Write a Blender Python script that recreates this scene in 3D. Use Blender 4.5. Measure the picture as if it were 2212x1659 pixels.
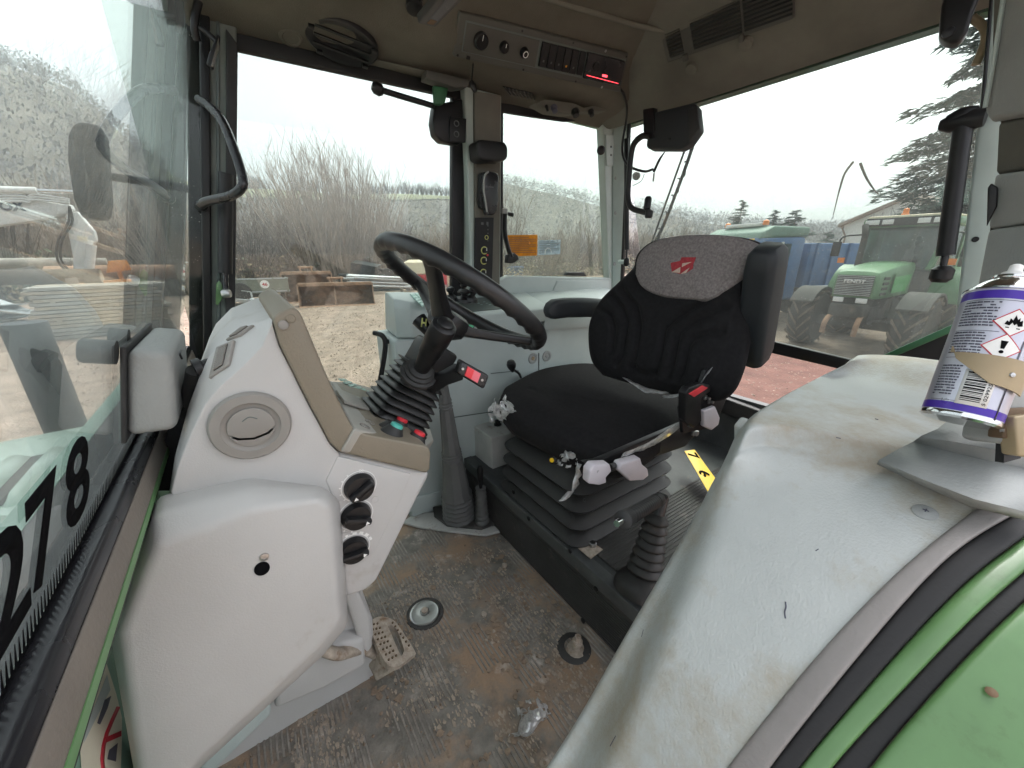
import bpy, bmesh, math, random
from mathutils import Vector, Matrix, noise
V = Vector
R = math.radians
random.seed(7)
scene = bpy.context.scene
for o in list(bpy.data.objects):
    bpy.data.objects.remove(o)
COL = scene.collection

# ---------------------------------------------------------------- camera
W, H, FPX = 2212.0, 1659.0, 831.0          # picture frame used for taking bearings, focal length in its pixels
PITCH = math.atan((829.5 - 545) / FPX)
AZ = R(55.3)
CAM = V((0, 0, 1.15))
F0 = V((math.cos(AZ), math.sin(AZ), 0))
RT = V((math.sin(AZ), -math.cos(AZ), 0))
FW = F0 * math.cos(PITCH) - V((0, 0, 1)) * math.sin(PITCH)
UP = F0 * math.sin(PITCH) + V((0, 0, 1)) * math.cos(PITCH)
cd = bpy.data.cameras.new('camera')
cam = bpy.data.objects.new('camera', cd)
COL.objects.link(cam)
cd.sensor_fit = 'HORIZONTAL'
cd.sensor_width = 36
cd.lens = 36 * FPX / W
cd.clip_start = 0.02
cd.clip_end = 3000
cam.matrix_world = Matrix.Translation(CAM) @ Matrix((RT, UP, -FW)).transposed().to_4x4()
scene.camera = cam

# ---------------------------------------------------------------- sky, sun, exposure
SUN_EL, SUN_AZ = 60.0, 18.0                # azimuth measured from +X (tractor rear) towards +Y
wd = bpy.data.worlds.new('World')
scene.world = wd
wd.use_nodes = True
wn, wl = wd.node_tree.nodes, wd.node_tree.links
bg = wn['Background']
sky = wn.new('ShaderNodeTexSky')
sky.sky_type = 'NISHITA'
sky.sun_disc = False
sky.sun_elevation = R(SUN_EL)
sky.sun_rotation = R(90 - SUN_AZ)
sky.air_density = 1.0
sky.dust_density = 6.0
sky.ozone_density = 1.0
hs = wn.new('ShaderNodeHueSaturation')
hs.inputs['Saturation'].default_value = 0.22
hs.inputs['Value'].default_value = 1.35
wl.new(sky.outputs[0], hs.inputs['Color'])
wl.new(hs.outputs[0], bg.inputs['Color'])
bg.inputs['Strength'].default_value = 0.15
sl = bpy.data.lights.new('sun', 'SUN')
sl.energy = 0.6
sl.angle = R(25)
sl.color = (1, 0.96, 0.9)
so = bpy.data.objects.new('sun', sl)
COL.objects.link(so)
sd = V((math.cos(R(SUN_EL)) * math.cos(R(SUN_AZ)), math.cos(R(SUN_EL)) * math.sin(R(SUN_AZ)), math.sin(R(SUN_EL))))
so.rotation_euler = sd.to_track_quat('Z', 'Y').to_euler()
so.location = (0, 0, 30)
vs = scene.view_settings
vs.view_transform = 'Standard'
vs.look = 'None'
vs.gamma = 1
vs.use_curve_mapping = False
vs.exposure = 1.62
scene.render.engine = 'CYCLES'
cy = scene.cycles
cy.use_denoising = True
cy.max_bounces = 10
cy.diffuse_bounces = 5
cy.glossy_bounces = 4
cy.transmission_bounces = 6
cy.transparent_max_bounces = 24
cy.caustics_reflective = False
cy.caustics_refractive = False
cy.sample_clamp_indirect = 6

# ---------------------------------------------------------------- bearings: a sight line meets a plane
def ray(u, v):
    return FW + RT * ((u - W / 2) / FPX) + UP * ((H / 2 - v) / FPX)

def px(u, v, x=None, y=None, z=None, d=None):
    r = ray(u, v)
    if x is not None: t = (x - CAM.x) / r.x
    elif y is not None: t = (y - CAM.y) / r.y
    elif z is not None: t = (z - CAM.z) / r.z
    else: t = d
    return CAM + r * t

def pxp(u, v, p, n):
    r = ray(u, v)
    return CAM + r * ((V(p) - CAM).dot(V(n)) / r.dot(V(n)))

# ---------------------------------------------------------------- materials
M = {}
def mat(name, col, rough=0.5, metal=0.0, var=0.12, vscale=8.0, bump=0.0, bscale=60.0, dirt=None, damt=0.0, dscale=3.0, spec=0.5, coat=0.0, detail=5.0, wear=None, stretch=None, bdist=0.02, sheen=0.0):
    m = bpy.data.materials.new(name)
    m.use_nodes = True
    n, l = m.node_tree.nodes, m.node_tree.links
    b = n['Principled BSDF']
    b.inputs['Roughness'].default_value = rough
    b.inputs['Metallic'].default_value = metal
    b.inputs['Specular IOR Level'].default_value = spec
    b.inputs['Coat Weight'].default_value = coat
    if sheen:
        b.inputs['Sheen Weight'].default_value = sheen
        b.inputs['Sheen Roughness'].default_value = 0.45
        b.inputs['Sheen Tint'].default_value = (0.8, 0.72, 0.68, 1)
    tc = n.new('ShaderNodeTexCoord')
    src = tc.outputs['Object']
    if stretch:
        mp = n.new('ShaderNodeMapping')
        mp.inputs['Scale'].default_value = stretch
        l.new(src, mp.inputs['Vector'])
        src = mp.outputs[0]
    nz = n.new('ShaderNodeTexNoise')
    nz.inputs['Scale'].default_value = vscale
    nz.inputs['Detail'].default_value = detail
    nz.inputs['Roughness'].default_value = 0.62
    l.new(src, nz.inputs['Vector'])
    rp = n.new('ShaderNodeMapRange')
    rp.inputs['From Min'].default_value = 0.3
    rp.inputs['From Max'].default_value = 0.7
    rp.inputs['To Min'].default_value = 1 - var
    rp.inputs['To Max'].default_value = 1 + var
    l.new(nz.outputs['Fac'], rp.inputs['Value'])
    mx = n.new('ShaderNodeMix')
    mx.data_type = 'RGBA'
    mx.blend_type = 'MULTIPLY'
    mx.inputs['Factor'].default_value = 1
    mx.inputs['A'].default_value = (*col, 1)
    l.new(rp.outputs[0], mx.inputs['B'])
    out = mx.outputs['Result']
    for (dc, da, ds, seedv) in ([(dirt, damt, dscale, 3.1)] if dirt else []) + ([(*wear, 9.7)] if wear else []):
        d = n.new('ShaderNodeTexNoise')
        d.noise_dimensions = '4D'
        d.inputs['W'].default_value = seedv
        d.inputs['Scale'].default_value = ds
        d.inputs['Detail'].default_value = 8
        d.inputs['Roughness'].default_value = 0.7
        l.new(src, d.inputs['Vector'])
        r2 = n.new('ShaderNodeMapRange')
        r2.inputs['From Min'].default_value = 0.72 - 0.35 * da
        r2.inputs['From Max'].default_value = 0.86 - 0.35 * da
        l.new(d.outputs['Fac'], r2.inputs['Value'])
        m2 = n.new('ShaderNodeMix')
        m2.data_type = 'RGBA'
        l.new(r2.outputs[0], m2.inputs['Factor'])
        l.new(out, m2.inputs['A'])
        m2.inputs['B'].default_value = (*dc, 1)
        out = m2.outputs['Result']
    l.new(out, b.inputs['Base Color'])
    rr = n.new('ShaderNodeMapRange')
    rr.inputs['To Min'].default_value = max(0.03, rough - 0.1)
    rr.inputs['To Max'].default_value = min(1, rough + 0.1)
    l.new(nz.outputs['Fac'], rr.inputs['Value'])
    l.new(rr.outputs[0], b.inputs['Roughness'])
    if bump:
        bn = n.new('ShaderNodeTexNoise')
        bn.inputs['Scale'].default_value = bscale
        bn.inputs['Detail'].default_value = 4
        l.new(src, bn.inputs['Vector'])
        bp = n.new('ShaderNodeBump')
        bp.inputs['Strength'].default_value = bump
        bp.inputs['Distance'].default_value = bdist
        l.new(bn.outputs['Fac'], bp.inputs['Height'])
        l.new(bp.outputs[0], b.inputs['Normal'])
    M[name] = m
    return m

def emit(name, col, s):
    m = bpy.data.materials.new(name)
    m.use_nodes = True
    b = m.node_tree.nodes['Principled BSDF']
    b.inputs['Base Color'].default_value = (*col, 1)
    b.inputs['Emission Color'].default_value = (*col, 1)
    b.inputs['Emission Strength'].default_value = s
    M[name] = m

def glass(name, tint=(0.8, 0.86, 0.83), dust=0.08, dcol=(0.8, 0.8, 0.76), dscale=6.0, speck=0.0, streak=1.0, f0=0.045, refl=1.0):
    m = bpy.data.materials.new(name)
    m.use_nodes = True
    n, l = m.node_tree.nodes, m.node_tree.links
    n.remove(n['Principled BSDF'])
    out = n['Material Output']
    tr = n.new('ShaderNodeBsdfTransparent')
    tr.inputs['Color'].default_value = (*tint, 1)
    gl = n.new('ShaderNodeBsdfGlossy')
    gl.inputs['Roughness'].default_value = 0.0
    gl.inputs['Color'].default_value = (0.95, 0.97, 0.96, 1)
    lw = n.new('ShaderNodeLayerWeight')
    lw.inputs['Blend'].default_value = 0.5
    pw = n.new('ShaderNodeMath'); pw.operation = 'POWER'
    pw.inputs[1].default_value = 5.0
    l.new(lw.outputs['Facing'], pw.inputs[0])
    ma = n.new('ShaderNodeMath'); ma.operation = 'MULTIPLY_ADD'
    ma.inputs[1].default_value = (1 - f0) * refl
    ma.inputs[2].default_value = f0
    l.new(pw.outputs[0], ma.inputs[0])
    mix = n.new('ShaderNodeMixShader')
    l.new(ma.outputs[0], mix.inputs[0]); l.new(tr.outputs[0], mix.inputs[1]); l.new(gl.outputs[0], mix.inputs[2])
    # dust film
    tc = n.new('ShaderNodeTexCoord')
    mp = n.new('ShaderNodeMapping')
    mp.inputs['Scale'].default_value = (1, 1, 1 / streak)
    l.new(tc.outputs['Object'], mp.inputs['Vector'])
    nz = n.new('ShaderNodeTexNoise')
    nz.inputs['Scale'].default_value = dscale
    nz.inputs['Detail'].default_value = 7
    nz.inputs['Roughness'].default_value = 0.7
    l.new(mp.outputs[0], nz.inputs['Vector'])
    mr = n.new('ShaderNodeMapRange')
    mr.inputs['From Min'].default_value = 0.3
    mr.inputs['From Max'].default_value = 0.75
    mr.inputs['To Min'].default_value = dust * 0.45
    mr.inputs['To Max'].default_value = dust * 1.6
    l.new(nz.outputs['Fac'], mr.inputs['Value'])
    fac = mr.outputs[0]
    if speck:
        vo = n.new('ShaderNodeTexVoronoi')
        vo.inputs['Scale'].default_value = 95
        l.new(tc.outputs['Object'], vo.inputs['Vector'])
        sp = n.new('ShaderNodeMapRange')
        sp.inputs['From Min'].default_value = 0.16
        sp.inputs['From Max'].default_value = 0.06
        sp.inputs['To Min'].default_value = 0
        sp.inputs['To Max'].default_value = speck
        l.new(vo.outputs['Distance'], sp.inputs['Value'])
        n3 = n.new('ShaderNodeTexNoise'); n3.inputs['Scale'].default_value = 12
        l.new(tc.outputs['Object'], n3.inputs['Vector'])
        g3 = n.new('ShaderNodeMapRange')
        g3.inputs['From Min'].default_value = 0.45; g3.inputs['From Max'].default_value = 0.62
        l.new(n3.outputs['Fac'], g3.inputs['Value'])
        mu = n.new('ShaderNodeMath'); mu.operation = 'MULTIPLY'
        l.new(sp.outputs[0], mu.inputs[0]); l.new(g3.outputs[0], mu.inputs[1])
        ad = n.new('ShaderNodeMath'); ad.operation = 'ADD'; ad.use_clamp = True
        l.new(fac, ad.inputs[0]); l.new(mu.outputs[0], ad.inputs[1])
        fac = ad.outputs[0]
    df = n.new('ShaderNodeBsdfDiffuse'); df.inputs['Color'].default_value = (*dcol, 1)
    tl = n.new('ShaderNodeBsdfTranslucent'); tl.inputs['Color'].default_value = (*dcol, 1)
    dm = n.new('ShaderNodeMixShader'); dm.inputs[0].default_value = 0.6
    l.new(df.outputs[0], dm.inputs[1]); l.new(tl.outputs[0], dm.inputs[2])
    m3 = n.new('ShaderNodeMixShader')
    l.new(fac, m3.inputs[0]); l.new(mix.outputs[0], m3.inputs[1]); l.new(dm.outputs[0], m3.inputs[2])
    l.new(m3.outputs[0], out.inputs['Surface'])
    M[name] = m

mat('dash_grey', (0.50, 0.49, 0.48), 0.55, var=0.05, vscale=5, bump=0.12, bscale=420, bdist=0.003, dirt=(0.36, 0.33, 0.29), damt=0.36, dscale=5, wear=((0.22, 0.20, 0.18), 0.09, 34))
mat('fender_grey', (0.44, 0.462, 0.448), 0.55, var=0.08, vscale=4, bump=0.3, bscale=240, bdist=0.004, dirt=(0.35, 0.315, 0.25), damt=0.68, dscale=4, wear=((0.20, 0.195, 0.18), 0.13, 48))
mat('console_grey', (0.42, 0.475, 0.465), 0.5, var=0.06, vscale=6, bump=0.15, bscale=350, bdist=0.003, dirt=(0.26, 0.24, 0.20), damt=0.12, dscale=6)
mat('console_dark', (0.10, 0.12, 0.115), 0.45, var=0.1)
mat('trim_grey', (0.30, 0.31, 0.30), 0.6, var=0.07, bump=0.3, bscale=180, bdist=0.004, dirt=(0.2, 0.18, 0.15), damt=0.15)
mat('door_trim', (0.215, 0.20, 0.19), 0.6, var=0.1, vscale=8, bump=0.3, bscale=200, bdist=0.003, dirt=(0.14, 0.12, 0.10), damt=0.3, dscale=8)
mat('sill_brown', (0.20, 0.175, 0.15), 0.6, var=0.1, vscale=10, bump=0.4, bscale=160, bdist=0.003, dirt=(0.12, 0.1, 0.085), damt=0.25, dscale=14)
mat('vent_grey', (0.27, 0.255, 0.235), 0.55, var=0.05, bump=0.1, bscale=300, bdist=0.002)
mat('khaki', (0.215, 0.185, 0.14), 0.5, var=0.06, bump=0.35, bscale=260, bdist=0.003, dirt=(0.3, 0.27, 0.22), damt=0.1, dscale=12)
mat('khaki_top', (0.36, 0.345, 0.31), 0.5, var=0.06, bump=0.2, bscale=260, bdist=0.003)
mat('pillar_green', (0.42, 0.49, 0.46), 0.5, var=0.07, dirt=(0.3, 0.24, 0.17), damt=0.1, dscale=9)
mat('pillar_dark', (0.15, 0.17, 0.155), 0.5, var=0.08)
mat('liner', (0.125, 0.115, 0.095), 0.95, var=0.22, vscale=3.5, bump=0.5, bscale=320, bdist=0.003, dirt=(0.075, 0.062, 0.046), damt=0.3, dscale=3.5, spec=0.1)
mat('liner_grey', (0.15, 0.145, 0.125), 0.9, var=0.18, vscale=4, bump=0.4, bscale=300, bdist=0.003, dirt=(0.08, 0.07, 0.058), damt=0.25, dscale=5, spec=0.1)
mat('roof_plastic', (0.075, 0.073, 0.065), 0.6, var=0.08)
mat('black', (0.009, 0.009, 0.010), 0.42, var=0.2, spec=0.4)
mat('black_matt', (0.012, 0.012, 0.013), 0.75, var=0.25, bump=0.2, bscale=200, bdist=0.002)
mat('black_gloss', (0.02, 0.02, 0.023), 0.27, var=0.1, dirt=(0.1, 0.1, 0.1), damt=0.05, dscale=20)
mat('rubber', (0.025, 0.025, 0.025), 0.6, var=0.3, dirt=(0.10, 0.09, 0.08), damt=0.18, dscale=14)
mat('rubber_dusty', (0.04, 0.038, 0.036), 0.7, var=0.3, dirt=(0.13, 0.115, 0.1), damt=0.42, dscale=12)
mat('bellows_rubber', (0.020, 0.019, 0.018), 0.55, var=0.3, dirt=(0.060, 0.042, 0.032), damt=0.42, dscale=7)
mat('gaiter_grey', (0.10, 0.102, 0.10), 0.6, var=0.2, dirt=(0.22, 0.2, 0.17), damt=0.3, dscale=15)
mat('gaiter_black', (0.018, 0.018, 0.018), 0.42, var=0.3, dirt=(0.30, 0.29, 0.27), damt=0.13, dscale=45)
mat('wheel_rubber', (0.013, 0.013, 0.014), 0.38, var=0.2, bump=0.15, bscale=300, bdist=0.002)
mat('fabric', (0.019, 0.0185, 0.0195), 0.95, var=0.22, vscale=70, bump=0.3, bscale=600, bdist=0.002, spec=0.05, sheen=0.04, dirt=(0.028, 0.024, 0.022), damt=0.05, dscale=6)
mat('head_fabric', (0.235, 0.21, 0.205), 0.95, var=0.26, vscale=140, bump=0.8, bscale=260, bdist=0.004, spec=0.1, detail=2)
mat('armrest', (0.017, 0.020, 0.023), 0.6, var=0.12, bump=0.15, bscale=260, bdist=0.002)
mat('red_emblem', (0.36, 0.035, 0.045), 0.8, var=0.3, vscale=120)
mat('cream_emblem', (0.55, 0.42, 0.34), 0.8, var=0.2, vscale=120)
mat('red_plastic', (0.75, 0.045, 0.06), 0.35, var=0.03)
mat('pink_plastic', (0.80, 0.16, 0.20), 0.35, var=0.03)
mat('teal_plastic', (0.10, 0.50, 0.42), 0.35, var=0.03)
mat('green_plastic', (0.12, 0.55, 0.30), 0.35, var=0.03)
mat('keypad', (0.40, 0.58, 0.52), 0.45, var=0.05)
mat('white_lever', (0.62, 0.58, 0.62), 0.45, var=0.06, dirt=(0.35, 0.32, 0.3), damt=0.12, dscale=30)
mat('white_print', (0.8, 0.8, 0.78), 0.5, var=0.02)
mat('print_yellow', (0.55, 0.55, 0.18), 0.5, var=0.02)
mat('yellow', (0.80, 0.50, 0.01), 0.4, var=0.05, dirt=(0.3, 0.2, 0.05), damt=0.08, dscale=30)
mat('orange_print', (0.8, 0.36, 0.04), 0.4, var=0.02)
mat('steel', (0.45, 0.45, 0.45), 0.35, 1.0, var=0.15, dirt=(0.16, 0.09, 0.05), damt=0.15, dscale=60)
mat('steel_worn', (0.40, 0.34, 0.28), 0.7, 0.15, var=0.3, vscale=60, dirt=(0.20, 0.11, 0.055), damt=0.5, dscale=30)
mat('chrome', (0.7, 0.7, 0.7), 0.12, 1.0, var=0.05)
mat('floor_mat', (0.195, 0.178, 0.155), 0.7, var=0.35, vscale=22, bump=0.5, bscale=140, bdist=0.004, dirt=(0.33, 0.225, 0.15), damt=0.72, dscale=6, wear=((0.55, 0.48, 0.42), 0.45, 11))
mat('floor_rib', (0.25, 0.225, 0.20), 0.7, var=0.4, vscale=25, dirt=(0.17, 0.12, 0.085), damt=0.5, dscale=7, wear=((0.29, 0.245, 0.205), 0.28, 16))
mat('mud_pale', (0.36, 0.295, 0.235), 0.95, var=0.3, vscale=40, bump=0.5, bscale=120, bdist=0.004)
mat('mud', (0.27, 0.20, 0.145), 0.9, var=0.3, vscale=40, bump=0.6, bscale=120, bdist=0.006)
mat('platform', (0.06, 0.064, 0.064), 0.6, var=0.25, vscale=20, dirt=(0.17, 0.13, 0.1), damt=0.35, dscale=9, wear=((0.24, 0.21, 0.18), 0.12, 26))
mat('plate_paint', (0.42, 0.42, 0.40), 0.55, var=0.15, dirt=(0.17, 0.11, 0.07), damt=0.4, dscale=16)
mat('bracket_tan', (0.32, 0.25, 0.15), 0.45, 0.15, var=0.15, dirt=(0.12, 0.08, 0.05), damt=0.18, dscale=25)
mat('rust_brown', (0.12, 0.075, 0.04), 0.75, var=0.3)
mat('can_silver', (0.50, 0.50, 0.57), 0.3, 0.55, var=0.04)
mat('can_purple', (0.055, 0.018, 0.33), 0.3, 0.1, var=0.04)
mat('print_dark', (0.07, 0.07, 0.10), 0.5, var=0.05)
mat('sticker_black', (0.006, 0.006, 0.007), 0.95, var=0.05, spec=0.05)
mat('paint_green', (0.088, 0.185, 0.066), 0.36, var=0.16, vscale=6, dirt=(0.06, 0.11, 0.035), damt=0.46, dscale=9, wear=((0.05, 0.04, 0.025), 0.10, 60), coat=0.2)
mat('paint_green_mid', (0.13, 0.27, 0.11), 0.4, var=0.1)
mat('firewall_green', (0.22, 0.36, 0.28), 0.5, var=0.1, dirt=(0.3, 0.3, 0.24), damt=0.3)
mat('paint_green_dark', (0.035, 0.13, 0.06), 0.4, var=0.12)
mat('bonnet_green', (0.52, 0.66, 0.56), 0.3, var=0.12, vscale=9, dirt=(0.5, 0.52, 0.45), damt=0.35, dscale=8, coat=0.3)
mat('bonnet_slot', (0.05, 0.05, 0.04), 0.7, var=0.3)
mat('decal_red', (0.5, 0.03, 0.05), 0.5, var=0.05)
mat('decal_cream', (0.72, 0.68, 0.55), 0.5, var=0.08)
mat('film_white', (0.75, 0.75, 0.74), 0.35)
mat('speck', (0.45, 0.40, 0.32), 0.9)
mat('amber', (0.8, 0.22, 0.02), 0.3)
emit('led_red', (1.0, 0.06, 0.08), 1.2)
glass('glass_wind', tint=(0.86, 0.90, 0.88), dust=0.05, dcol=(0.7, 0.74, 0.74), dscale=5, streak=3)
glass('glass_door', tint=(0.70, 0.74, 0.71), dust=0.022, dscale=7, speck=0.5, streak=2)
glass('glass_quarter', tint=(0.68, 0.73, 0.69), dust=0.07, dcol=(0.72, 0.72, 0.66), dscale=9, speck=0.8, streak=5)
glass('glass_rear', tint=(0.68, 0.72, 0.69), dust=0.035, dcol=(0.8, 0.82, 0.80), dscale=5, speck=0.3, streak=2)
glass('glass_out', tint=(0.5, 0.6, 0.55), dust=0.03, dscale=3)
glass('plastic_film', tint=(0.80, 0.80, 0.80), dust=0.42, dcol=(0.98, 0.98, 0.99), dscale=45, f0=0.28, refl=1.0)  # the dust value whitens the film's colour to stand for shiny highlights

# ---------------------------------------------------------------- mesh helpers
OFF = {}
def off(p):
    return OFF.get(p.name, V((0, 0, 0))) if p else V((0, 0, 0))

def link(name, me, m, parent=None, smooth=True, ang=40):
    if m: me.materials.append(M[m])
    if parent is None:                       # a thing made of one mesh: origin at the middle of its base
        xs = [v.co for v in me.vertices]
        if xs:
            lo = V([min(c[i] for c in xs) for i in range(3)]); hi = V([max(c[i] for c in xs) for i in range(3)])
            o0 = V(((lo.x + hi.x) / 2, (lo.y + hi.y) / 2, lo.z))
        else: o0 = V((0, 0, 0))
    else:
        o0 = off(parent)
    me.transform(Matrix.Translation(-o0))
    if smooth:
        me.shade_smooth()
        if ang: me.set_sharp_from_angle(angle=R(ang))
    o = bpy.data.objects.new(name, me)
    COL.objects.link(o)
    if parent is None: o.location = o0
    else: o.parent = parent
    OFF[o.name] = o0
    return o

def mesh(name, verts, faces, m, parent=None, smooth=True, ang=40, bevel=0.0, seg=3, sub=0, solid=0.0, recalc=True):
    me = bpy.data.meshes.new(name)
    me.from_pydata([tuple(v) for v in verts], [], faces)
    if recalc:
        bm = bmesh.new(); bm.from_mesh(me)
        bmesh.ops.recalc_face_normals(bm, faces=bm.faces)
        bm.to_mesh(me); bm.free()
    if bevel:
        bm = bmesh.new(); bm.from_mesh(me)
        es = [e for e in bm.edges if len(e.link_faces) == 2 and e.calc_face_angle(0) > R(22)]
        bmesh.ops.bevel(bm, geom=es, offset=bevel, segments=seg, profile=0.5, affect='EDGES', clamp_overlap=True)
        bm.to_mesh(me); bm.free()
    o = link(name, me, m, parent, smooth, ang if not sub else 0)
    if solid:
        s = o.modifiers.new('solid', 'SOLIDIFY'); s.thickness = solid; s.offset = 0
    if sub:
        s = o.modifiers.new('sub', 'SUBSURF'); s.levels = sub; s.render_levels = sub
    return o

def prism(name, pts, vec, m, parent=None, bevel=0.0, seg=3, sub=0, ang=40):
    pts = [V(p) for p in pts]; vec = V(vec); n = len(pts)
    vs_ = pts + [p + vec for p in pts]
    fs = [list(range(n)), list(range(2 * n - 1, n - 1, -1))] + [[i, (i + 1) % n, n + (i + 1) % n, n + i] for i in range(n)]
    return mesh(name, vs_, fs, m, parent, bevel=bevel, seg=seg, sub=sub, ang=ang)

def basis(ax):
    ax = V(ax).normalized()
    h = V((0, 0, 1)) if abs(ax.z) < 0.9 else V((1, 0, 0))
    e1 = h.cross(ax).normalized()
    return e1, ax.cross(e1), ax

def loft(name, rings, m, parent=None, caps=True, closed=True, ang=40, sub=0, bevel=0, solid=0):
    k = len(rings[0]); vs_ = [V(p) for r in rings for p in r]; fs = []
    for i in range(len(rings) - 1):
        for j in range(k if closed else k - 1):
            a, b = i * k + j, i * k + (j + 1) % k
            fs.append([a, b, b + k, a + k])
    if caps and closed:
        fs.append(list(range(k))[::-1]); fs.append([(len(rings) - 1) * k + j for j in range(k)])
    return mesh(name, vs_, fs, m, parent, ang=ang, sub=sub, bevel=bevel, solid=solid)

def lathe(name, prof, o, ax, m, parent=None, n=28, ang=35, caps=True, sx=1.0):
    e1, e2, e3 = basis(ax); o = V(o)
    rings = [[o + e3 * h + (e1 * math.cos(2 * math.pi * j / n) * sx + e2 * math.sin(2 * math.pi * j / n)) * r for j in range(n)] for r, h in prof]
    return loft(name, rings, m, parent, caps=caps, ang=ang)

def crom(pts, k=6):
    pts = [V(p) for p in pts]
    if len(pts) < 3: return pts
    q = [pts[0] * 2 - pts[1]] + pts + [pts[-1] * 2 - pts[-2]]
    out = []
    for i in range(1, len(q) - 2):
        p0, p1, p2, p3 = q[i - 1:i + 3]
        for s in range(k):
            t = s / k
            out.append(0.5 * ((2 * p1) + (p2 - p0) * t + (2 * p0 - 5 * p1 + 4 * p2 - p3) * t * t + (3 * p1 - p0 - 3 * p2 + p3) * t ** 3))
    out.append(pts[-1])
    return out

def tube(name, pts, r, m, parent=None, n=10, k=6, caps=True, flat=1.0, ang=50):
    P = crom(pts, k) if k else [V(p) for p in pts]
    rs = r if isinstance(r, (list, tuple)) else None
    rings = []; e1 = None
    for i, p in enumerate(P):
        t = (P[min(i + 1, len(P) - 1)] - P[max(i - 1, 0)]).normalized()
        if e1 is None: e1, e2, _ = basis(t)
        else:
            e1 = (e1 - t * e1.dot(t)).normalized(); e2 = t.cross(e1)
        if rs:
            f = i / (len(P) - 1) * (len(rs) - 1); a = int(min(f, len(rs) - 2)); rr = rs[a] + (rs[a + 1] - rs[a]) * (f - a)
        else: rr = r
        rings.append([p + (e1 * math.cos(2 * math.pi * j / n) + e2 * flat * math.sin(2 * math.pi * j / n)) * rr for j in range(n)])
    return loft(name, rings, m, parent, caps=caps, ang=ang)

def box(name, c, s, m, parent=None, B=None, bevel=0.0, seg=2):
    c = V(c); ex, ey, ez = [V(b) for b in (B or ((1, 0, 0), (0, 1, 0), (0, 0, 1)))]
    vs_ = [c + ex * (s[0] / 2 * a) + ey * (s[1] / 2 * b) + ez * (s[2] / 2 * d) for a in (-1, 1) for b in (-1, 1) for d in (-1, 1)]
    fs = [[0, 1, 3, 2], [4, 6, 7, 5], [0, 4, 5, 1], [2, 3, 7, 6], [0, 2, 6, 4], [1, 5, 7, 3]]
    return mesh(name, vs_, fs, m, parent, bevel=bevel, seg=seg)

def beam(name, a, b, w, h, m, parent=None, up=(0, 0, 1), bevel=0.0):
    a, b = V(a), V(b); t = (b - a); L = t.length; t.normalize()
    s = t.cross(V(up)).normalized(); u = s.cross(t)
    return box(name, (a + b) / 2, (L, w, h), m, parent, (t, s, u), bevel)

def grid(name, rows, m, parent=None, sub=2, solid=0.0, ang=0):
    k = len(rows[0]); vs_ = [V(p) for r in rows for p in r]
    fs = [[i * k + j, i * k + j + 1, (i + 1) * k + j + 1, (i + 1) * k + j] for i in range(len(rows) - 1) for j in range(k - 1)]
    return mesh(name, vs_, fs, m, parent, sub=sub, solid=solid, ang=ang, recalc=True)

def rrect(c, e1, e2, a, b, r, n=5):
    c, e1, e2 = V(c), V(e1), V(e2); out = []
    for (sx, sy, a0) in ((1, 1, 0), (-1, 1, 90), (-1, -1, 180), (1, -1, 270)):
        for i in range(n + 1):
            t = R(a0 + 90 * i / n)
            out.append(c + e1 * (sx * (a - r) + r * math.cos(t)) + e2 * (sy * (b - r) + r * math.sin(t)))
    return out

def segdist(p, a, b):
    d = b - a; t = max(0, min(1, (p - a).dot(d) / max(d.length_squared, 1e-9)))
    return (p - a - d * t).length

def pillow(name, outline, nrm, m, parent, bulge=0.04, back=0.08, grooves=(), gw=0.012, gd=0.012, nr=18, k=5, power=3.0, shape=None):
    """closed cushion over an outline (points roughly in a plane); grooves are polylines pressed into its face"""
    P = crom(list(outline) + [outline[0]], k)[:-1]; n = len(P); nrm = V(nrm).normalized()
    c = sum(P, V((0, 0, 0))) / n
    vs_, fs = [], []
    for i in range(1, nr + 1):
        f = (i / nr) ** 0.8
        for p in P:
            q = c + (p - c) * f
            h = bulge * (1 - f ** power)
            if shape: h += shape(q, f)
            for g in grooves:
                dd = min(segdist(q, g[j], g[j + 1]) for j in range(len(g) - 1))
                h -= gd * math.exp(-(dd / gw) ** 2)
            vs_.append(q + nrm * h)
    ctr = len(vs_); vs_.append(c + nrm * (bulge + (shape(c, 0) if shape else 0)))
    for j in range(n): fs.append([ctr, j, (j + 1) % n])
    for i in range(nr - 1):
        for j in range(n):
            a, b = i * n + j, i * n + (j + 1) % n
            fs.append([a, a + n, b + n, b])
    base = (nr - 1) * n; prev = base
    for (f, d) in ((1.03, 0.2), (1.03, 0.6), (0.98, 0.92), (0.85, 1.0)):
        st = len(vs_)
        vs_ += [c + (p - c) * f - nrm * back * d for p in P]
        for j in range(n): fs.append([prev + j, st + j, st + (j + 1) % n, prev + (j + 1) % n])
        prev = st
    fs.append([prev + j for j in range(n)])
    return mesh(name, vs_, fs, m, parent, ang=0)

def thing(name, label, cat, loc=(0, 0, 0), group=None):
    o = bpy.data.objects.new(name, None)
    COL.objects.link(o); o.location = loc; o.empty_display_size = 0.1
    o['label'] = label; o['category'] = cat
    if group: o['group'] = group
    OFF[o.name] = V(loc)
    return o

def tag(o, label, cat, group=None):
    o['label'] = label; o['category'] = cat
    if group: o['group'] = group
    return o

def struct(o):
    o['kind'] = 'structure'; return o

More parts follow.
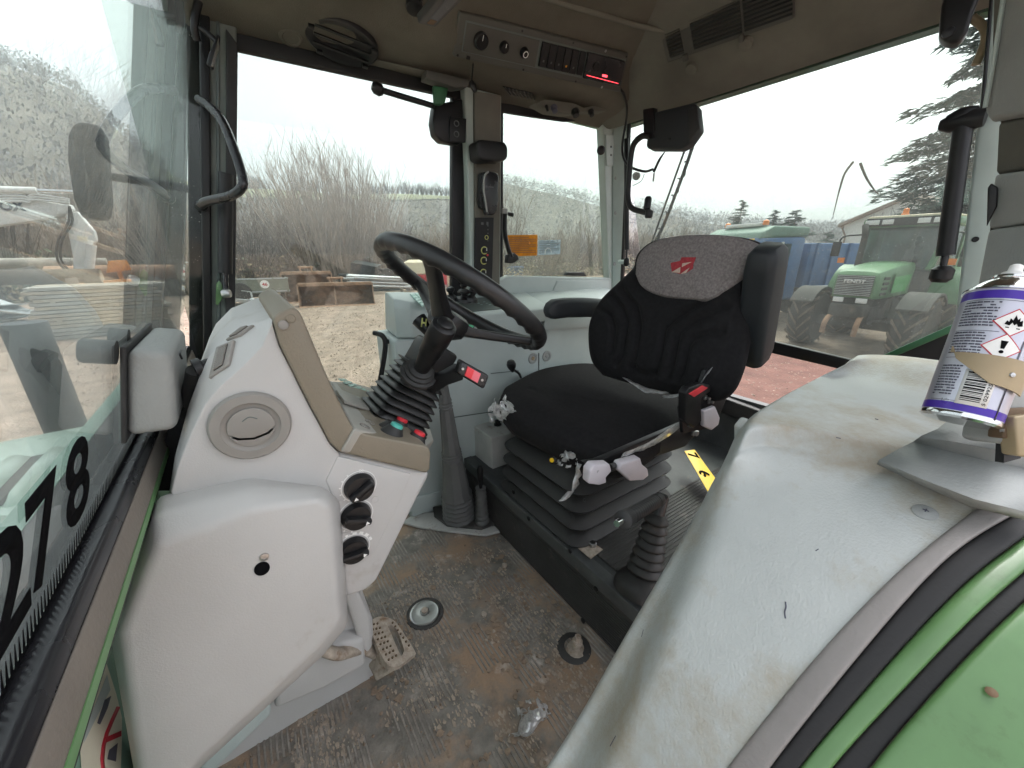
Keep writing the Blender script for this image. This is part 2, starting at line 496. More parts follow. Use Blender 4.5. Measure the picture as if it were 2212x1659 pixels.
def text(name, body, o, ex, ey, size, m, parent=None, ext=0.0006, sx=1.0, align='LEFT', bold=0.0):
    """lettering laid on the plane ex, ey with its origin at o"""
    cu = bpy.data.curves.new(name, 'FONT')
    cu.body = body; cu.size = 1.0; cu.extrude = 0.0; cu.align_x = align; cu.resolution_u = 4; cu.offset = bold
    t = bpy.data.objects.new('tmp', cu); COL.objects.link(t)
    dg = bpy.context.evaluated_depsgraph_get()
    me = bpy.data.meshes.new_from_object(t.evaluated_get(dg))
    bpy.data.objects.remove(t)
    ex, ey, o = V(ex).normalized(), V(ey).normalized(), V(o)
    nz = ex.cross(ey)
    bm = bmesh.new(); bm.from_mesh(me); bm.verts.ensure_lookup_table()
    for v in bm.verts:
        c = v.co.copy(); v.co = o + ex * (c.x * size * sx) + ey * (c.y * size)
    if ext:
        r = bmesh.ops.extrude_face_region(bm, geom=list(bm.faces))
        for g in r['geom']:
            if isinstance(g, bmesh.types.BMVert): g.co += nz * ext
    bm.to_mesh(me); bm.free(); me.name = name; me.materials.clear()
    return link(name, me, m, parent, smooth=False)

def hit(o, u, v, lift=0.0):
    """where a sight line meets a built object, and the surface direction there"""
    bpy.context.view_layer.update()
    oe = o.evaluated_get(bpy.context.evaluated_depsgraph_get()); mi = oe.matrix_world.inverted()
    a = mi @ CAM; d = (mi.to_3x3() @ ray(u, v)).normalized()
    ok, p, n, _ = oe.ray_cast(a, d)
    if not ok: return px(u, v, d=.8), V((0, 0, 1))
    p = oe.matrix_world @ p; n = (oe.matrix_world.to_3x3() @ n).normalized()
    if n.dot(CAM - p) < 0: n = -n
    return p + n * lift, n

def textfit(name, body, o, ex, ey, w, h, m, parent=None, ext=0.0006, bold=0.0):
    """lettering scaled to fill a w by h rectangle whose lower left corner is o"""
    ob = text(name, body, (0, 0, 0), (1, 0, 0), (0, 1, 0), 1.0, m, parent, 0.0, bold=bold)
    me = ob.data; o0 = off(parent) if parent else V((0, 0, 0))
    if parent is None: me.transform(Matrix.Translation(ob.location)); ob.location = (0, 0, 0)
    else: me.transform(Matrix.Translation(o0))
    xs = [v.co.x for v in me.vertices]; ys = [v.co.y for v in me.vertices]
    x0, x1, y0, y1 = min(xs), max(xs), min(ys), max(ys)
    ex, ey, o = V(ex).normalized(), V(ey).normalized(), V(o); nz = ex.cross(ey)
    bm = bmesh.new(); bm.from_mesh(me)
    for v in bm.verts: v.co = o + ex * ((v.co.x - x0) / (x1 - x0) * w) + ey * ((v.co.y - y0) / (y1 - y0) * h)
    bmesh.ops.remove_doubles(bm, verts=bm.verts, dist=1e-6)
    bmesh.ops.recalc_face_normals(bm, faces=bm.faces)
    r = bmesh.ops.extrude_face_region(bm, geom=list(bm.faces))
    for g in r['geom']:
        if isinstance(g, bmesh.types.BMVert): g.co += nz * ext
    bm.to_mesh(me); bm.free()
    me.transform(Matrix.Translation(-o0))
    return ob

def copy_tree(o, parent=None):
    c = o.copy(); COL.objects.link(c); c.parent = parent; OFF[c.name] = off(o)
    for ch in list(o.children): copy_tree(ch, c)
    return c
# ================================================================= the cab shell
YC = 0.90                                   # middle of the cab
YR = 1.70                                   # right-hand glass
cab = thing('tractor_cab', 'tractor cab with grey-green pillars, tan cloth roof lining and four big windows', 'cab', (0.9, YC, 0))

# ---- floor
fl = mesh('cab_floor', [(-0.5, 0.0, -0.02), (1.95, 0.0, -0.02), (1.95, 1.75, -0.02), (-0.5, 1.75, -0.02), (-0.5, 0, -0.06), (1.95, 0, -0.06), (1.95, 1.75, -0.06), (-0.5, 1.75, -0.06)],
          [[0, 1, 2, 3], [7, 6, 5, 4], [0, 4, 5, 1], [1, 5, 6, 2], [2, 6, 7, 3], [3, 7, 4, 0]], 'rubber_dusty')
struct(fl)
def floor_h(x, y):
    return 0.0025 * noise.noise(V((x * 9, y * 9, 0))) + 0.0015 * noise.noise(V((x * 30, y * 30, 3)))
nx, ny = 90, 110
vs_ = []
for i in range(nx + 1):
    for j in range(ny + 1):
        x = -0.35 + 1.10 * i / nx; y = 0.14 + 1.36 * j / ny
        vs_.append((x, y, floor_h(x, y)))
mesh('floor_mat', vs_, [[i * (ny + 1) + j, (i + 1) * (ny + 1) + j, (i + 1) * (ny + 1) + j + 1, i * (ny + 1) + j + 1] for i in range(nx) for j in range(ny)], 'floor_mat', fl, ang=0)
# moulded ribs of the mat: runs of short parallel bars along Y, in panels turned by turns
vs_, fs_ = [], []
def rib(x0, y0, x1, y1, w, h):
    a, b = V((x0, y0, 0)), V((x1, y1, 0)); t = (b - a).normalized(); s = V((-t.y, t.x, 0)) * w / 2
    k = len(vs_); N = 5
    for i in range(N + 1):
        p = a + (b - a) * i / N; z = floor_h(p.x, p.y)
        hh = h * (0.6 + 0.6 * noise.noise(V((p.x * 14, p.y * 14, 8))))
        vs_.extend([(p - s + V((0, 0, z - 0.001))), (p - s * 0.6 + V((0, 0, z + hh))), (p + s * 0.6 + V((0, 0, z + hh))), (p + s + V((0, 0, z - 0.001)))])
    for i in range(N):
        for j in range(3):
            fs_.append([k + i * 4 + j, k + i * 4 + j + 1, k + i * 4 + 5 + j, k + i * 4 + 4 + j])
rnd = random.Random(4)
for pi_, x0 in enumerate([-0.33 + 0.078 * i for i in range(14)]):
    for q, y0 in enumerate([0.16 + 0.105 * j for j in range(13)]):
        if (pi_ + q) % 2 == 0 and rnd.random() < 0.85:
            for r_ in range(6):
                xx = x0 + 0.006 + r_ * 0.0125
                if noise.noise(V((xx * 5, y0 * 5, 1))) > -0.25:
                    rib(xx, y0 + 0.003, xx, y0 + 0.150, 0.006, 0.0035)
ro = mesh('rib_tread', vs_, fs_, 'floor_rib', fl, ang=30); ro['kind'] = 'stuff'
# grit and dried mud crumbs
vs_, fs_ = [], []
def crumb(p, s):
    k = len(vs_); pts = []
    for d in ((1, 0, 0), (0, 1, 0), (-1, 0, 0), (0, -1, 0), (0, 0, 1), (0, 0, -0.6)):
        pts.append(V(p) + V(d) * s * rnd.uniform(0.6, 1.3))
    vs_.extend(pts)
    for a, b in ((0, 1), (1, 2), (2, 3), (3, 0)):
        fs_.append([k + a, k + b, k + 4]); fs_.append([k + b, k + a, k + 5])
for i in range(900):
    x = rnd.uniform(-0.33, 0.73); y = rnd.uniform(0.16, 1.3)
    if noise.noise(V((x * 4, y * 4, 5))) > -0.1: crumb((x, y, floor_h(x, y) + 0.002), rnd.choice((0.0015, 0.002, 0.003, 0.0045)))
g = mesh('floor_grit', vs_, fs_, 'mud', fl, smooth=False); g['kind'] = 'stuff'
vs_, fs_ = [], []
for i in range(420):                                    # flakes of dried mud
    x = rnd.uniform(0.1, 0.72); y = rnd.uniform(0.3, 1.05)
    if noise.noise(V((x * 5 + 3, y * 5, 5))) < 0.0: continue
    k = len(vs_); m_ = 6; z = floor_h(x, y) + 0.0015; s = rnd.uniform(0.004, 0.014)
    for j in range(m_):
        a = 2 * math.pi * j / m_ + rnd.uniform(-.3, .3); vs_.append((x + s * math.cos(a) * rnd.uniform(.5, 1.2), y + s * math.sin(a) * rnd.uniform(.5, 1.2), z + 0.001))
    for j in range(m_): vs_.append((V(vs_[k + j]) + V((0, 0, rnd.uniform(0.0012, 0.003)))))
    fs_.append([k + m_ + j for j in range(m_)])
    for j in range(m_): fs_.append([k + j, k + (j + 1) % m_, k + m_ + (j + 1) % m_, k + m_ + j])
mesh('mud_flakes', vs_, fs_, 'mud', fl, smooth=False)['kind'] = 'stuff'
vs_, fs_ = [], []
for i in range(9000):                                   # pale dried crust, thickest down the middle of the mat
    x = rnd.uniform(-0.1, 0.73); y = rnd.uniform(0.25, 1.15)
    if noise.noise(V((x * 6 + 9, y * 6, 2))) + .6 * noise.noise(V((x * 17, y * 17, 7))) < 0.18 - .25 * math.exp(-((x - .5) / .2) ** 2): continue
    k = len(vs_); m_ = 5; z = floor_h(x, y) + 0.001; s = rnd.choice((.0012, .002, .003, .0045, .007)); st_ = rnd.uniform(.25, .8)
    for j in range(m_):
        a = 2 * math.pi * j / m_ + rnd.uniform(-.3, .3); vs_.append((x + s * st_ * math.cos(a), y + s * math.sin(a) * rnd.uniform(.5, 1.6), z))
    for j in range(m_): vs_.append((V(vs_[k + j]) + V((0, 0, rnd.uniform(0.0005, 0.002)))))
    fs_.append([k + m_ + j for j in range(m_)])
    for j in range(m_): fs_.append([k + j, k + (j + 1) % m_, k + m_ + (j + 1) % m_, k + m_ + j])
mesh('mud_crust', vs_, fs_, 'mud_pale', fl, smooth=False)['kind'] = 'stuff'

# ---- windscreen (leaning back towards the top)
GP, GN = V((-0.19, 0, 0.85)), V((1, 0, -0.233)).normalized()
GU = V((0.233, 0, 1)).normalized()          # up along the glass
def gp(y, s): return V((GP.x, y, GP.z)) + GU * s
ws = prism('windscreen', [gp(-0.02, -0.02), gp(1.69, -0.02), gp(1.69, 1.08), gp(-0.02, 1.08)], -GN * 0.005, 'glass_wind', cab)
ws['label'] = 'big tinted windscreen with black numbers'
fr = []
# black ceramic border with a toothed edge, printed on the inner side of the glass
vs_, fs_ = [], []
for (a, b) in ((-0.02, 1.64),):
    n = 230
    for i in range(n + 1):
        y = a + (b - a) * i / n
        vs_ += [gp(y, -0.02) + GN * 0.0012, gp(y, 0.013) + GN * 0.0012]
    for i in range(n): fs_.append([2 * i, 2 * i + 2, 2 * i + 3, 2 * i + 1])
    for i in range(n):
        y = a + (b - a) * (i + 0.5) / n; k = len(vs_); w = (b - a) / n * 0.36
        vs_ += [gp(y - w, 0.013) + GN * 0.0012, gp(y + w, 0.013) + GN * 0.0012, gp(y + w * .3, 0.031) + GN * 0.0012, gp(y - w * .3, 0.031) + GN * 0.0012]
        fs_.append([k, k + 1, k + 2, k + 3])
mesh('glass_border', vs_, fs_, 'sticker_black', ws, smooth=False)
# lower rail: shiny black frame, rubber lip, tan-grey inner sill and green panel edge
mesh_pts = lambda x0, z0, x1, z1: [(x0, 0.02, z0), (x1, 0.02, z0), (x1, 0.02, z1), (x0, 0.02, z1)]
prism('windscreen_rail', [(-0.1985, 0.02, 0.79), (-0.1678, 0.02, 0.79), (-0.1668, 0.02, 0.846), (-0.1690, 0.02, 0.858), (-0.190, 0.02, 0.857), (-0.1985, 0.02, 0.846)], (0, 1.62, 0), 'black_gloss', cab, bevel=0.005, seg=3)
prism('sill_trim', [(-0.1672, 0.02, 0.80), (-0.1616, 0.02, 0.80), (-0.1616, 0.02, 0.812), (-0.1625, 0.02, 0.824), (-0.1650, 0.02, 0.841), (-0.1672, 0.02, 0.841)], (0, 1.62, 0), 'sill_brown', cab, bevel=0.0015)
prism('sill_lip', [(-0.1614, 0.02, 0.801), (-0.1602, 0.02, 0.801), (-0.1602, 0.02, 0.811), (-0.1614, 0.02, 0.811)], (0, 1.62, 0), 'paint_green_mid', cab)
prism('sill_underside', [(-0.304, 0.02, 0.780), (-0.168, 0.02, 0.782), (-0.168, 0.02, 0.789), (-0.304, 0.02, 0.789)], (0, 1.64, 0), 'rubber', cab)
prism('firewall', [(-0.335, 0.02, -0.06), (-0.305, 0.02, -0.06), (-0.305, 0.02, 0.79), (-0.335, 0.02, 0.79)], (0, 1.66, 0), 'firewall_green', cab)

# ---- right-hand front pillar
def ypoly(pts, y): return [px(u, v, y=y) for u, v in pts]
pil = prism('front_pillar', ypoly([(444, -80), (512, -80), (508, 770), (446, 770)], 1.655), (0, 0.06, 0), 'pillar_dark', cab, bevel=0.006)
prism('windscreen_rubber', ypoly([(428, -80), (452, -80), (458, 770), (439, 770)], 1.640), (0, 0.03, 0), 'black', pil, bevel=0.005)
prism('door_rubber', ypoly([(488, 60), (514, 95), (507, 770), (487, 770)], 1.640), (0, 0.05, 0), 'rubber', pil, bevel=0.004)
prism('pillar_bead', ypoly([(466, 40), (474, 40), (477, 770), (469, 770)], 1.650), (0, 0.012, 0), 'console_dark', pil, bevel=0.003)

prism('pillar_outer', ypoly([(402, -80), (450, -80), (456, 800), (409, 800)], 1.705), (0, 0.03, 0), 'black', pil, bevel=0.004)
# ---- right-hand door: glass, black frame, stay
dw = thing_door = prism('door_window', [(-.16, YR, 1.80), (px(1000, 180, y=YR).x, YR, 1.80), (px(1000, 180, y=YR).x, YR, -0.12), (-.16, YR, -0.12)], (0, 0.005, 0), 'glass_door', cab)
prism('window_frame', ypoly([(500, 68), (1003, 186), (1003, 214), (500, 103)], YR - 0.035), (0, 0.03, 0), 'black_matt', dw, bevel=0.004)
prism('window_frame', ypoly([(978, 205), (1003, 210), (1003, 660), (976, 660)], YR - 0.035), (0, 0.03, 0), 'black', dw, bevel=0.004)
prism('door_base', [(0.0, 1.66, -0.12), (1.0, 1.66, -0.12), (1.0, 1.66, 0.02), (0.0, 1.66, 0.02)], (0, 0.035, 0), 'black_matt', dw, bevel=0.006)

# ---- door pillar with its dark control strip
bp_ = prism('door_pillar', ypoly([(1003, 185), (1084, 205), (1081, 640), (1020, 640)], 1.63), (0, 0.08, 0), 'pillar_green', cab, bevel=0.008)
prism('pillar_trim', ypoly([(1026, 196), (1083, 205), (1080, 616), (1028, 616)], 1.612), (0, 0.02, 0), 'liner_grey', bp_, bevel=0.005)
cs = prism('control_strip', ypoly([(1028, 470), (1067, 470), (1063, 611), (1026, 611)], 1.604), (0, 0.012, 0), 'black_matt', bp_, bevel=0.002)
for (u, v) in ((1046, 541), (1045, 563), (1044, 589)):
    c = px(u, v, y=1.602)
    lathe('dial_ring', [(0.0175, 0), (0.0175, 0.002), (0.013, 0.002), (0.013, 0)], c, (0, -1, 0), 'print_yellow', cs, n=20, caps=False)
    k = lathe('dial_knob', [(0.0125, 0), (0.0115, 0.014), (0.0, 0.015)], c, (0, -1, 0), 'black', cs, n=18)
    box('dial_pointer', c + V((0.004, -0.016, 0.004)), (0.002, 0.002, 0.012), 'white_print', k)
lathe('indicator_lamp', [(0.005, 0), (0.004, 0.004), (0, 0.005)], px(1053, 551, y=1.603), (0, -1, 0), 'red_plastic', cs, n=12)
lathe('ring_mark', [(0.010, 0), (0.010, 0.0012), (0.007, 0.0012), (0.007, 0)], px(1051, 513, y=1.603), (0, -1, 0), 'print_yellow', cs, n=18, caps=False)
for i in range(5): box('tick_mark', px(1054, 488 + i * 8, y=1.603), (0.005, 0.001, 0.004), 'gaiter_grey', cs)
box('symbol_mark', px(1042, 483, y=1.603), (0.012, 0.001, 0.010), 'gaiter_grey', cs)
box('symbol_mark', px(1053, 483, y=1.603), (0.010, 0.001, 0.014), 'gaiter_grey', cs)

# ---- right-hand rear quarter window
qw = prism('quarter_window', [px(1075, 210, y=YR), px(1318, 235, y=YR), px(1330, 640, y=YR), px(1072, 640, y=YR)], (0, 0.005, 0), 'glass_quarter', cab)
prism('window_frame', ypoly([(1082, 222), (1150, 232), (1222, 246), (1306, 244), (1306, 256), (1222, 262), (1150, 252), (1082, 241)], YR - 0.02), (0, 0.02, 0), 'black_matt', qw, bevel=0.003)
prism('window_frame', ypoly([(1083, 236), (1087, 236), (1086, 640), (1081, 640)], YR - 0.02), (0, 0.02, 0), 'black_matt', qw)
# ---- right-hand rear pillar
rp_ = prism('rear_pillar', [px(1301, 225, y=1.66), px(1330, 230, y=1.66), px(1345, 640, y=1.66), px(1317, 640, y=1.66)], (0, 0.05, 0), 'pillar_green', cab, bevel=0.006)
prism('pillar_face', [px(1324, 225, y=1.655), px(1356, 225, y=1.60), px(1346, 640, y=1.60), px(1322, 640, y=1.655)], (0.03, 0.02, 0), 'pillar_green', rp_, bevel=0.006)
for v, m_ in ((385, 'white_print'), (460, 'white_print'), (570, 'white_print')):
    lathe('plug', [(0.011, 0), (0.009, 0.004), (0, 0.005)], px(1331 - (v - 385) * 0.02, v, y=1.642), (-0.4, -1, 0), 'trim_grey', rp_, n=14)
prism('bracket_plate', [px(1309, 290, y=1.652), px(1326, 290, y=1.652), px(1327, 358, y=1.652), px(1311, 358, y=1.652)], (0, 0.01, 0), 'pillar_green', rp_, bevel=0.002)
for v in (317, 335): lathe('hole', [(0.006, 0), (0.004, 0.001)], px(1320, v, y=1.650), (0, -1, 0), 'black', rp_, n=12)

# ---- rear window, hinged at the top and standing ajar
RWT, RWB = 1.79, 1.93
def rw(u, v, dx=0):                          # bearing met with the window's own plane
    p0 = V((RWT, 0, 1.80)); d = V((RWB - RWT, 0, 0.80 - 1.80)).normalized()
    nn = V((-d.z, 0, d.x))
    return pxp(u, v, p0 + V((dx, 0, 0)), nn)
rg = prism('rear_window', [rw(1345, 225), rw(2180, -60), rw(2120, 830), rw(1400, 690)], (0.005, 0, 0), 'glass_rear', cab)
prism('window_frame', [rw(1560, 712, -.02), rw(1850, 780, -.02), rw(1850, 806, -.02), rw(1560, 738, -.02)], (0.025, 0, 0), 'black', rg, bevel=0.004)
prism('window_frame', [rw(1356, 225, -.02), rw(1360, 225, -.02), rw(1343, 640, -.02), rw(1338, 640, -.02)], (0.02, 0, 0), 'black', rg, bevel=0.002)
prism('window_frame', [rw(1348, 228, -.02), rw(2190, -42, -.02), rw(2190, -24, -.02), rw(1348, 243, -.02)], (0.03, 0, 0), 'black_matt', rg, bevel=0.003)
prism('corner_bar', [px(1905, 768, x=1.86), px(2060, 700, x=1.86), px(2060, 716, x=1.86), px(1905, 782, x=1.86)], (0.03, 0, 0), 'paint_green_dark', rg, bevel=0.003)
prism('corner_panel', [px(1905, 778, x=1.885), px(2060, 706, x=1.885), px(2060, 830, x=1.885), px(1905, 800, x=1.885)], (0.01, 0, 0), 'black_matt', rg)
prism('lower_frame', [px(1540, 852, x=1.80), px(1640, 888, x=1.80), px(1640, 925, x=1.80), px(1540, 884, x=1.80)], (0.05, 0, 0), 'rubber', cab, bevel=0.006)
# ---- rear bulkhead below the window, seen behind the seat
prism('rear_bulkhead', [(1.84, 0.05, -0.05), (1.84, 1.72, -0.05), (1.84, 1.72, 0.50), (1.84, 0.05, 0.50)], (0.04, 0, 0), 'platform', cab)

# ---- left-hand rear pillar
lp = prism('rear_pillar', [px(2146, -60, x=1.62), px(2215, -60, x=1.62), px(2160, 420, x=1.62), px(2120, 640, x=1.62), px(2095, 800, x=1.62), px(2028, 800, x=1.62), px(2062, 700, x=1.62)], (0.06, 0, 0), 'pillar_green', cab, bevel=0.008)
prism('pillar_seal', [px(2141, -60, x=1.61), px(2149, -60, x=1.61), px(2124, 250, x=1.61), px(2116, 250, x=1.61)], (0.02, 0, 0), 'black', lp, bevel=0.002)
lathe('hole', [(0.007, 0), (0.006, 0.001)], px(2107, 517, x=1.618), (-1, 0, 0), 'black', lp, n=10)
lathe('hole', [(0.004, 0), (0.003, 0.001)], px(2075, 692, x=1.618), (-1, 0, 0), 'black', lp, n=8)

# ---- trim over the left-hand rear corner, in stacked panels
tr_ = thing('corner_trim', 'grey plastic trim panels stacked up the rear corner beside the spray can', 'trim panel', (1.3, 0.08, 0.9))
def trim(pts, d, name='panel', m='trim_grey', bev=0.008):
    return prism(name, [px(u, v, x=x) for u, v, x in pts], d, m, tr_, bevel=bev, seg=3)
trim([(2176, -80, 1.42), (2330, -80, 1.25), (2330, 224, 1.25), (2140, 258, 1.42), (2128, 238, 1.42)], (0.05, 0.0, 0))
trim([(2158, 264, 1.44), (2330, 228, 1.28), (2330, 349, 1.28), (2152, 376, 1.44)], (0.05, 0, 0), m='liner_grey')
trim([(2150, 376, 1.42), (2330, 350, 1.26), (2330, 469, 1.26), (2136, 495, 1.42)], (0.05, 0, 0))
trim([(2136, 496, 1.41), (2330, 470, 1.25), (2330, 800, 1.2), (2096, 800, 1.38), (2098, 690, 1.40)], (0.05, 0, 0))
trim([(2133, 405, 1.405), (2141, 395, 1.405), (2156, 405, 1.405), (2154, 445, 1.405), (2131, 490, 1.405)], (0.006, 0, 0), 'catch', 'black', 0.003)
trim([(2150, -80, 1.475), (2330, -80, 1.33), (2330, 800, 1.33), (2104, 800, 1.475), (2140, 480, 1.475), (2160, 372, 1.475), (2162, 262, 1.475), (2140, 245, 1.475)], (0.02, 0, 0), 'backing', 'liner_grey', 0.002)
tube('trim_edge', [px(2176, -60, x=1.41), px(2150, 110, x=1.41), px(2128, 232, x=1.41)], 0.004, 'pillar_green', tr_, n=6)

# ---- roof: outer shell and linings
struct_roof = prism('roof_shell', [(-0.02, -0.02, 2.03), (1.95, -0.02, 2.03), (1.95, 1.80, 2.03), (-0.02, 1.80, 2.03)], (0, 0, 0.08), 'paint_green_dark', cab, bevel=0.03)
prism('roof_side', [(-0.03, 1.705, 1.79), (1.95, 1.705, 1.79), (1.95, 1.705, 2.10), (-0.03, 1.705, 2.10)], (0, 0.05, 0), 'paint_green_dark', cab)
prism('roof_back', [(1.90, 0.0, 1.80), (1.90, 1.75, 1.80), (1.90, 1.75, 2.10), (1.90, 0.0, 2.10)], (0.05, 0, 0), 'paint_green_dark', cab)
prism('roof_front', [(0.03, 0.0, 1.93), (0.03, 1.75, 1.93), (0.03, 1.75, 2.10), (0.03, 0.0, 2.10)], (-0.05, 0, 0), 'paint_green_dark', cab)
# cloth lining along the right side: profile swept from front to rear, a recess moulded in it
def side_prof(x):
    w = 0.5 + 0.5 * math.tanh((x - 0.62) / 0.10)      # towards the rear the lining drops to carry the radio panel
    e = 0.5 + 0.5 * math.tanh((0.12 - x) / 0.06)
    return [V((x, 1.69, 1.775)), V((x, 1.66, 1.79)), V((x, 1.60 - 0.05 * w, 1.80 - 0.005 * w)), V((x, 1.53 - 0.07 * w, 1.822 - 0.012 * w)), V((x, 1.47 - 0.05 * w, 1.85 - 0.01 * w)),
            V((x, 1.40 - 0.0 * w, 1.89 + 0.02 * w)), V((x, 1.30, 1.94 + 0.01 * w)), V((x, 1.12, 1.985)), V((x, 0.8, 2.0)), V((x, 0.3, 2.0)), V((x, -0.02, 1.97))]
rows = [side_prof(-0.02 + 1.80 * i / 40) for i in range(41)]
grid('roof_lining', rows, 'liner', cab, sub=1, ang=0)
# rear header lining, facing forward and down
rows = []
for i in range(25):
    y = 1.66 - 1.72 * i / 24
    rows.append([V((1.775, y, 1.765 + 0.0)), V((1.745, y, 1.775)), V((1.69, y, 1.80)), V((1.64, y, 1.845)), V((1.60, y, 1.895)), V((1.55, y, 1.94)), V((1.48, y, 1.965)), V((1.35, y, 1.985))])
grid('rear_lining', rows, 'liner_grey', cab, sub=1, ang=0)
# raised edge of the ceiling panel
ceil_edge = [px(u, v, z=1.955) for u, v in [(1080, -40), (1200, 2), (1300, 32), (1380, 56), (1440, 66), (1490, 58), (1560, 36), (1680, 0), (1800, -40)]]
tube('ceiling_edge', ceil_edge, 0.009, 'liner_grey', cab, n=8)
# ================================================================= dashboard
YD = 0.70                                   # its left-hand face
def yp(pts, y): return [px(u, v, y=y) for u, v in pts]
def dens(pts, n=6, k=4): return pts
dash = thing('dashboard', 'light grey dashboard with round air vent, three black knobs and khaki edge', 'dashboard', (0.05, YC, 0))
outer = [(588, 684), (548, 700), (500, 720), (452, 770), (432, 812), (404, 890), (378, 985), (366, 1062)]
inner = [(588, 692), (566, 748), (524, 792), (474, 836), (444, 872), (412, 938), (384, 1008), (370, 1062)]
rest = [(420, 1200), (700, 1200), (735, 1040), (733, 980), (713, 960), (663, 867), (603, 747), (590, 705)]
r0 = yp(inner + rest, YD)
r1 = yp(outer, YD + .065) + [p + V((0, .065, 0)) for p in yp(rest, YD)]
r2 = [p + V((0, .36, 0)) for p in r1]
body = loft('dash_body', [r0, r1, r2], 'dash_grey', dash, ang=35, bevel=0.009)
prism('dark_gap_filler', yp([(392, 842), (446, 842), (420, 930), (392, 1060), (330, 1060), (352, 960)], .88), (0, .05, 0), 'black_matt', dash)  # added black filler, stands for the dark gap beside the dash
# khaki frame round the instruments
kh = [(590, 686), (604, 674), (631, 664), (645, 670), (653, 684), (670, 724), (713, 827), (741, 884), (766, 931), (800, 940), (916, 963), (927, 968), (931, 980), (929, 1014), (922, 1023), (733, 977), (713, 957), (663, 864), (604, 745), (591, 700)]
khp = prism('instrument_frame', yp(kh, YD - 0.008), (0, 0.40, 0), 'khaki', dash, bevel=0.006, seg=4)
c = px(606, 692, y=YD - 0.009)
lathe('screw_cap', [(0.0075, 0), (0.007, 0.002), (0.004, 0.003), (0, 0.0025)], px(612, 702, y=YD - 0.009), (0, -1, 0), 'vent_grey', khp, n=16)
lathe('screw_cap', [(0.007, 0), (0.006, 0.001), (0, 0.001)], px(628, 688, y=YD - 0.009), (0, -1, 0), 'khaki', khp, n=16)
# shelf in front of the gaiter, with key panel, cover flap and two round marks
SN = V((0.595, 0, 0.804)).normalized()     # the shelf lies square to the steering column
def shelf(u, v, dz=0.0): return pxp(u, v, px(766, 931, y=YD) + SN * (dz + .008), SN)
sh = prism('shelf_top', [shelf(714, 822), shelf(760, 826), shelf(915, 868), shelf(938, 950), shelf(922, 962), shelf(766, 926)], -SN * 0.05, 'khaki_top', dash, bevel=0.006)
kp = [shelf(728, 818, .003), shelf(742, 818, .003), shelf(803, 848, .003), shelf(790, 858, .003)]
for i in range(2):
    for j in range(6):
        q = lambda s, t: kp[0].lerp(kp[3], t).lerp(kp[1].lerp(kp[2], t), s)
        s0, s1, t0, t1 = i * .5 + .04, i * .5 + .46, j / 6 + .02, j / 6 + .145
        prism('key', [q(s0, t0), q(s1, t0), q(s1, t1), q(s0, t1)], SN * 0.002, 'keypad', sh, bevel=0.0006, seg=1)
prism('cover_flap', [shelf(724, 846, .002), shelf(735, 846, .002), shelf(778, 864, .002), shelf(797, 889, .002), shelf(742, 872, .002)], SN * 0.006, 'khaki_top', sh, bevel=0.002)
for u, v in ((799, 913), (788, 921)):
    lathe('round_mark', [(0.011, 0.0), (0.011, 0.002), (0.0095, 0.002), (0.0095, 0.0)], shelf(u, v, .0005), SN, 'vent_grey', sh, n=20, caps=False)
# push-buttons
for u, v, m_ in ((843, 935, 'teal_plastic'), (893, 950, 'red_plastic'), (856, 920, 'red_plastic'), (838, 925, None)):
    b = lathe('push_button', [(0.026, -0.004), (0.0255, 0.004), (0.018, 0.016), (0.016, 0.021), (0.0, 0.021)] if m_ != 'x' else [], shelf(u + 2, v + 6, 0.0), SN, 'rubber', sh, n=24)
    if m_: lathe('button_cap', [(0.0135, 0.017), (0.0135, 0.026), (0.011, 0.028), (0.0, 0.028)], shelf(u + 2, v + 6, 0.0), SN, m_, b, n=20)
# lower cover, a soft-edged bulge with a lock hole
ra = [(341, 1066), (440, 1044), (538, 1025), (620, 1036), (696, 1049), (736, 1080), (748, 1230), (752, 1350), (700, 1414), (582, 1522), (442, 1650), (380, 1710), (297, 1710), (236, 1362), (285, 1213)]
rb = [(334, 1110), (450, 1078), (543, 1052), (622, 1056), (695, 1056), (727, 1078), (741, 1230), (748, 1352), (700, 1408), (580, 1520), (440, 1648), (380, 1710), (297, 1710), (238, 1362), (290, 1225)]
rc = [(340, 1178), (452, 1140), (545, 1102), (620, 1088), (686, 1076), (714, 1094), (726, 1230), (733, 1340), (688, 1398), (572, 1508), (432, 1636), (380, 1700), (305, 1700), (262, 1370), (312, 1240)]
cover = loft('lower_cover', [yp(ra, 0.716), yp(rb, 0.660), yp(rc, 0.625)], 'dash_grey', dash, ang=0, bevel=0.011)
p_, n_ = hit(cover, 566, 1228)
lathe('lock_hole', [(0.0125, -0.004), (0.0125, 0.0012), (0.0105, 0.0014), (0.0, 0.0008)], p_, n_, 'sticker_black', cover, n=20, sx=.85)
p_, n_ = hit(cover, 571, 1203)
lathe('rivet', [(0.0072, -0.004), (0.0068, 0.0016), (0.004, 0.0022), (0.0035, 0.0008), (0, 0.0008)], p_, n_, 'steel', cover, n=16)
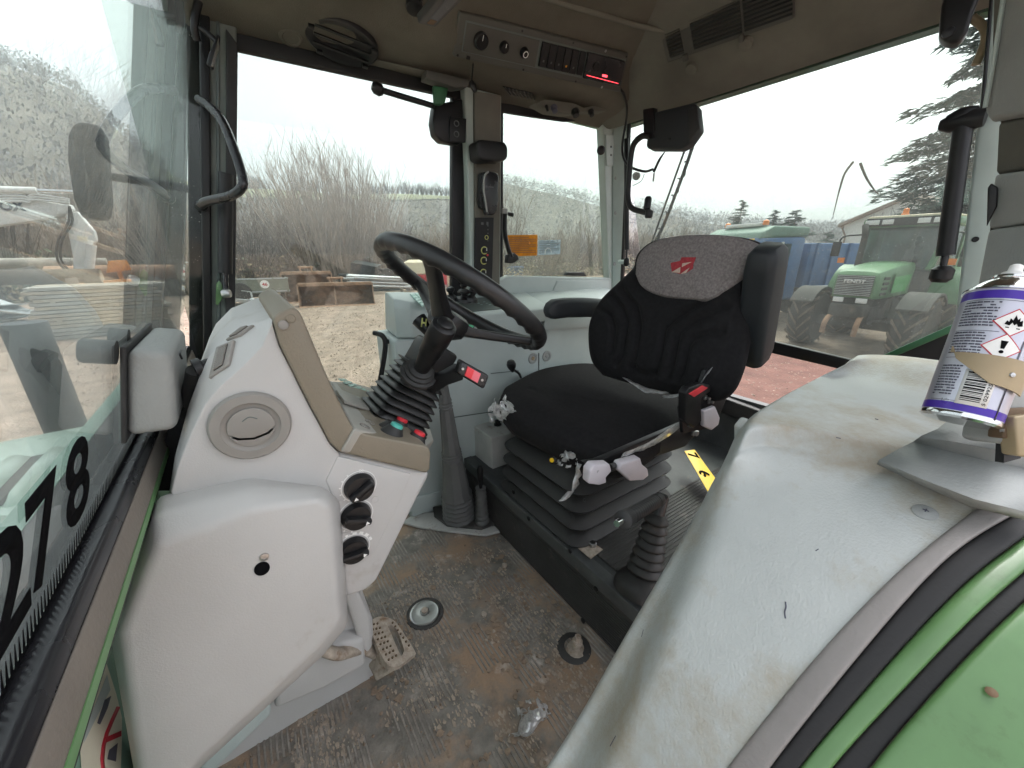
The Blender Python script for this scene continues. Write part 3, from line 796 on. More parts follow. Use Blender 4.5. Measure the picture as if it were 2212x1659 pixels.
# pedestal down to the floor
ped = prism('pedestal', yp([(430, 1760), (598, 1588), (700, 1526), (812, 1466), (806, 1340), (778, 1262), (600, 1330), (380, 1500)], 0.86), (0, 0.25, 0), 'dash_grey', dash, bevel=0.008)
prism('pedestal_panel', yp([(432, 1700), (588, 1545), (580, 1515), (430, 1600)], 0.78), (0, 0.09, 0), 'console_grey', ped, bevel=0.01)
prism('pedestal_wing', yp([(592, 1536), (700, 1490), (792, 1438), (788, 1380), (700, 1400), (600, 1470)], 0.82), (0, 0.06, 0), 'dash_grey', ped, bevel=0.012)
prism('pedestal_neck', yp([(768, 1262), (800, 1330), (806, 1400), (786, 1420), (760, 1340), (742, 1290)], 0.83), (0, 0.08, 0), 'dash_grey', ped, bevel=0.01)
# control panel with three rotary knobs
kb = [(697, 1038), (728, 977), (930, 1020), (926, 1034), (903, 1078), (837, 1213), (815, 1257), (789, 1279), (745, 1294), (733, 1231), (715, 1080)]
kbo = prism('knob_housing', yp(kb, YD + 0.002), (0, 0.30, 0), 'dash_grey', dash, bevel=0.012, seg=4)
kpan = prism('knob_panel', yp([(704, 1038), (730, 986), (888, 1024), (866, 1078), (810, 1191), (789, 1211), (737, 1226), (722, 1082)], YD - 0.002), (0, 0.01, 0), 'dash_grey', kbo, bevel=0.002)
for (u, v, a) in ((776, 1051, 150), (769, 1113, 25), (763, 1186, 5)):
    c = px(u, v, y=YD - 0.004)
    lathe('print_ring', [(0.0335, 0), (0.0335, 0.0008), (0.0315, 0.0008), (0.0315, 0)], c + V((0, 0.0015, 0)), (0, -1, 0), 'white_print', kpan, n=32, caps=False)
    kn = lathe('rotary_knob', [(0.0285, 0), (0.0285, 0.004), (0.026, 0.008), (0.025, 0.014), (0.0, 0.015)], c, (0, -1, 0), 'black', kpan, n=32)
    ex = V((math.cos(R(a)), 0, -math.sin(R(a)))); ez = V((math.sin(R(a)), 0, math.cos(R(a))))
    box('grip', c + V((0, -0.020, 0)), (0.050, 0.016, 0.012), 'black', kn, (ex, V((0, 1, 0)), ez), bevel=0.004)
    prism('pointer_mark', [c + V((0, -0.029, 0)) + ex * 0.020, c + V((0, -0.029, 0)) + ex * 0.013 + ez * 0.004, c + V((0, -0.029, 0)) + ex * 0.013 - ez * 0.004], (0, -0.0006, 0), 'white_print', kn)
for (u, v) in ((735, 1087), (810, 1079), (745, 1157)):
    lathe('blank_cap', [(0.0075, 0), (0.0075, 0.0012), (0.0062, 0.0012), (0.0062, 0.0006), (0, 0.0006)], px(u, v, y=YD - 0.002), (0, -1, 0), 'dash_grey', kpan, n=16)
for i in range(2):
    for j in range(2):
        lathe('symbol_petal', [(0.0022, 0), (0.0022, 0.0006), (0.0012, 0.0006), (0.0012, 0)], px(778 + i * 5, 1016 + j * 5, y=YD - 0.0022), (0, -1, 0), 'white_print', kpan, n=8, caps=False)
# printed scale arcs: short strokes round each knob
def strokes(u, v, a0, a1, n, r0, r1, w):
    c = px(u, v, y=YD - 0.0024)
    for i in range(n):
        a = R(a0 + (a1 - a0) * i / max(1, n - 1)); d = V((math.cos(a), 0, math.sin(a))); s = V((-math.sin(a), 0, math.cos(a)))
        prism('scale_stroke', [c + d * r0 - s * w, c + d * r1 - s * w, c + d * r1 + s * w, c + d * r0 + s * w], (0, -0.0006, 0), 'white_print', kpan)
strokes(776, 1051, 120, 235, 6, 0.033, 0.037, 0.0012)
strokes(769, 1113, 200, 250, 3, 0.034, 0.038, 0.0015)
strokes(763, 1186, 15, 100, 5, 0.034, 0.039, 0.004)
# round air vent: ring and two-piece flap
c = px(543, 919, y=YD - 0.002)
vr = lathe('round_vent', [(0.0565, 0), (0.0560, 0.004), (0.053, 0.008), (0.0405, 0.009), (0.039, 0.007), (0.035, 0.005), (0.0, 0.005)], c, (0, -1, 0), 'vent_grey', dash, n=56)
def arcpts(r, a0, a1, n, d): return [c + V((r * math.cos(R(a0 + (a1 - a0) * i / n)), d, r * math.sin(R(a0 + (a1 - a0) * i / n)))) for i in range(n + 1)]
K_ = .032
up_ = arcpts(K_, -8, 188, 24, -0.0055) + [c + V((-.62 * K_, -0.0055, -.42 * K_)), c + V((0.0, -0.0055, -.56 * K_)), c + V((.62 * K_, -0.0055, -.42 * K_))]
prism('vent_flap', up_, (0, -0.0045, 0), 'vent_grey', vr, bevel=0.0015)
lo_ = arcpts(K_, -168, -12, 20, -0.0055) + [c + V((.65 * K_, -0.0055, -.49 * K_)), c + V((0.0, -0.0055, -.63 * K_)), c + V((-.65 * K_, -0.0055, -.49 * K_))]
prism('vent_flap', lo_, (0, -0.003, 0), 'vent_grey', vr, bevel=0.0015)
tube('thumb_groove', [c + V((-0.010, -0.0100, 0.013)), c + V((0, -0.0100, 0.018)), c + V((0.010, -0.0100, 0.013))], 0.0009, 'console_dark', vr, n=6)
# slotted vents on the forward chamfer
def vent(quad, n):
    q = [hit(body, u, v)[0] for u, v in quad]
    nn = (q[1] - q[0]).cross(q[3] - q[0]).normalized()
    if nn.dot(CAM - q[0]) < 0: nn = -nn
    b = prism('slot_vent', [p - nn * 0.004 for p in q], nn * 0.009, 'vent_grey', dash, bevel=0.002)
    f = lambda s, t: q[0].lerp(q[1], s).lerp(q[3].lerp(q[2], s), t)
    prism('vent_mouth', [f(.28, .10) + nn * .0052, f(.74, .10) + nn * .0052, f(.74, .90) + nn * .0052, f(.28, .90) + nn * .0052], nn * 0.0006, 'black', b)
    for i in range(n):
        t = .11 + .78 * (i + .5) / n; w = .78 / n * .28
        prism('slat', [f(.28, t - w) + nn * .006, f(.74, t - w) + nn * .006, f(.74, t + w) + nn * .006, f(.28, t + w) + nn * .006], nn * 0.002, 'vent_grey', b)
vent([(472, 752), (510, 736), (498, 790), (455, 820)], 12)
vent([(490, 738), (520, 728), (552, 704), (522, 714)], 8)

# ================================================================= wiper motor box on the windscreen
A_ = pxp(258, 757, GP, GN); B_ = pxp(270, 932, GP, GN); y0 = A_.y
wm = thing('wiper_motor_box', 'rounded grey plastic box fixed to the windscreen left of the dashboard', 'box', (A_.x, y0, B_.z))
x1 = px(372, 762, y=y0).x; y1 = px(410, 742, x=x1).y
prof = [A_ + V((0.006, 0, 0)), px(370, 760, y=y0), px(384, 930, y=y0), B_ + V((0.006, 0, 0))]
for i, p in enumerate(prof): prof[i] = V((p.x, y0, p.z))
prism('housing', prof, (0, y1 - y0, 0), 'trim_grey', wm, bevel=0.013, seg=5)
gk = [A_ + GU * 0.006 + GN * 0.001, A_ + GU * 0.006 + GN * 0.007, B_ - GU * 0.005 + GN * 0.007, B_ - GU * 0.005 + GN * 0.001]
prism('gasket', [V((p.x, y0 - 0.006, p.z)) for p in gk], (0, y1 - y0 + 0.012, 0), 'rubber', wm, bevel=0.002)
lathe('peg', [(0.016, 0.0), (0.016, 0.03), (0.014, 0.034), (0, 0.034)], pxp(240, 772, GP, GN) + GN * 0.0 + V((0, 0.03, 0)), -GN, 'rubber', wm, n=20)
lathe('peg', [(0.014, 0.0), (0.014, 0.02), (0, 0.022)], pxp(262, 745, GP, GN) + V((0, 0.05, 0.0)), -GN, 'rubber', wm, n=20)
tube('bump_mark', [px(393, 775, x=x1 + .002), px(389, 765, x=x1 + .002), px(392, 757, x=x1 + .002)], 0.0015, 'black', wm, n=6)
# hose clip between the box and the dashboard
hc = thing('hose_union', 'small black hose union between the grey box and the dashboard', 'hose fitting', px(432, 800, y=.80))
lathe('collar', [(0.018, 0), (0.018, 0.010), (0.013, 0.012), (0.013, 0.03), (0.017, 0.032), (0.017, 0.045), (0, 0.045)], px(421, 800, y=.78), (1, 0.2, 0.15), 'black', hc, n=20)
tube('hose', [px(421, 800, y=.78), px(415, 830, y=.80), px(405, 870, y=.83)], 0.012, 'rubber', hc)

# ================================================================= the numbers stuck on the windscreen
nb = thing('number_sticker', 'black number 278 stuck on the windscreen above the bonnet', 'sticker', gp(0.45, 0.04))
for ch, y0_, w_ in (('2', 0.333, 0.070), ('7', 0.403, 0.066), ('8', 0.489, 0.076)):
    textfit('digit', ch, gp(y0_, 0.040) + GN * 0.0015, (0, 1, 0), GU, w_, 0.088, 'sticker_black', nb, 0.0004, bold=0.02)
# ================================================================= steering wheel and column
SC = V((0.470, YC, 1.040)); SA = R(36.5)
SW_N = V((math.sin(SA), 0, math.cos(SA))); SE1 = V((math.cos(SA), 0, -math.sin(SA))); SE2 = V((0, 1, 0)); SR = 0.226
st = thing('steering_wheel', 'black three-spoke steering wheel on a column with ribbed rubber gaiter', 'steering wheel', SC - SW_N * 0.36)
N, K = 108, 14
vs_, fs_ = [], []
for i in range(N):
    t = 2 * math.pi * i / N; d = SE1 * math.cos(t) + SE2 * math.sin(t); c = SC + d * SR
    gpz = 0.0026 * math.cos(t * 36)
    for j in range(K):
        a = 2 * math.pi * j / K
        und = max(0, -math.sin(a))                    # finger grips on the under side
        r = 0.0182 + gpz * und
        vs_.append(c + d * (0.92 * r * math.cos(a)) + SW_N * (r * 1.08 * math.sin(a)))
for i in range(N):
    for j in range(K):
        fs_.append([i * K + j, i * K + (j + 1) % K, ((i + 1) % N) * K + (j + 1) % K, ((i + 1) % N) * K + j])
rim = mesh('rim', vs_, fs_, 'wheel_rubber', st, ang=0)
hub = SC - SW_N * 0.075
def proj(p):
    d = V(p) - CAM; z = d.dot(FW); return W / 2 + FPX * d.dot(RT) / z, H / 2 - FPX * d.dot(UP) / z
def rim_at(u, v):
    best = min(range(360), key=lambda a: (proj(SC + (SE1 * math.cos(R(a)) + SE2 * math.sin(R(a))) * SR)[0] - u) ** 2 + (proj(SC + (SE1 * math.cos(R(a)) + SE2 * math.sin(R(a))) * SR)[1] - v) ** 2)
    return best
a1, a2 = rim_at(928, 548), rim_at(1152, 752)
a3 = 90 + (90 - (a1 % 360)) if False else (a1 + (a2 - a1) % 360 / 2 + 180) % 360
for a in (a1, a2, a3):
    d = SE1 * math.cos(R(a)) + SE2 * math.sin(R(a)); s = SW_N.cross(d)
    rings = []
    for f, w, h, dz in ((0.10, 0.034, 0.017, -0.075), (0.25, 0.026, 0.014, -0.070), (0.55, 0.019, 0.0125, -0.042), (0.85, 0.018, 0.012, -0.012), (0.97, 0.022, 0.012, 0.0)):
        c = SC + d * SR * f + SW_N * dz
        rings.append(rrect(c, s, SW_N, w, h, 0.007, 3))
    loft('spoke', rings, 'wheel_rubber', st, ang=50)
lathe('hub', [(0.030, -0.035), (0.050, -0.02), (0.056, 0.0), (0.052, 0.018), (0.040, 0.026), (0.0, 0.028)], hub, SW_N, 'wheel_rubber', st, n=32)
col = lathe('column', [(0.030, 0.0), (0.030, 0.10), (0.024, 0.12), (0.024, 0.18)], SC - SW_N * 0.24, SW_N, 'black', st, n=24)
# switch block below the hub
bc = SC - SW_N * 0.175
box('switch_block', bc + V((0, -0.01, 0)), (0.085, 0.10, 0.075), 'black', st, (SE1, SE2, SW_N), bevel=0.010, seg=3)
for k in range(2): tube('chrome_pin', [bc + SE1 * -0.046 + SE2 * -0.064 + SW_N * (-0.032 + 0.034 * k), bc + SE1 * -0.046 + SE2 * -0.064 + SW_N * (-0.002 + 0.034 * k)], 0.006, 'chrome', st, k=0)
# thick stalk with a round button on its end
p0, p1 = px(908, 800, y=.79), px(962, 700, y=.70)
ax = (p1 - p0).normalized(); L = (p1 - p0).length
lathe('stalk_boot', [(0.041, -0.006), (0.041, 0.002), (0.034, 0.004), (0.034, 0.009), (0.027, 0.011), (0.027, 0.017), (0.020, 0.020)], p0 - ax * 0.012, ax, 'rubber', st, n=28)
sk = lathe('stalk', [(0.016, 0.0), (0.019, L * .18), (0.0225, L * .40), (0.0225, L * .42), (0.0245, L * .43), (0.0255, L * .66), (0.0265, L * .67), (0.0265, L * .93), (0.025, L * .97), (0.017, L)], p0, ax, 'black', st, n=28)
lathe('stalk_button', [(0.0175, L * .985), (0.017, L * 1.03), (0.014, L * 1.045), (0, L * 1.05)], p0, ax, 'black', sk, n=24)
# second stalk with red rocker
p0, p1 = px(930, 830, y=.80), px(990, 803, y=.74)
rings = [rrect(p0.lerp(p1, f), V((0, 0, 1)), V((0.2, -1, 0)).normalized(), a, b, 0.006, 3) for f, a, b in ((0, .020, .016), (.5, .015, .014), (1, .017, .016))]
loft('rocker_arm', rings, 'black', st, ang=50)
q = [px(u, v, y=y) for u, v, y in ((995, 777, .72), (1058, 812, .70), (1046, 842, .70), (986, 806, .72))]
nn = (q[1] - q[0]).cross(q[3] - q[0]).normalized()
if nn.dot(CAM - q[0]) < 0: nn = -nn
rk = prism('rocker_box', q, -nn * 0.030, 'black', st, bevel=0.006, seg=3)
f = lambda s, t: q[0].lerp(q[1], s).lerp(q[3].lerp(q[2], s), t)
prism('rocker_face', [f(.06, .1), f(.94, .1), f(.94, .9), f(.06, .9)], nn * 0.002, 'black_gloss', rk, bevel=0.001)
prism('rocker_key', [f(.24, .16) + nn * .002, f(.46, .16) + nn * .002, f(.46, .84) + nn * .002, f(.24, .84) + nn * .002], nn * 0.006, 'red_plastic', rk, bevel=0.001)
prism('rocker_key', [f(.46, .16) + nn * .002, f(.70, .16) + nn * .002, f(.70, .84) + nn * .002, f(.46, .84) + nn * .002], nn * 0.0035, 'pink_plastic', rk, bevel=0.001)
for s in (.14, .82): lathe('screw', [(0.003, 0), (0.0028, 0.001), (0, 0.0012)], f(s, .5) + nn * .002, nn, 'steel', rk, n=10)
for i in range(4): prism('grip_slot', [f(.02 + i * .05, 1.0) - nn * .006, f(.045 + i * .05, 1.0) - nn * .006, f(.045 + i * .05, 1.0) - nn * .022, f(.02 + i * .05, 1.0) - nn * .022], V((0, -0.0004, -0.0006)), 'console_dark', rk)
# gear shift stalk behind, with a yellow H
p0, p1 = px(945, 735, y=.95), px(905, 690, y=1.0)
sh2 = tube('shift_stalk', [p0, p0.lerp(p1, .5), p1], [0.016, 0.018, 0.022], 'black', st)
textfit('letter', 'H', px(909, 706, y=.972), (0.8, -0.5, -0.2), (0.2, 0.0, 1), 0.014, 0.024, 'print_yellow', sh2, 0.0008, bold=.03)
# the concertina gaiter
def sq(L_, a, b, r=0.022): return rrect(SC - SW_N * L_, SE1, SE2, a, b, r, 4)
rings = []
for i in range(9):
    L_ = 0.362 - i * 0.0175; f = i / 8; a = 0.074 * (1 - f) + 0.055 * f; b = 0.078 * (1 - f) + 0.060 * f
    if i == 0: rings += [sq(L_ + 0.006, a * 1.02, b * 1.02), sq(L_ - 0.008, a * 1.02, b * 1.02)]
    rings += [sq(L_ - 0.009, a * .84, b * .84), sq(L_ - 0.0125, a, b), sq(L_ - 0.0155, a * 1.0, b * 1.0)]
rings += [sq(0.205, 0.045, 0.046)]
ga = loft('gaiter', rings, 'gaiter_black', st, ang=60)
# ================================================================= seat platform
PZ = 0.225
pf = thing('seat_platform', 'scuffed dark metal step carrying the seat, ribbed rubber along its front', 'platform', (1.2, YC, 0))
prism('step', [(0.745, 0.20, -0.015), (0.745, 1.46, -0.015), (0.745, 1.46, PZ), (0.745, 0.20, PZ)], (1.10, 0, 0), 'platform', pf, bevel=0.008)
prism('edge_strip', [(0.728, 0.20, PZ - 0.045), (0.728, 1.455, PZ - 0.045), (0.728, 1.455, PZ + 0.004), (0.728, 0.20, PZ + 0.004)], (0.040, 0, 0), 'platform', pf, bevel=0.003)
fs = prism('front_skirt', [(0.735, 0.20, 0.0), (0.735, 1.45, 0.0), (0.735, 1.45, PZ - 0.047), (0.735, 0.20, PZ - 0.047)], (0.01, 0, 0), 'rubber_dusty', pf)
for i in range(16): prism('skirt_rib', [(0.730, 0.20, 0.012 + i * 0.0095), (0.730, 1.45, 0.012 + i * 0.0095), (0.730, 1.45, 0.0165 + i * 0.0095), (0.730, 0.20, 0.0165 + i * 0.0095)], (0.008, 0, 0), 'rubber_dusty', fs)
for u, v in ((1232, 1190), (1287, 1272), (1142, 1120), (1260, 1340), (1110, 1062)):
    p = px(u, v, x=0.727)
    lathe('bolt', [(0.009, 0), (0.009, 0.004), (0.005, 0.006), (0, 0.006)], p, (-1, 0, 0), 'black', pf, n=12)
# ribbed rubber on top, behind the bellows
top = prism('top_mat', [(0.79, 0.22, PZ), (1.83, 0.22, PZ), (1.83, 0.72, PZ), (0.79, 0.72, PZ)], (0, 0, 0.006), 'rubber_dusty', pf)
for i in range(40): prism('top_rib', [(0.79, 0.225 + i * 0.0125, PZ + .006), (1.83, 0.225 + i * 0.0125, PZ + .006), (1.83, 0.231 + i * 0.0125, PZ + .006), (0.79, 0.231 + i * 0.0125, PZ + .006)], (0, 0, 0.0025), 'rubber_dusty', top)
c = px(1280, 1180, z=PZ + .01)
prism('bolt_plate', [px(1270, 1166, z=PZ + .0105), px(1302, 1188, z=PZ + .0105), px(1276, 1208, z=PZ + .0105), px(1248, 1184, z=PZ + .0105)], (0, 0, 0.003), 'steel_worn', pf)
lathe('bolt_head', [(0.013, 0), (0.013, 0.010), (0.011, 0.012), (0, 0.012)], c + V((0, 0, .004)), (0, 0, 1), 'steel', pf, n=6, ang=20)

# ================================================================= driver seat
seat = thing('driver_seat', 'black cloth driver seat with grey headrest and rubber bellows under its cushion', 'seat', (1.02, 0.93, PZ))
# bellows: four stacked skirts
def bring(z, e, r=0.06): return rrect((1.00, 0.935, z), (1, 0, 0), (0, 1, 0), 0.225 + e, 0.195 + e, r, 5)
rings = [bring(PZ + 0.004, 0.02)]
for i in range(4):
    z0 = PZ + 0.012 + i * 0.062; e = 0.030 - 0.004 * i
    rings += [bring(z0, e + 0.012), bring(z0 + 0.008, e + 0.016), bring(z0 + 0.026, e - 0.004), bring(z0 + 0.058, e - 0.055)]
rings += [bring(PZ + 0.262, -0.05)]
bel = loft('bellows', rings, 'bellows_rubber', seat, ang=60)
p0_, n0_ = hit(bel, 1262, 1086); p1_, _ = hit(bel, 1332, 1058)
ex_t = (p1_ - p0_).normalized(); ey_t = n0_.cross(ex_t)
if ey_t.z < 0: ey_t = -ey_t
textfit('moulded_name', 'GRAMMER', p0_ + n0_ * .0006, ex_t, ey_t, .085, .013, 'platform', bel, .0006)
# steel pan below the cushion
pan = prism('seat_pan', [(0.83, 0.70, 0.475), (1.27, 0.70, 0.475), (1.27, 1.15, 0.475), (0.83, 1.15, 0.475)], (0, 0, 0.055), 'black', seat, bevel=0.008)
rail = prism('side_rail', [px(1262, 1000, y=.66), px(1290, 996, y=.66), px(1512, 900, y=.66), px(1512, 930, y=.66), px(1480, 965, y=.66), px(1310, 1024, y=.66)], (0, 0.02, 0), 'black', seat, bevel=0.003)
lathe('rail_bolt', [(0.014, 0), (0.014, 0.008), (0.010, 0.010), (0.010, 0.018), (0, 0.018)], px(1497, 933, y=.655), (0, -1, 0), 'steel', seat, n=6, ang=20)
# cushion
def zp(pts, z): return [px(u, v, z=z) for u, v in pts]
CZ = 0.60
co = [px(u, v, z=z) for u, v, z in ((1082, 862, .585), (1098, 892, .58), (1160, 926, .572), (1230, 958, .565), (1290, 980, .562), (1345, 985, .562), (1395, 962, .565), (1450, 925, .575), (1485, 895, .585), (1480, 868, .585), (1410, 835, .575), (1330, 800, .575), (1270, 785, .580), (1180, 795, .59), (1105, 830, .595))]
cn = V((-0.05, 0, 1)).normalized()
cg = lambda pts: [pxp(u, v, (0.9, 0.9, 0.60), cn) for u, v in pts]
grooves = [cg(x) for x in ([(1145, 845), (1190, 868), (1260, 882), (1300, 878)], [(1195, 825), (1225, 848), (1275, 862), (1325, 858)], [(1240, 806), (1262, 826), (1300, 838)],
                           [(1330, 905), (1338, 888), (1318, 868)], [(1365, 905), (1340, 875), (1400, 852)], [(1390, 905), (1360, 882), (1430, 858)], [(1400, 888), (1392, 880), (1425, 868)])]
def cshape(q, f): return 0.012 * math.exp(-((q.x - 0.82) / 0.07) ** 2) - 0.014 * math.exp(-(((q.y - 0.93) / 0.13) ** 2 + ((q.x - 1.08) / 0.16) ** 2))
cush = pillow('cushion', co, cn, 'fabric', seat, bulge=0.034, back=0.090, grooves=grooves, gw=0.011, gd=0.028, nr=46, k=12, power=4.5, shape=cshape)
# backrest
BP, BD = V((1.155, 0, 0.62)), V((0.30, 0, 1)).normalized(); BN = V((-BD.z, 0, BD.x))
def bk(pts, d=0.0): return [pxp(u, v, BP + BN * d, BN) for u, v in pts]
bo = bk([(1300, 806), (1277, 775), (1271, 728), (1276, 690), (1298, 648), (1338, 608), (1368, 578), (1378, 548), (1410, 522), (1470, 512), (1550, 511), (1615, 520), (1645, 540), (1646, 578), (1625, 640), (1606, 720), (1590, 790), (1568, 838), (1535, 858), (1480, 852), (1400, 834), (1345, 820)])
bgro = [bk(x) for x in ([(1330, 640), (1355, 672), (1365, 700), (1352, 770), (1338, 788)], [(1352, 628), (1385, 668), (1392, 705), (1382, 770), (1372, 790)], [(1300, 668), (1330, 688), (1338, 712), (1330, 760)],
                        [(1560, 640), (1470, 690), (1446, 712), (1436, 772), (1420, 806)], [(1580, 668), (1500, 705), (1478, 722), (1464, 790), (1448, 818)], [(1570, 720), (1512, 735), (1500, 748), (1488, 800), (1474, 822)],
                        [(1372, 790), (1384, 806), (1404, 812), (1420, 806)])]
def bshape(q, f):
    y = (q.y - 0.89); return 0.02 * min(1, (abs(y) / 0.26) ** 2) * (1 if f < .9 else (1 - f) * 10) 
back = pillow('backrest', bo, BN, 'fabric', seat, bulge=0.035, back=0.075, grooves=bgro, gw=0.011, gd=0.018, nr=46, k=9, power=5, shape=bshape)
ho = bk([(1373, 592), (1378, 556), (1402, 528), (1450, 512), (1530, 507), (1600, 514), (1642, 534), (1636, 552), (1600, 596), (1560, 630), (1525, 645), (1470, 643), (1420, 635), (1386, 618)], 0.052)
head = pillow('headrest', ho, BN, 'head_fabric', seat, bulge=0.014, back=0.105, nr=16, k=8, power=3)
# emblem on the headrest: three joined triangles on a red ground
def em(pts, d): return [pxp(u, v, BP + BN * d, BN) for u, v in pts]
eb = prism('emblem', em([(1449, 568), (1469, 564), (1473, 556), (1504, 556), (1498, 570), (1497, 580), (1482, 590), (1470, 592), (1452, 588)], 0.0665), BN * 0.0015, 'red_emblem', head)
for t in ([(1451, 588), (1470, 577), (1469, 590)], [(1470, 592), (1490, 578), (1482, 590)], [(1473, 577), (1494, 566), (1474, 569)]):
    prism('emblem_triangle', em(t, 0.0682), BN * 0.001, 'cream_emblem', eb)
# armrests
a0 = px(1188, 668, y=1.235); a1 = px(1300, 672, y=1.235)
rings = []
for f, w, h, dz in ((0, .018, .012, -.002), (.04, .026, .030, -.002), (.12, .032, .040, 0), (.35, .034, .040, .004), (.7, .034, .041, .0), (1.0, .034, .042, -.008), (1.25, .033, .04, -.02)):
    rings.append(rrect(a0.lerp(V((a1.x, a1.y, a0.z - .01)), f) + V((-0.02, 0, dz)), (0, 1, 0), (0.06, 0, 1), w, h, min(w, h) * .6, 4))
loft('armrest', rings, 'armrest', seat, ang=50)
q0, q1 = px(1660, 532, y=.525), px(1625, 782, y=.565)
ax = (q0 - q1).normalized(); L = (q0 - q1).length
e2 = V((0, 1, 0)); e2 = (e2 - ax * e2.dot(ax)).normalized(); e1 = e2.cross(ax)
rings = []
for f, w, h, s in ((-.01, .026, .026, 0), (.03, .040, .044, 0), (.12, .044, .052, 0), (.5, .043, .054, 0), (.85, .042, .052, 0), (.96, .039, .046, 0), (1.0, .028, .032, 0)):
    rings.append(rrect(q1 + ax * L * f, e2, e1, w, h, min(w, h) * .55, 4))
loft('armrest', rings, 'armrest', seat, ang=50)
# side bracket with slots, buckle and levers
br = prism('side_bracket', [px(u, v, y=.60) for u, v in ((1560, 770), (1592, 742), (1583, 800), (1570, 860), (1552, 905), (1520, 928), (1476, 935), (1470, 880), (1508, 850), (1524, 800), (1545, 790))], (0, 0.012, 0), 'black', seat, bevel=0.002)
for a, b in (((1548, 800), (1541, 838)), ((1536, 838), (1530, 868)), ((1523, 895), (1519, 910)), ((1494, 905), (1487, 922))):
    tube('slot', [px(*a, y=.598), px(*b, y=.598)], 0.004, 'console_dark', br, k=0, n=8)
for u, v in ((1545, 818), (1530, 866), (1522, 858)): lathe('bracket_bolt', [(0.009, 0), (0.009, 0.006), (0.005, 0.008), (0.005, 0.018), (0, 0.018)], px(u, v, y=.597), (0, -1, 0), 'steel', br, n=6, ang=20)
lv = prism('adjust_lever', [px(u, v, y=.575) for u, v in ((1521, 888), (1546, 878), (1556, 902), (1553, 918), (1538, 930), (1522, 922))], (0, 0.016, 0), 'white_lever', seat, bevel=0.005)
# white height levers below the cushion front
for pts, y in (([(1274, 1018), (1284, 1005), (1318, 1003), (1322, 1018), (1310, 1032), (1311, 1044), (1295, 1049), (1272, 1046)], .60), ([(1342, 1002), (1384, 990), (1388, 1004), (1400, 1014), (1402, 1028), (1390, 1038), (1362, 1040), (1336, 1016)], .615)):
    prism('height_lever', [px(u, v, y=y) for u, v in pts], (0.004, 0.03, 0), 'white_lever', seat, bevel=0.005)
text_p = px(1290, 1015, y=.5985)
textfit('lever_mark', 'F', px(1290, 1022, y=.5985), (0.9, 0, 0.1), (0, 0, 1), 0.006, 0.007, 'trim_grey', seat, .0004)
tube('lever_rod', [px(1316, 1010, y=.62), px(1338, 1000, y=.66), px(1335, 985, y=.70)], 0.010, 'black', seat)
lathe('yellow_knob', [(0.012, 0), (0.012, 0.010), (0.007, 0.011), (0.007, 0.013), (0, 0.013)], px(1196, 994, y=.80), (-1, -0.4, 0.5), 'black', seat, n=14)
lathe('yellow_cap', [(0.007, 0.012), (0.007, 0.016), (0, 0.017)], px(1196, 994, y=.80), (-1, -0.4, 0.5), 'yellow', seat, n=12)
# belt buckle
bx = [px(u, v, y=.575) for u, v in ((1481, 850), (1489, 838), (1515, 828), (1535, 832), (1535, 846), (1515, 862), (1516, 910), (1500, 924), (1480, 908))]
bu = prism('belt_buckle', bx, (0, 0.025, 0), 'black', seat, bevel=0.004)
prism('buckle_button', [px(u, v, y=.572) for u, v in ((1489, 851), (1518, 833), (1530, 838), (1500, 858))], (0, 0.01, 0), 'red_plastic', bu, bevel=0.001)

# ---- torn wrapping film left on the seat
def film(label, rows, k=10, amp=0.011, seed=0):
    """crumpled sheet of clear film through rows of points"""
    rs = [crom(r, k) for r in rows]
    cols = len(rs[0]); dense = [crom([r[j] for r in rs], 5) for j in range(cols)]
    g_ = [[dense[j][i] for j in range(cols)] for i in range(len(dense[0]))]
    for i, r in enumerate(g_):
        for j, p in enumerate(r):
            a = noise.noise_vector(p * 45 + V((seed, 0, 0))); b = noise.noise_vector(p * 110 + V((seed, 4, 0)))
            r[j] = p + a * amp + b * amp * .5
    kc = len(g_[0]); kr = len(g_); fs_ = []
    for i in range(kr - 1):
        for j in range(kc - 1):
            edge = min(i, j, kr - 2 - i, kc - 2 - j)
            if kr > 9 and kc > 9 and edge < 4 and noise.noise(g_[i][j] * 60 + V((seed * 3, 1, 0))) > .12 * edge - .12: continue     # ragged tear
            fs_.append([i * kc + j, i * kc + j + 1, (i + 1) * kc + j + 1, (i + 1) * kc + j])
    o = mesh('plastic_film', [p for r in g_ for p in r], fs_, 'plastic_film', None, solid=0.0006, ang=25)
    return tag(o, label, 'plastic film')
film('torn clear plastic film hanging off the front right corner of the seat cushion', [[px(1062, 866, y=1.14), px(1083, 852, y=1.12), px(1104, 868, y=1.08)], [px(1056, 888, y=1.15), px(1086, 884, y=1.11), px(1122, 896, y=1.06)], [px(1060, 908, y=1.15), px(1098, 914, y=1.10), px(1136, 912, y=1.06)]], seed=1)
film('strip of clear film dangling below the front edge of the cushion', [[px(1120, 898, y=1.08), px(1145, 915, y=1.02), px(1172, 930, y=.97)], [px(1126, 912, y=1.05), px(1156, 938, y=.99), px(1190, 948, y=.93)], [px(1140, 922, y=1.05), px(1172, 970, y=.97), px(1190, 966, y=.93)]], seed=2)
film('shiny scrap of clear film caught above the yellow knob', [[px(1206, 962, y=.86), px(1232, 956, y=.82), px(1258, 968, y=.78)], [px(1202, 985, y=.85), px(1226, 985, y=.80), px(1252, 988, y=.77)], [px(1200, 1004, y=.84), px(1226, 1008, y=.79), px(1250, 1002, y=.77)]], amp=.010, seed=3)
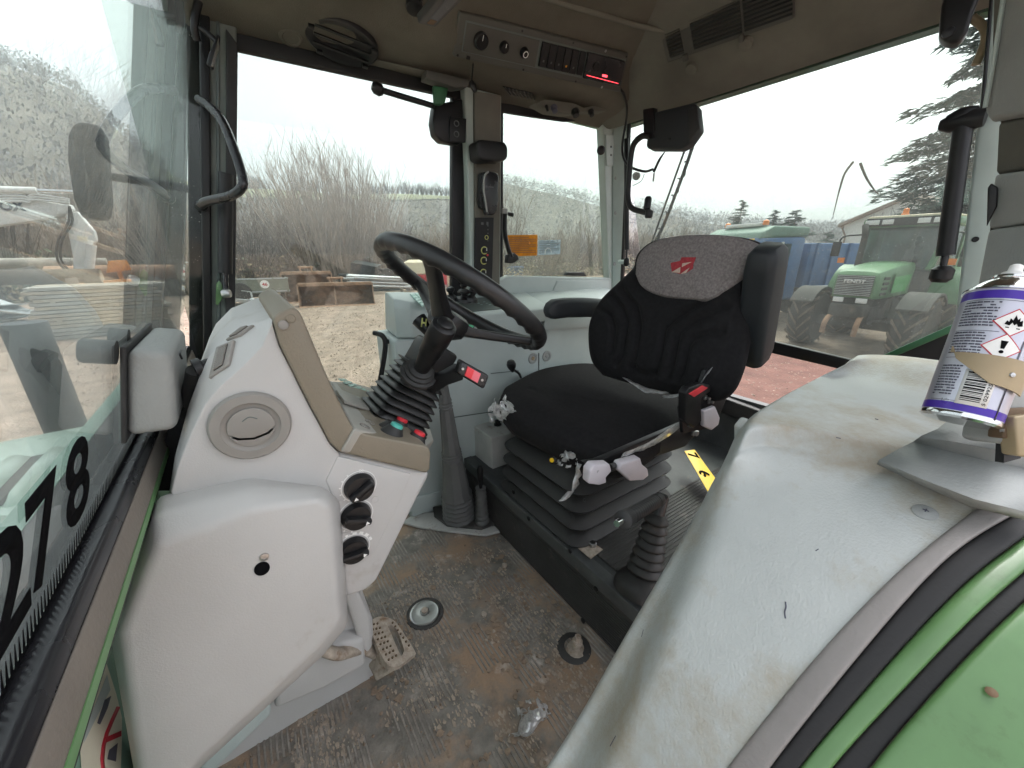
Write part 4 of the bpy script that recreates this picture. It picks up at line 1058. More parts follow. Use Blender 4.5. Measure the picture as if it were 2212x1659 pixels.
film('thin trailing wisp of clear film in front of the bellows', [[px(1246, 1000, y=.76), px(1254, 1000, y=.75)], [px(1236, 1050, y=.75), px(1250, 1055, y=.74)], [px(1206, 1080, y=.75), px(1212, 1084, y=.74)]], k=4, seed=4)
film('clear film tucked along the left side of the cushion', [[px(1340, 988, y=.63), px(1400, 968, y=.63), px(1440, 945, y=.63), px(1482, 912, y=.63)], [px(1345, 980, y=.62), px(1400, 955, y=.62), px(1440, 930, y=.62), px(1484, 900, y=.62)]], amp=.003, seed=5)
film('clear film in the gap between cushion and backrest', [[px(1345, 815, x=1.08), px(1400, 838, x=1.08), px(1445, 848, x=1.09)], [px(1365, 828, x=1.06), px(1395, 848, x=1.05), px(1430, 850, x=1.06)]], amp=.004, seed=6)
film('narrow crinkled film at the rear left of the cushion', [[px(1430, 856, x=1.10), px(1465, 850, x=1.12), px(1492, 842, x=1.14)], [px(1432, 860, x=1.09), px(1466, 856, x=1.11), px(1490, 850, x=1.13)]], amp=.003, seed=7)
film('film peeling off beside the slotted seat bracket', [[px(1512, 830, y=.60), px(1530, 800, y=.60), px(1552, 772, y=.60)], [px(1520, 818, y=.59), px(1538, 796, y=.59), px(1558, 766, y=.59)]], amp=.004, seed=8)

# ================================================================= yellow number plate lying behind the platform
npl = thing('number_plate', 'bent yellow plate with black characters lying behind the seat bellows', 'number plate', px(1505, 1010, z=.30))
q = [px(1478, 975, z=.33), px(1500, 972, z=.33), px(1555, 1048, z=.28), px(1530, 1065, z=.28)]
nn = (q[1] - q[0]).cross(q[3] - q[0]).normalized()
if nn.z < 0: nn = -nn
prism('plate', q, nn * 0.003, 'yellow', npl, bevel=0.001)
ex = (q[2] - q[1]).normalized(); ey = nn.cross(ex)
f = lambda s, t: q[0].lerp(q[1], s).lerp(q[3].lerp(q[2], s), t) + nn * .0035
wd_ = (q[1] - q[0]).length
for ch, t in (('7', .06), ('6', .52)):
    textfit('character', ch, f(.10 if ey.dot(q[1] - q[0]) > 0 else .90, t), ex, ey, wd_ * .72, wd_ * .80, 'sticker_black', npl, .0006, bold=.03)
# ================================================================= hand lever with gaiter beside the platform
hl = thing('hand_brake', 'black hand brake lever with chrome button above a round rubber gaiter', 'brake lever', px(1390, 1260, z=PZ))
gx = px(1385, 1262, z=PZ + .02); gt = px(1425, 1095, y=gx.y + 0.02)
gax = (gt - gx).normalized(); GL = (gt - gx).length * .93
pr = [(0.075, -0.02), (0.075, 0.0), (0.068, 0.012), (0.052, 0.03)]
for i in range(7):
    z_ = 0.035 + i * (GL - 0.045) / 7; r_ = 0.050 - 0.0028 * i
    pr += [(r_ - .008, z_), (r_, z_ + 0.006), (r_, z_ + 0.012)]
pr += [(0.022, GL - 0.004), (0.0, GL)]
lathe('gaiter', pr, gx, gax, 'bellows_rubber', hl, n=32, ang=60)
elb = px(1425, 1080, y=gx.y + .02)
lathe('socket', [(0.019, 0), (0.019, 0.06), (0.015, 0.068)], gx + gax * (GL - .015), (gt - gx), 'black_gloss', hl, n=18)
h1 = px(1418, 1082, y=gx.y + .01); h0 = px(1338, 1128, y=gx.y - .06)
hx = (h0 - h1).normalized(); HL = (h0 - h1).length
pr = [(0.016, -0.03), (0.019, 0.0), (0.019, 0.012)]
for i in range(14): pr += [(0.0165, 0.014 + i * HL * .055), (0.0185, 0.016 + i * HL * .055), (0.0185, 0.019 + i * HL * .055)]
pr += [(0.021, HL * .86), (0.021, HL * .92), (0.011, HL * .94)]
lathe('handle', pr, h1, hx, 'rubber', hl, n=22, ang=50)
lathe('release_button', [(0.0085, HL * .9), (0.0085, HL * 1.04), (0.007, HL * 1.06), (0, HL * 1.06)], h1, hx, 'chrome', hl, n=16)
# ================================================================= right-hand console
cons = thing('side_console', 'grey-green side console with levers along the right wall', 'console', (1.1, 1.55, 0))
def cprof(x, low=0.0):
    return [V((x, 1.46, -0.02)), V((x, 1.45, 0.02)), V((x, 1.45, 0.828)), V((x, 1.60, 0.830)), V((x, 1.70, 0.83)), V((x, 1.70, -0.02))]
loft('console_base', [cprof(x) for x in (0.455, 1.84)], 'console_grey', cons, ang=30, bevel=0.012)
def uprof(x, h=0.0): return [V((x, 1.432, 0.834)), V((x, 1.432, 0.895 + h)), V((x, 1.452, 0.908 + h)), V((x, 1.565, 0.935 + h * .6)), V((x, 1.63, 0.955 + h * .3)), V((x, 1.69, 0.955)), V((x, 1.69, 0.834))]
up1 = loft('console_top', [uprof(0.60), uprof(1.22)], 'console_grey', cons, ang=30, bevel=0.006)
loft('rear_pod', [uprof(1.225, -.012), uprof(1.82, -.012)], 'console_grey', cons, ang=30, bevel=0.006)
# front module with slanted key panel
fm = loft('front_pod', [[V((0.472, 1.47, .834)), V((0.472, 1.47, .955)), V((0.478, 1.49, .985)), V((0.50, 1.62, .995)), V((0.50, 1.66, .99)), V((0.49, 1.67, .834))],
                        [V((0.52, 1.430, .834)), V((0.52, 1.430, .945)), V((0.528, 1.447, .972)), V((0.55, 1.62, .992)), V((0.55, 1.66, .99)), V((0.55, 1.67, .834))],
                        [V((0.63, 1.430, .834)), V((0.63, 1.430, .915)), V((0.64, 1.447, .930)), V((0.66, 1.62, .985)), V((0.66, 1.66, .98)), V((0.66, 1.67, .834))]], 'console_grey', cons, ang=30, bevel=0.006)
lathe('switch_hole', [(0.018, -.002), (0.018, 0.002), (0.014, 0.002), (0.013, 0.0005), (0, 0.0005)], px(877, 694, y=1.452), (-.55, -1, 0), 'black', fm, n=18)
q = [px(884, 637, z=.984), px(915, 634, z=.984), px(945, 655, z=.962), px(912, 664, z=.962)]
nn = (q[1] - q[0]).cross(q[3] - q[0]).normalized(); nn = nn if nn.z > 0 else -nn
f = lambda s, t: q[0].lerp(q[1], s).lerp(q[3].lerp(q[2], s), t)
for i in range(3):
    for j in range(5): prism('key', [f(i / 3 + .02, j / 5 + .02), f(i / 3 + .31, j / 5 + .02), f(i / 3 + .31, j / 5 + .18), f(i / 3 + .02, j / 5 + .18)], nn * .006, 'keypad', fm, bevel=.001, seg=1)
# dark control field with levers
q = [V((0.70, 1.456, .9095)), V((1.06, 1.456, .9095)), V((1.06, 1.60, .946)), V((0.70, 1.60, .946))]
cf = prism('control_field', q, (0, -0.0008, 0.003), 'console_dark', cons)
def lever(u, v, y, r, h, ax=(0, -0.3, 1), m='black', nm='lever_knob'):
    b = px(u, v, y=y); return lathe(nm, [(r * 1.5, 0), (r * 1.3, h * .25), (r * .55, h * .45), (r * .6, h * .6), (r, h * .75), (r, h * .9), (r * .6, h), (0, h)], b, ax, m, cons, n=18)
lever(975, 648, 1.56, .018, .06, (-0.2, -.3, 1)); lever(1003, 650, 1.52, .024, .05, (0, -.2, 1)); lever(1018, 650, 1.50, .020, .055, (0.2, -.2, 1)); lever(1000, 632, 1.58, .016, .04)
lever(1065, 640, 1.58, .022, .05, (.1, -.2, 1)); lever(1082, 645, 1.58, .02, .045)
lathe('dial_green', [(0.022, 0), (0.022, .006), (0.014, .008), (0.014, .012), (0, .012)], px(1014, 702, y=1.428), (0, -1, .1), 'black', cons, n=24)
g_ = lathe('green_button', [(0.0135, .008), (0.0135, .016), (0.011, .018), (0, .018)], px(1014, 702, y=1.428), (0, -1, .1), 'green_plastic', cons, n=22)
for i in range(7): box('print_mark', px(1028 + i * 6, 654 + (i % 3) * 3, y=1.50) + V((0, 0, .004)), (0.010, 0.004, 0.001), 'keypad', cf)
# panel joints and recesses in the front
for pts in ([(1053, 690), (1160, 686), (1160, 722), (1053, 728)],): prism('door_flap', [px(u, v, y=1.431) for u, v in pts], (0, -0.003, 0), 'console_grey', cons, bevel=.002)
prism('door_flap', [px(u, v, y=1.431) for u, v in ((1176, 690), (1290, 684), (1290, 706), (1176, 712))], (0, -0.003, 0), 'console_grey', cons, bevel=.002)
lathe('blank_plug', [(0.014, 0), (0.014, .001), (0.0125, .001), (0.0125, 0)], px(1146, 688, y=1.427), (0, -1, 0), 'console_dark', cons, n=20, caps=False)
prism('panel_joint', [px(u, v, y=1.449) for u, v in ((1163, 762), (1164.5, 762), (1164.5, 800), (1163, 800))], (0, -.001, 0), 'black', cons)
prism('panel_joint', [px(u, v, y=1.449) for u, v in ((1060, 806), (1120, 800), (1120, 801.5), (1060, 807.5))], (0, -.001, 0), 'console_dark', cons)
prism('panel_joint', [px(u, v, y=1.449) for u, v in ((950, 905), (1085, 885), (1085, 887), (950, 907))], (0, -.001, 0), 'console_dark', cons)
for u, v in ((1151, 774), (1181, 769)):
    r_ = lathe('socket_ring', [(0.028, 0), (0.027, .004), (0.018, .005), (0.017, .002), (0, .002)], px(u, v, y=1.449), (0, -1, 0), 'trim_grey', cons, n=24)
    lathe('socket_core', [(0.010, .002), (0.009, .004), (0.004, .005), (0, .003)], px(u, v, y=1.449), (0, -1, 0), 'bracket_tan' if u < 1160 else 'trim_grey', r_, n=14)
# rear wall panels under the quarter window
prism('window_panel', [px(u, v, y=1.635) for u, v in ((1078, 606), (1100, 596), (1318, 600), (1322, 604), (1322, 720), (1180, 680), (1078, 640))], (0, .05, 0), 'console_grey', cons, bevel=.008)
prism('window_panel', [px(u, v, y=1.628) for u, v in ((1204, 606), (1316, 606), (1318, 716), (1178, 668))], (0, .02, 0), 'console_grey', cons, bevel=.006)
prism('sill_block', [px(u, v, y=1.66) for u, v in ((1224, 595), (1228, 588), (1262, 588), (1268, 597))], (0, .03, 0), 'black', cons, bevel=.003)
# ball lever beside the seat, rod into the console
bl = thing('ball_lever', 'black ball-ended lever in front of the far side console', 'lever', px(1118, 815, y=1.40))
lathe('knob', [(0.006, -.035), (0.012, -.022), (0.019, -.006), (0.021, .008), (0.017, .022), (0.008, .028), (0, .029)], px(1105, 790, y=1.33), (-.4, -.3, 1), 'black', bl, n=22)
tube('rod', [px(1107, 797, y=1.335), px(1120, 806, y=1.38), px(1125, 815, y=1.44)], .006, 'black', bl)
# lower foot kick panel
prism('kick_panel', [px(u, v, y=1.44) for u, v in ((880, 1108), (1000, 1080), (1010, 1050), (880, 1078))], (0, .03, 0), 'console_grey', cons, bevel=.006)

# ================================================================= gear levers in grey gaiters
gl_ = thing('gear_lever', 'grey ribbed gear lever gaiters on a muddy floor plate', 'gear lever', px(1000, 1130, z=0))
plate = prism('floor_plate', [px(u, v, z=.004) for u, v in ((868, 1132), (900, 1112), (1070, 1106), (1086, 1130), (1080, 1152), (1050, 1160), (975, 1152), (905, 1142))], (0, 0, .012), 'plate_paint', gl_, bevel=.003)
prism('gaiter_flange', [px(u, v, z=.016) for u, v in ((935, 1098), (1060, 1090), (1074, 1112), (1068, 1136), (1040, 1146), (965, 1138), (938, 1118))], (0, 0, .012), 'rubber_dusty', gl_, bevel=.004)
b0 = px(993, 1115, z=.03); t0 = px(958, 840, y=b0.y - .06)
ax = (t0 - b0).normalized(); L = (t0 - b0).length
def wrap(L, segs):
    pr = []
    for (a, b, r0, r1, n) in segs:
        if n == 0: pr += [(r0, a * L), (r1, b * L)]
        else:
            for i in range(n):
                z = a + (b - a) * i / n; w = (b - a) / n; rr = r0 + (r1 - r0) * i / n
                pr += [(rr * .90, z * L), (rr * 1.04, (z + w * .35) * L), (rr * 1.04, (z + w * .6) * L)]
    return pr
lathe('gaiter', wrap(L, [(0, .22, .072, .064, 6), (.23, .50, .058, .042, 0), (.51, .57, .040, .038, 3), (.58, .86, .036, .026, 0), (.87, .93, .026, .024, 3), (.94, 1.04, .022, .018, 0)]), b0, ax, 'gaiter_grey', gl_, n=10, ang=30)
b1 = px(1042, 1128, z=.03); t1 = px(1038, 1045, y=b1.y - .01); ax1 = (t1 - b1).normalized(); L1 = (t1 - b1).length
lathe('small_gaiter', wrap(L1, [(0, .95, .030, .020, 8)]), b1, ax1, 'gaiter_grey', gl_, n=20, ang=50)
lathe('small_knob', [(0.007, L1 * .9), (0.008, L1 * 1.05), (0.013, L1 * 1.12), (0.014, L1 * 1.35), (0.009, L1 * 1.42), (0, L1 * 1.43)], b1, ax1, 'black', gl_, n=16)

# ================================================================= box of electrics beside the seat
eb_ = thing('fuse_box', 'worn cream-grey box with two black knobs beside the seat bellows', 'box', (0.86, 1.32, PZ))
q = [px(u, v, x=.80) for u, v in ((1000, 900), (1060, 945), (1060, 1040), (1000, 1010))]
ybx0, ybx1 = px(1062, 945, x=.79).y, px(998, 905, x=.79).y
ztop = px(1062, 946, x=.79).z
prism('case', [(0.79, ybx0, 0.0), (0.79, ybx1, 0.0), (0.79, ybx1, ztop), (0.79, ybx0, ztop)], (0.17, 0, 0), 'plate_paint', eb_, bevel=.006)
prism('seal_panel', [px(u, v, x=.788) for u, v in ((1042, 1000), (1062, 1012), (1064, 1140), (1046, 1120))], (.004, 0, 0), 'rubber_dusty', eb_)
for u, v in ((1075, 918), (1057, 902)):
    lathe('knob', [(.018, 0), (.018, .006), (.012, .008), (.014, .022), (0, .023)], px(u, v, z=ztop), (0, 0, 1), 'black', eb_, n=10, ang=25)

# ================================================================= pedal and floor fittings
pe = thing('brake_pedal', 'rusty cast brake pedal with slotted pad below the dashboard', 'pedal', px(840, 1440, z=.0))
q = [px(u, v, z=z) for u, v, z in ((793, 1346, .14), (818, 1332, .15), (848, 1338, .15), (862, 1356, .14), (894, 1402, .115), (893, 1416, .11), (838, 1440, .11))]
nn = V((.35, -.15, 1)).normalized()
outl = [pxp(u, v, px(840, 1390, z=.13), nn) for u, v in ((793, 1346), (818, 1332), (846, 1337), (864, 1356), (895, 1404), (892, 1416), (840, 1438))]
slot = [pxp(u, v, px(840, 1390, z=.13), nn) for u, v in ((838, 1352), (846, 1351), (858, 1362), (872, 1400), (872, 1408), (864, 1412))]
# pad with a real opening: ring between outline and slot
no, ns_ = crom(outl + [outl[0]], 6)[:-1], crom(slot + [slot[0]], 7)[:-1]
n_ = 42; no, ns_ = no[:n_], ns_[:n_]
cs_ = sum(ns_, V()) / len(ns_)
def angsort(P): return sorted(P, key=lambda p: math.atan2((p - cs_).dot(V((0, 1, 0))), (p - cs_).dot(V((1, 0, 0)))))
no, ns_ = angsort(no), angsort(ns_)
vs_ = [p for p in no] + [p for p in ns_] + [p - nn * .014 for p in no] + [p - nn * .014 for p in ns_]
fs_ = []
for j in range(n_):
    k = (j + 1) % n_
    fs_ += [[j, k, n_ + k, n_ + j], [2 * n_ + k, 2 * n_ + j, 3 * n_ + j, 3 * n_ + k], [k, j, 2 * n_ + j, 2 * n_ + k], [n_ + j, n_ + k, 3 * n_ + k, 3 * n_ + j]]
pad = mesh('pad', vs_, fs_, 'steel_worn', pe, ang=35)
fq = lambda s, t: outl[0].lerp(outl[2], s).lerp(outl[6].lerp(outl[4], s), t)
for i in range(3):
    for j in range(8): lathe('stud', [(.0032, 0), (.0025, .003), (0, .003)], fq(.08 + i * .14, .06 + j * .12), nn, 'rust_brown', pad, n=7)
for j in range(7): lathe('stud', [(.003, 0), (.0025, .003), (0, .003)], fq(.93, .12 + j * .12), nn, 'rust_brown', pad, n=7)
tube('arm', [px(690, 1400, y=.80), px(730, 1412, y=.80), px(780, 1402, y=.84), px(815, 1412, z=.07)], [.018, .017, .016, .022], 'steel_worn', pe, flat=.7)
prism('pad_web', [px(798, 1380, z=.10), px(838, 1442, z=.105), px(888, 1420, z=.10), px(812, 1466, z=.045), px(786, 1415, z=.06)], (0, 0, -.012), 'steel_worn', pe, bevel=.004)
dr = thing('drain_plug', 'round steel plug with central bolt set in the muddy floor', 'floor plug', px(918, 1326, z=0))
lathe('plate', [(.050, .002), (.049, .007), (.044, .009), (.040, .008), (.016, .010), (.013, .007), (.013, .010), (.0, .010)], px(918, 1326, z=0), (0, 0, 1), 'steel', dr, n=36)
lathe('bolt_head', [(.011, .008), (.011, .015), (.006, .017), (0, .016)], px(918, 1324, z=0), (0, 0, 1), 'steel_worn', dr, n=14)
lathe('rubber_ring', [(.062, .001), (.060, .006), (.051, .006)], px(918, 1326, z=0), (0, 0, 1), 'rubber_dusty', dr, n=36, caps=False)
fp = thing('floor_bolt', 'rusty bolt and washer standing on the floor by the platform', 'bolt', px(1244, 1405, z=0))
lathe('shank', [(.030, .001), (.028, .006), (.012, .008), (.012, .026), (.016, .028), (.016, .038), (.010, .041), (.010, .055), (0, .056)], px(1244, 1405, z=0), (.1, .0, 1), 'steel_worn', fp, n=14, ang=30)
lathe('washer', [(.052, .001), (.046, .005), (.03, .006)], px(1240, 1400, z=0), (0, 0, 1), 'rubber_dusty', fp, n=24, caps=False)
for u, v, l in ((1090, 1222, 'dull round stud pressed in the mat near the platform'), (1045, 1328, 'small square stud in the mat right of the floor plug')):
    o = lathe('floor_stud', [(.011, 0), (.010, .006), (.006, .008), (0, .008)], px(u, v, z=.002), (0, 0, 1), 'steel_worn', None, n=12); tag(o, l, 'stud')
# crumpled film on the floor
film('crumpled clear plastic film lying on the floor mat', [[px(1118, 1522, z=.02), px(1145, 1508, z=.05), px(1182, 1524, z=.03)], [px(1120, 1555, z=.012), px(1150, 1545, z=.055), px(1190, 1548, z=.012)], [px(1112, 1580, z=.010), px(1135, 1585, z=.03), px(1160, 1566, z=.01)], [px(1092, 1600, z=.008), px(1104, 1592, z=.015), px(1115, 1590, z=.008)]], amp=.009, seed=11)
# grab rail by the right-hand door
gr = thing('grab_rail', 'bent black grab rail by the far door', 'handrail', px(822, 830, y=1.55))
tube('rail', [px(818, 840, y=1.52), px(830, 770, y=1.52), px(832, 738, y=1.52), px(824, 724, y=1.53), px(808, 719, y=1.56)], .010, 'black', gr)
tube('rail', [px(832, 736, y=1.52), px(860, 744, y=1.55)], .009, 'black', gr, k=0)
# ================================================================= left-hand wheel-arch cover
AR = [(-.2, -.45), (.0, -.18), (.2, .12), (.3, .29), (.35, .37), (.42, .48), (.5, .57), (.58, .645), (.67, .715), (.75, .755), (.85, .783), (1.0, .80), (1.4, .81), (3, .81)]
def arch(x):
    for (a, za), (b, zb) in zip(AR, AR[1:]):
        if a <= x <= b: return za + (zb - za) * (x - a) / (b - a)
    return AR[0][1] if x < AR[0][0] else AR[-1][1]
def pxa(u, v, dz=0.0):                       # bearing met with the arch surface
    r = ray(u, v); lo, hi = 0.02, 4.0
    g_ = lambda t: (CAM + r * t).z - arch((CAM + r * t).x) - dz
    t = lo
    while t < hi and g_(t) > 0: t += 0.01
    a, b = t - 0.01, t
    for _ in range(30):
        m_ = (a + b) / 2
        if g_(m_) > 0: a = m_
        else: b = m_
    return CAM + r * b
fe = thing('wheel_arch_cover', 'pale grey-green moulded cover over the left rear wheel arch', 'wheel arch cover', (0.7, 0.2, 0))
Sil = [(1110, 1780), (1180, 1659), (1250, 1559), (1362, 1357), (1463, 1188), (1535, 1062), (1556, 1018)]
Bd = [(1240, 1780), (1300, 1659), (1349, 1554), (1438, 1357), (1513, 1188), (1556, 1072), (1578, 1030)]
Tr = [(1505, 1780), (1594, 1659), (1675, 1555), (1809, 1390), (1960, 1235), (2065, 1150), (2105, 1118)]
rows = []
for (s, b, t) in zip(Sil, Bd, Tr):
    a = px(*s, y=.318)
    r = [V((a.x + .01, .345, a.z - .30)), V((a.x, .342, a.z - .06)), a, px((s[0] * .55 + b[0] * .45), (s[1] * .55 + b[1] * .45), y=.300)]
    for f in (0.0, .12, .35, .6, .85, 1.0):
        r.append(pxa(b[0] + (t[0] - b[0]) * f, b[1] + (t[1] - b[1]) * f))
    rows.append(r)
def frow(inn, pts, z, zin):
    a = px(*inn, z=z - .02)
    return [a + V((.01, .03, -.30)), a + V((.0, .025, -.07)), a + V((0, .004, -.01)), px(inn[0] + 8, inn[1] + 2, z=z - .004)] + [px(u, v, z=z) for u, v in pts]
rows.append(frow((1572, 992), [(1588, 996), (1618, 978), (1700, 976), (1820, 1000), (1950, 1046), (2140, 1105)], .786, 0))
rows.append(frow((1580, 978), [(1596, 980), (1628, 964), (1702, 966), (1822, 990), (1952, 1036), (2142, 1095)], .788, 0))
rows.append(frow((1584, 968), [(1600, 970), (1636, 956), (1706, 958), (1826, 982), (1955, 1028), (2144, 1088)], .792, 0))
rows.append(frow((1600, 936), [(1616, 934), (1672, 920), (1748, 934), (1868, 954), (1978, 978), (2118, 1018)], .822, 0))
rows.append(frow((1603, 928), [(1620, 926), (1677, 912), (1756, 926), (1876, 946), (1984, 968), (2122, 1008)], .8265, 0))
rows.append(frow((1606, 920), [(1624, 918), (1680, 905), (1762, 918), (1880, 938), (1986, 960), (2124, 998)], .8275, 0))
rows.append(frow((1617, 892), [(1632, 890), (1690, 876), (1780, 890), (1890, 905), (2000, 925), (2140, 950)], .828, 0))
rows.append(frow((1700, 846), [(1712, 842), (1754, 826), (1830, 836), (1930, 850), (2040, 872), (2170, 890)], .828, 0))
rows.append(frow((1756, 818), [(1768, 815), (1796, 812), (1858, 818), (1948, 831), (2048, 852), (2178, 868)], .830, 0))
rows.append(frow((1762, 813), [(1775, 810), (1802, 807), (1864, 812), (1952, 824), (2050, 844), (2180, 860)], .834, 0))
rows.append(frow((1816, 790), [(1830, 784), (1850, 779), (1892, 776), (1960, 786), (2060, 800), (2190, 815)], .866, 0))
rows.append(frow((1824, 784), [(1838, 778), (1856, 774), (1898, 771), (1964, 778), (2062, 792), (2192, 806)], .870, 0))
rows.append(frow((1840, 770), [(1850, 768), (1868, 766), (1905, 766), (1970, 770), (2064, 784), (2195, 795)], .871, 0))
shell = grid('cover_shell', rows, 'fender_grey', fe, sub=2, ang=0)
p_, n_ = hit(shell, 1998, 1107)
sw = lathe('screw_cap', [(.0155, -.004), (.0150, .0015), (.010, .004), (0, .005)], p_, n_, 'trim_grey', fe, n=24)
e1_, e2_, e3_ = basis(n_)
box('screw_slot', p_ + n_ * .005, (.007, .0016, .0008), 'print_dark', sw, (e1_, e2_, e3_)); box('screw_slot', p_ + n_ * .005, (.0016, .007, .0008), 'print_dark', sw, (e1_, e2_, e3_))
# cuts and flecks that lie on the cover
for pts, w in (([(1697, 1300), (1698, 1312), (1695, 1322), (1697, 1336)], .0010), ([(1390, 1360), (1386, 1376)], .0005), ([(1806, 945), (1816, 947)], .0008), ([(1912, 990), (1922, 994)], .0008), ([(1890, 905), (1897, 907)], .0010), ([(1990, 880), (2000, 884)], .0008), ([(1330, 1590), (1318, 1612)], .0006), ([(1762, 1190), (1768, 1186)], .0007)):
    tube('scuff', [hit(shell, u, v, .0003)[0] for u, v in pts], w, 'print_dark', shell, n=6, k=3)
prism('latch_pocket', [px(u, v, y=.335) for u, v in ((1604, 925), (1620, 905), (1646, 935), (1640, 955), (1604, 965))], (0, .02, 0), 'fender_grey', fe, bevel=.006)
lathe('latch_pin', [(.006, 0), (.005, .006), (0, .007)], px(1620, 940, y=.334), (0, 1, 0), 'steel', fe, n=12)
# scratches: dark flecks lying on the cover
for pts in ([(1697, 1318), (1696, 1330), (1699, 1342)], [(1514, 1498), (1530, 1502), (1538, 1512)]):
    pass
# trim band, door rubber, painted strips outside
ST = {'i': [(1480, 1780), (1569, 1659), (1650, 1555), (1784, 1390), (1935, 1235), (2040, 1150), (2108, 1099), (2150, 1070)],
      'o': [(1580, 1780), (1662, 1659), (1743, 1555), (1878, 1389), (2010, 1235), (2100, 1162), (2173, 1122), (2230, 1090)],
      'r': [(1640, 1780), (1723, 1659), (1812, 1555), (1955, 1389), (2080, 1260), (2150, 1205), (2225, 1150), (2290, 1110)],
      'g': [(1710, 1780), (1793, 1659), (1890, 1555), (2035, 1400), (2130, 1305), (2212, 1235), (2290, 1170), (2350, 1120)],
      'b': [(1790, 1780), (1878, 1659), (1975, 1540), (2110, 1395), (2190, 1320), (2240, 1275), (2320, 1200), (2400, 1140)],
      'e': [(2300, 1780), (2380, 1659), (2430, 1555), (2480, 1400), (2520, 1330), (2560, 1290), (2620, 1220), (2700, 1150)]}
def band(name, a, b, za, zb, lift, m, parent, cols=3):
    rows = []
    for (p, q) in zip(ST[a], ST[b]):
        r = [pxa(*p, za - .012), pxa(*p, za + lift * .6)]
        for i in range(cols):
            f = (i + .5) / cols
            r.append(pxa(p[0] + (q[0] - p[0]) * f, p[1] + (q[1] - p[1]) * f, za + (zb - za) * f + lift))
        r += [pxa(*q, zb + lift * .6), pxa(*q, zb - .012)]
        rows.append(r)
    return grid(name, rows, m, parent, sub=2, ang=0)
band('door_trim', 'i', 'o', .004, .004, .006, 'door_trim', fe)
df_ = thing('rear_mudguard', 'faded green mudguard edge with black rubber strips outside the door opening', 'mudguard', (0.5, -0.05, 0))
band('door_rubber', 'o', 'r', -.002, -.006, .008, 'black_matt', df_)
band('painted_lip', 'r', 'g', -.012, -.014, .010, 'paint_green', df_)
band('rubber_gap', 'g', 'b', -.030, -.034, .003, 'black_matt', df_)
band('mudguard_panel', 'b', 'e', -.026, -.050, .006, 'paint_green', df_, cols=5)
lathe('chip_mark', [(.0055, 0), (.004, .0008), (0, .001)], pxa(2142, 1495, -.024), (-.5, 0, 1), 'rust_brown', df_, n=10)

# ================================================================= moulded cap beside the cover, below the spray can
cp = thing('corner_cap', 'grey moulded corner cap on the wheel arch cover below the spray can', 'trim cap', px(2050, 1050, z=.80))
q = [px(u, v, z=z) for u, v, z in ((1896, 1000, .815), (1925, 985, .825), (2100, 1075, .825), (2160, 1098, .83), (2220, 1110, .83), (2230, 1040, .86), (2200, 985, .87), (2090, 970, .865), (1990, 945, .862))]
g_ = [[px(1896, 1001, z=.808), px(1990, 1046, z=.808), px(2095, 1092, z=.805), px(2230, 1125, z=.80)],
      [px(1900, 994, z=.822), px(1995, 1036, z=.822), px(2105, 1078, z=.822), px(2235, 1110, z=.82)],
      [px(1940, 972, z=.828), px(2025, 1005, z=.828), px(2120, 1035, z=.83), px(2240, 1065, z=.83)],
      [px(1972, 955, z=.836), px(2050, 975, z=.838), px(2130, 995, z=.84), px(2250, 1020, z=.84)],
      [px(1990, 942, z=.862), px(2065, 955, z=.864), px(2140, 970, z=.866), px(2255, 985, z=.87)],
      [px(2025, 928, z=.868), px(2085, 935, z=.870), px(2150, 945, z=.872), px(2260, 955, z=.875)],
      [px(2060, 900, z=.87), px(2110, 905, z=.872), px(2170, 910, z=.875), px(2270, 920, z=.88)]]
grid('cap_shell', g_, 'trim_grey', cp, sub=0, solid=.004, ang=28)
# upright post with broken tan bracket at the frame's edge
po = thing('door_post', 'grey plastic post with a tan metal bracket right of the spray can', 'post', px(2170, 960, d=.55))
D0 = .545
def pd(u, v, d=D0): return px(u, v, d=d)
prism('post_cover', [pd(2212, 640), pd(2260, 640), pd(2260, 960), pd(2178, 962), pd(2160, 955)], FW * .05, 'trim_grey', po, bevel=.006)
prism('bracket', [pd(2176, 882, .54), pd(2225, 880, .54), pd(2225, 945, .54), pd(2168, 948, .54)], FW * .02, 'rust_brown', po, bevel=.003)
prism('bracket', [pd(2192, 900, .53), pd(2230, 895, .53), pd(2230, 990, .53), pd(2200, 985, .53)], FW * .02, 'bracket_tan', po, bevel=.003)
prism('inner_gap', [pd(2170, 955, .55), pd(2210, 950, .55), pd(2205, 990, .55), pd(2168, 1000, .55)], FW * .01, 'black', po)
for v in (908, 930): lathe('rivet', [(.006, 0), (.005, .004), (0, .005)], pd(2168, v, .545), -FW, 'steel', po, n=12)

# ================================================================= spray can and its holder
cd_, ct = px(2072, 905, d=.565), px(2172, 640, d=.555)
can = thing('spray_can', 'silver and purple aerosol can with hazard diamonds and a barcode', 'spray can', cd_)
ax = (ct - cd_).normalized(); L = (ct - cd_).length; cr = .0405
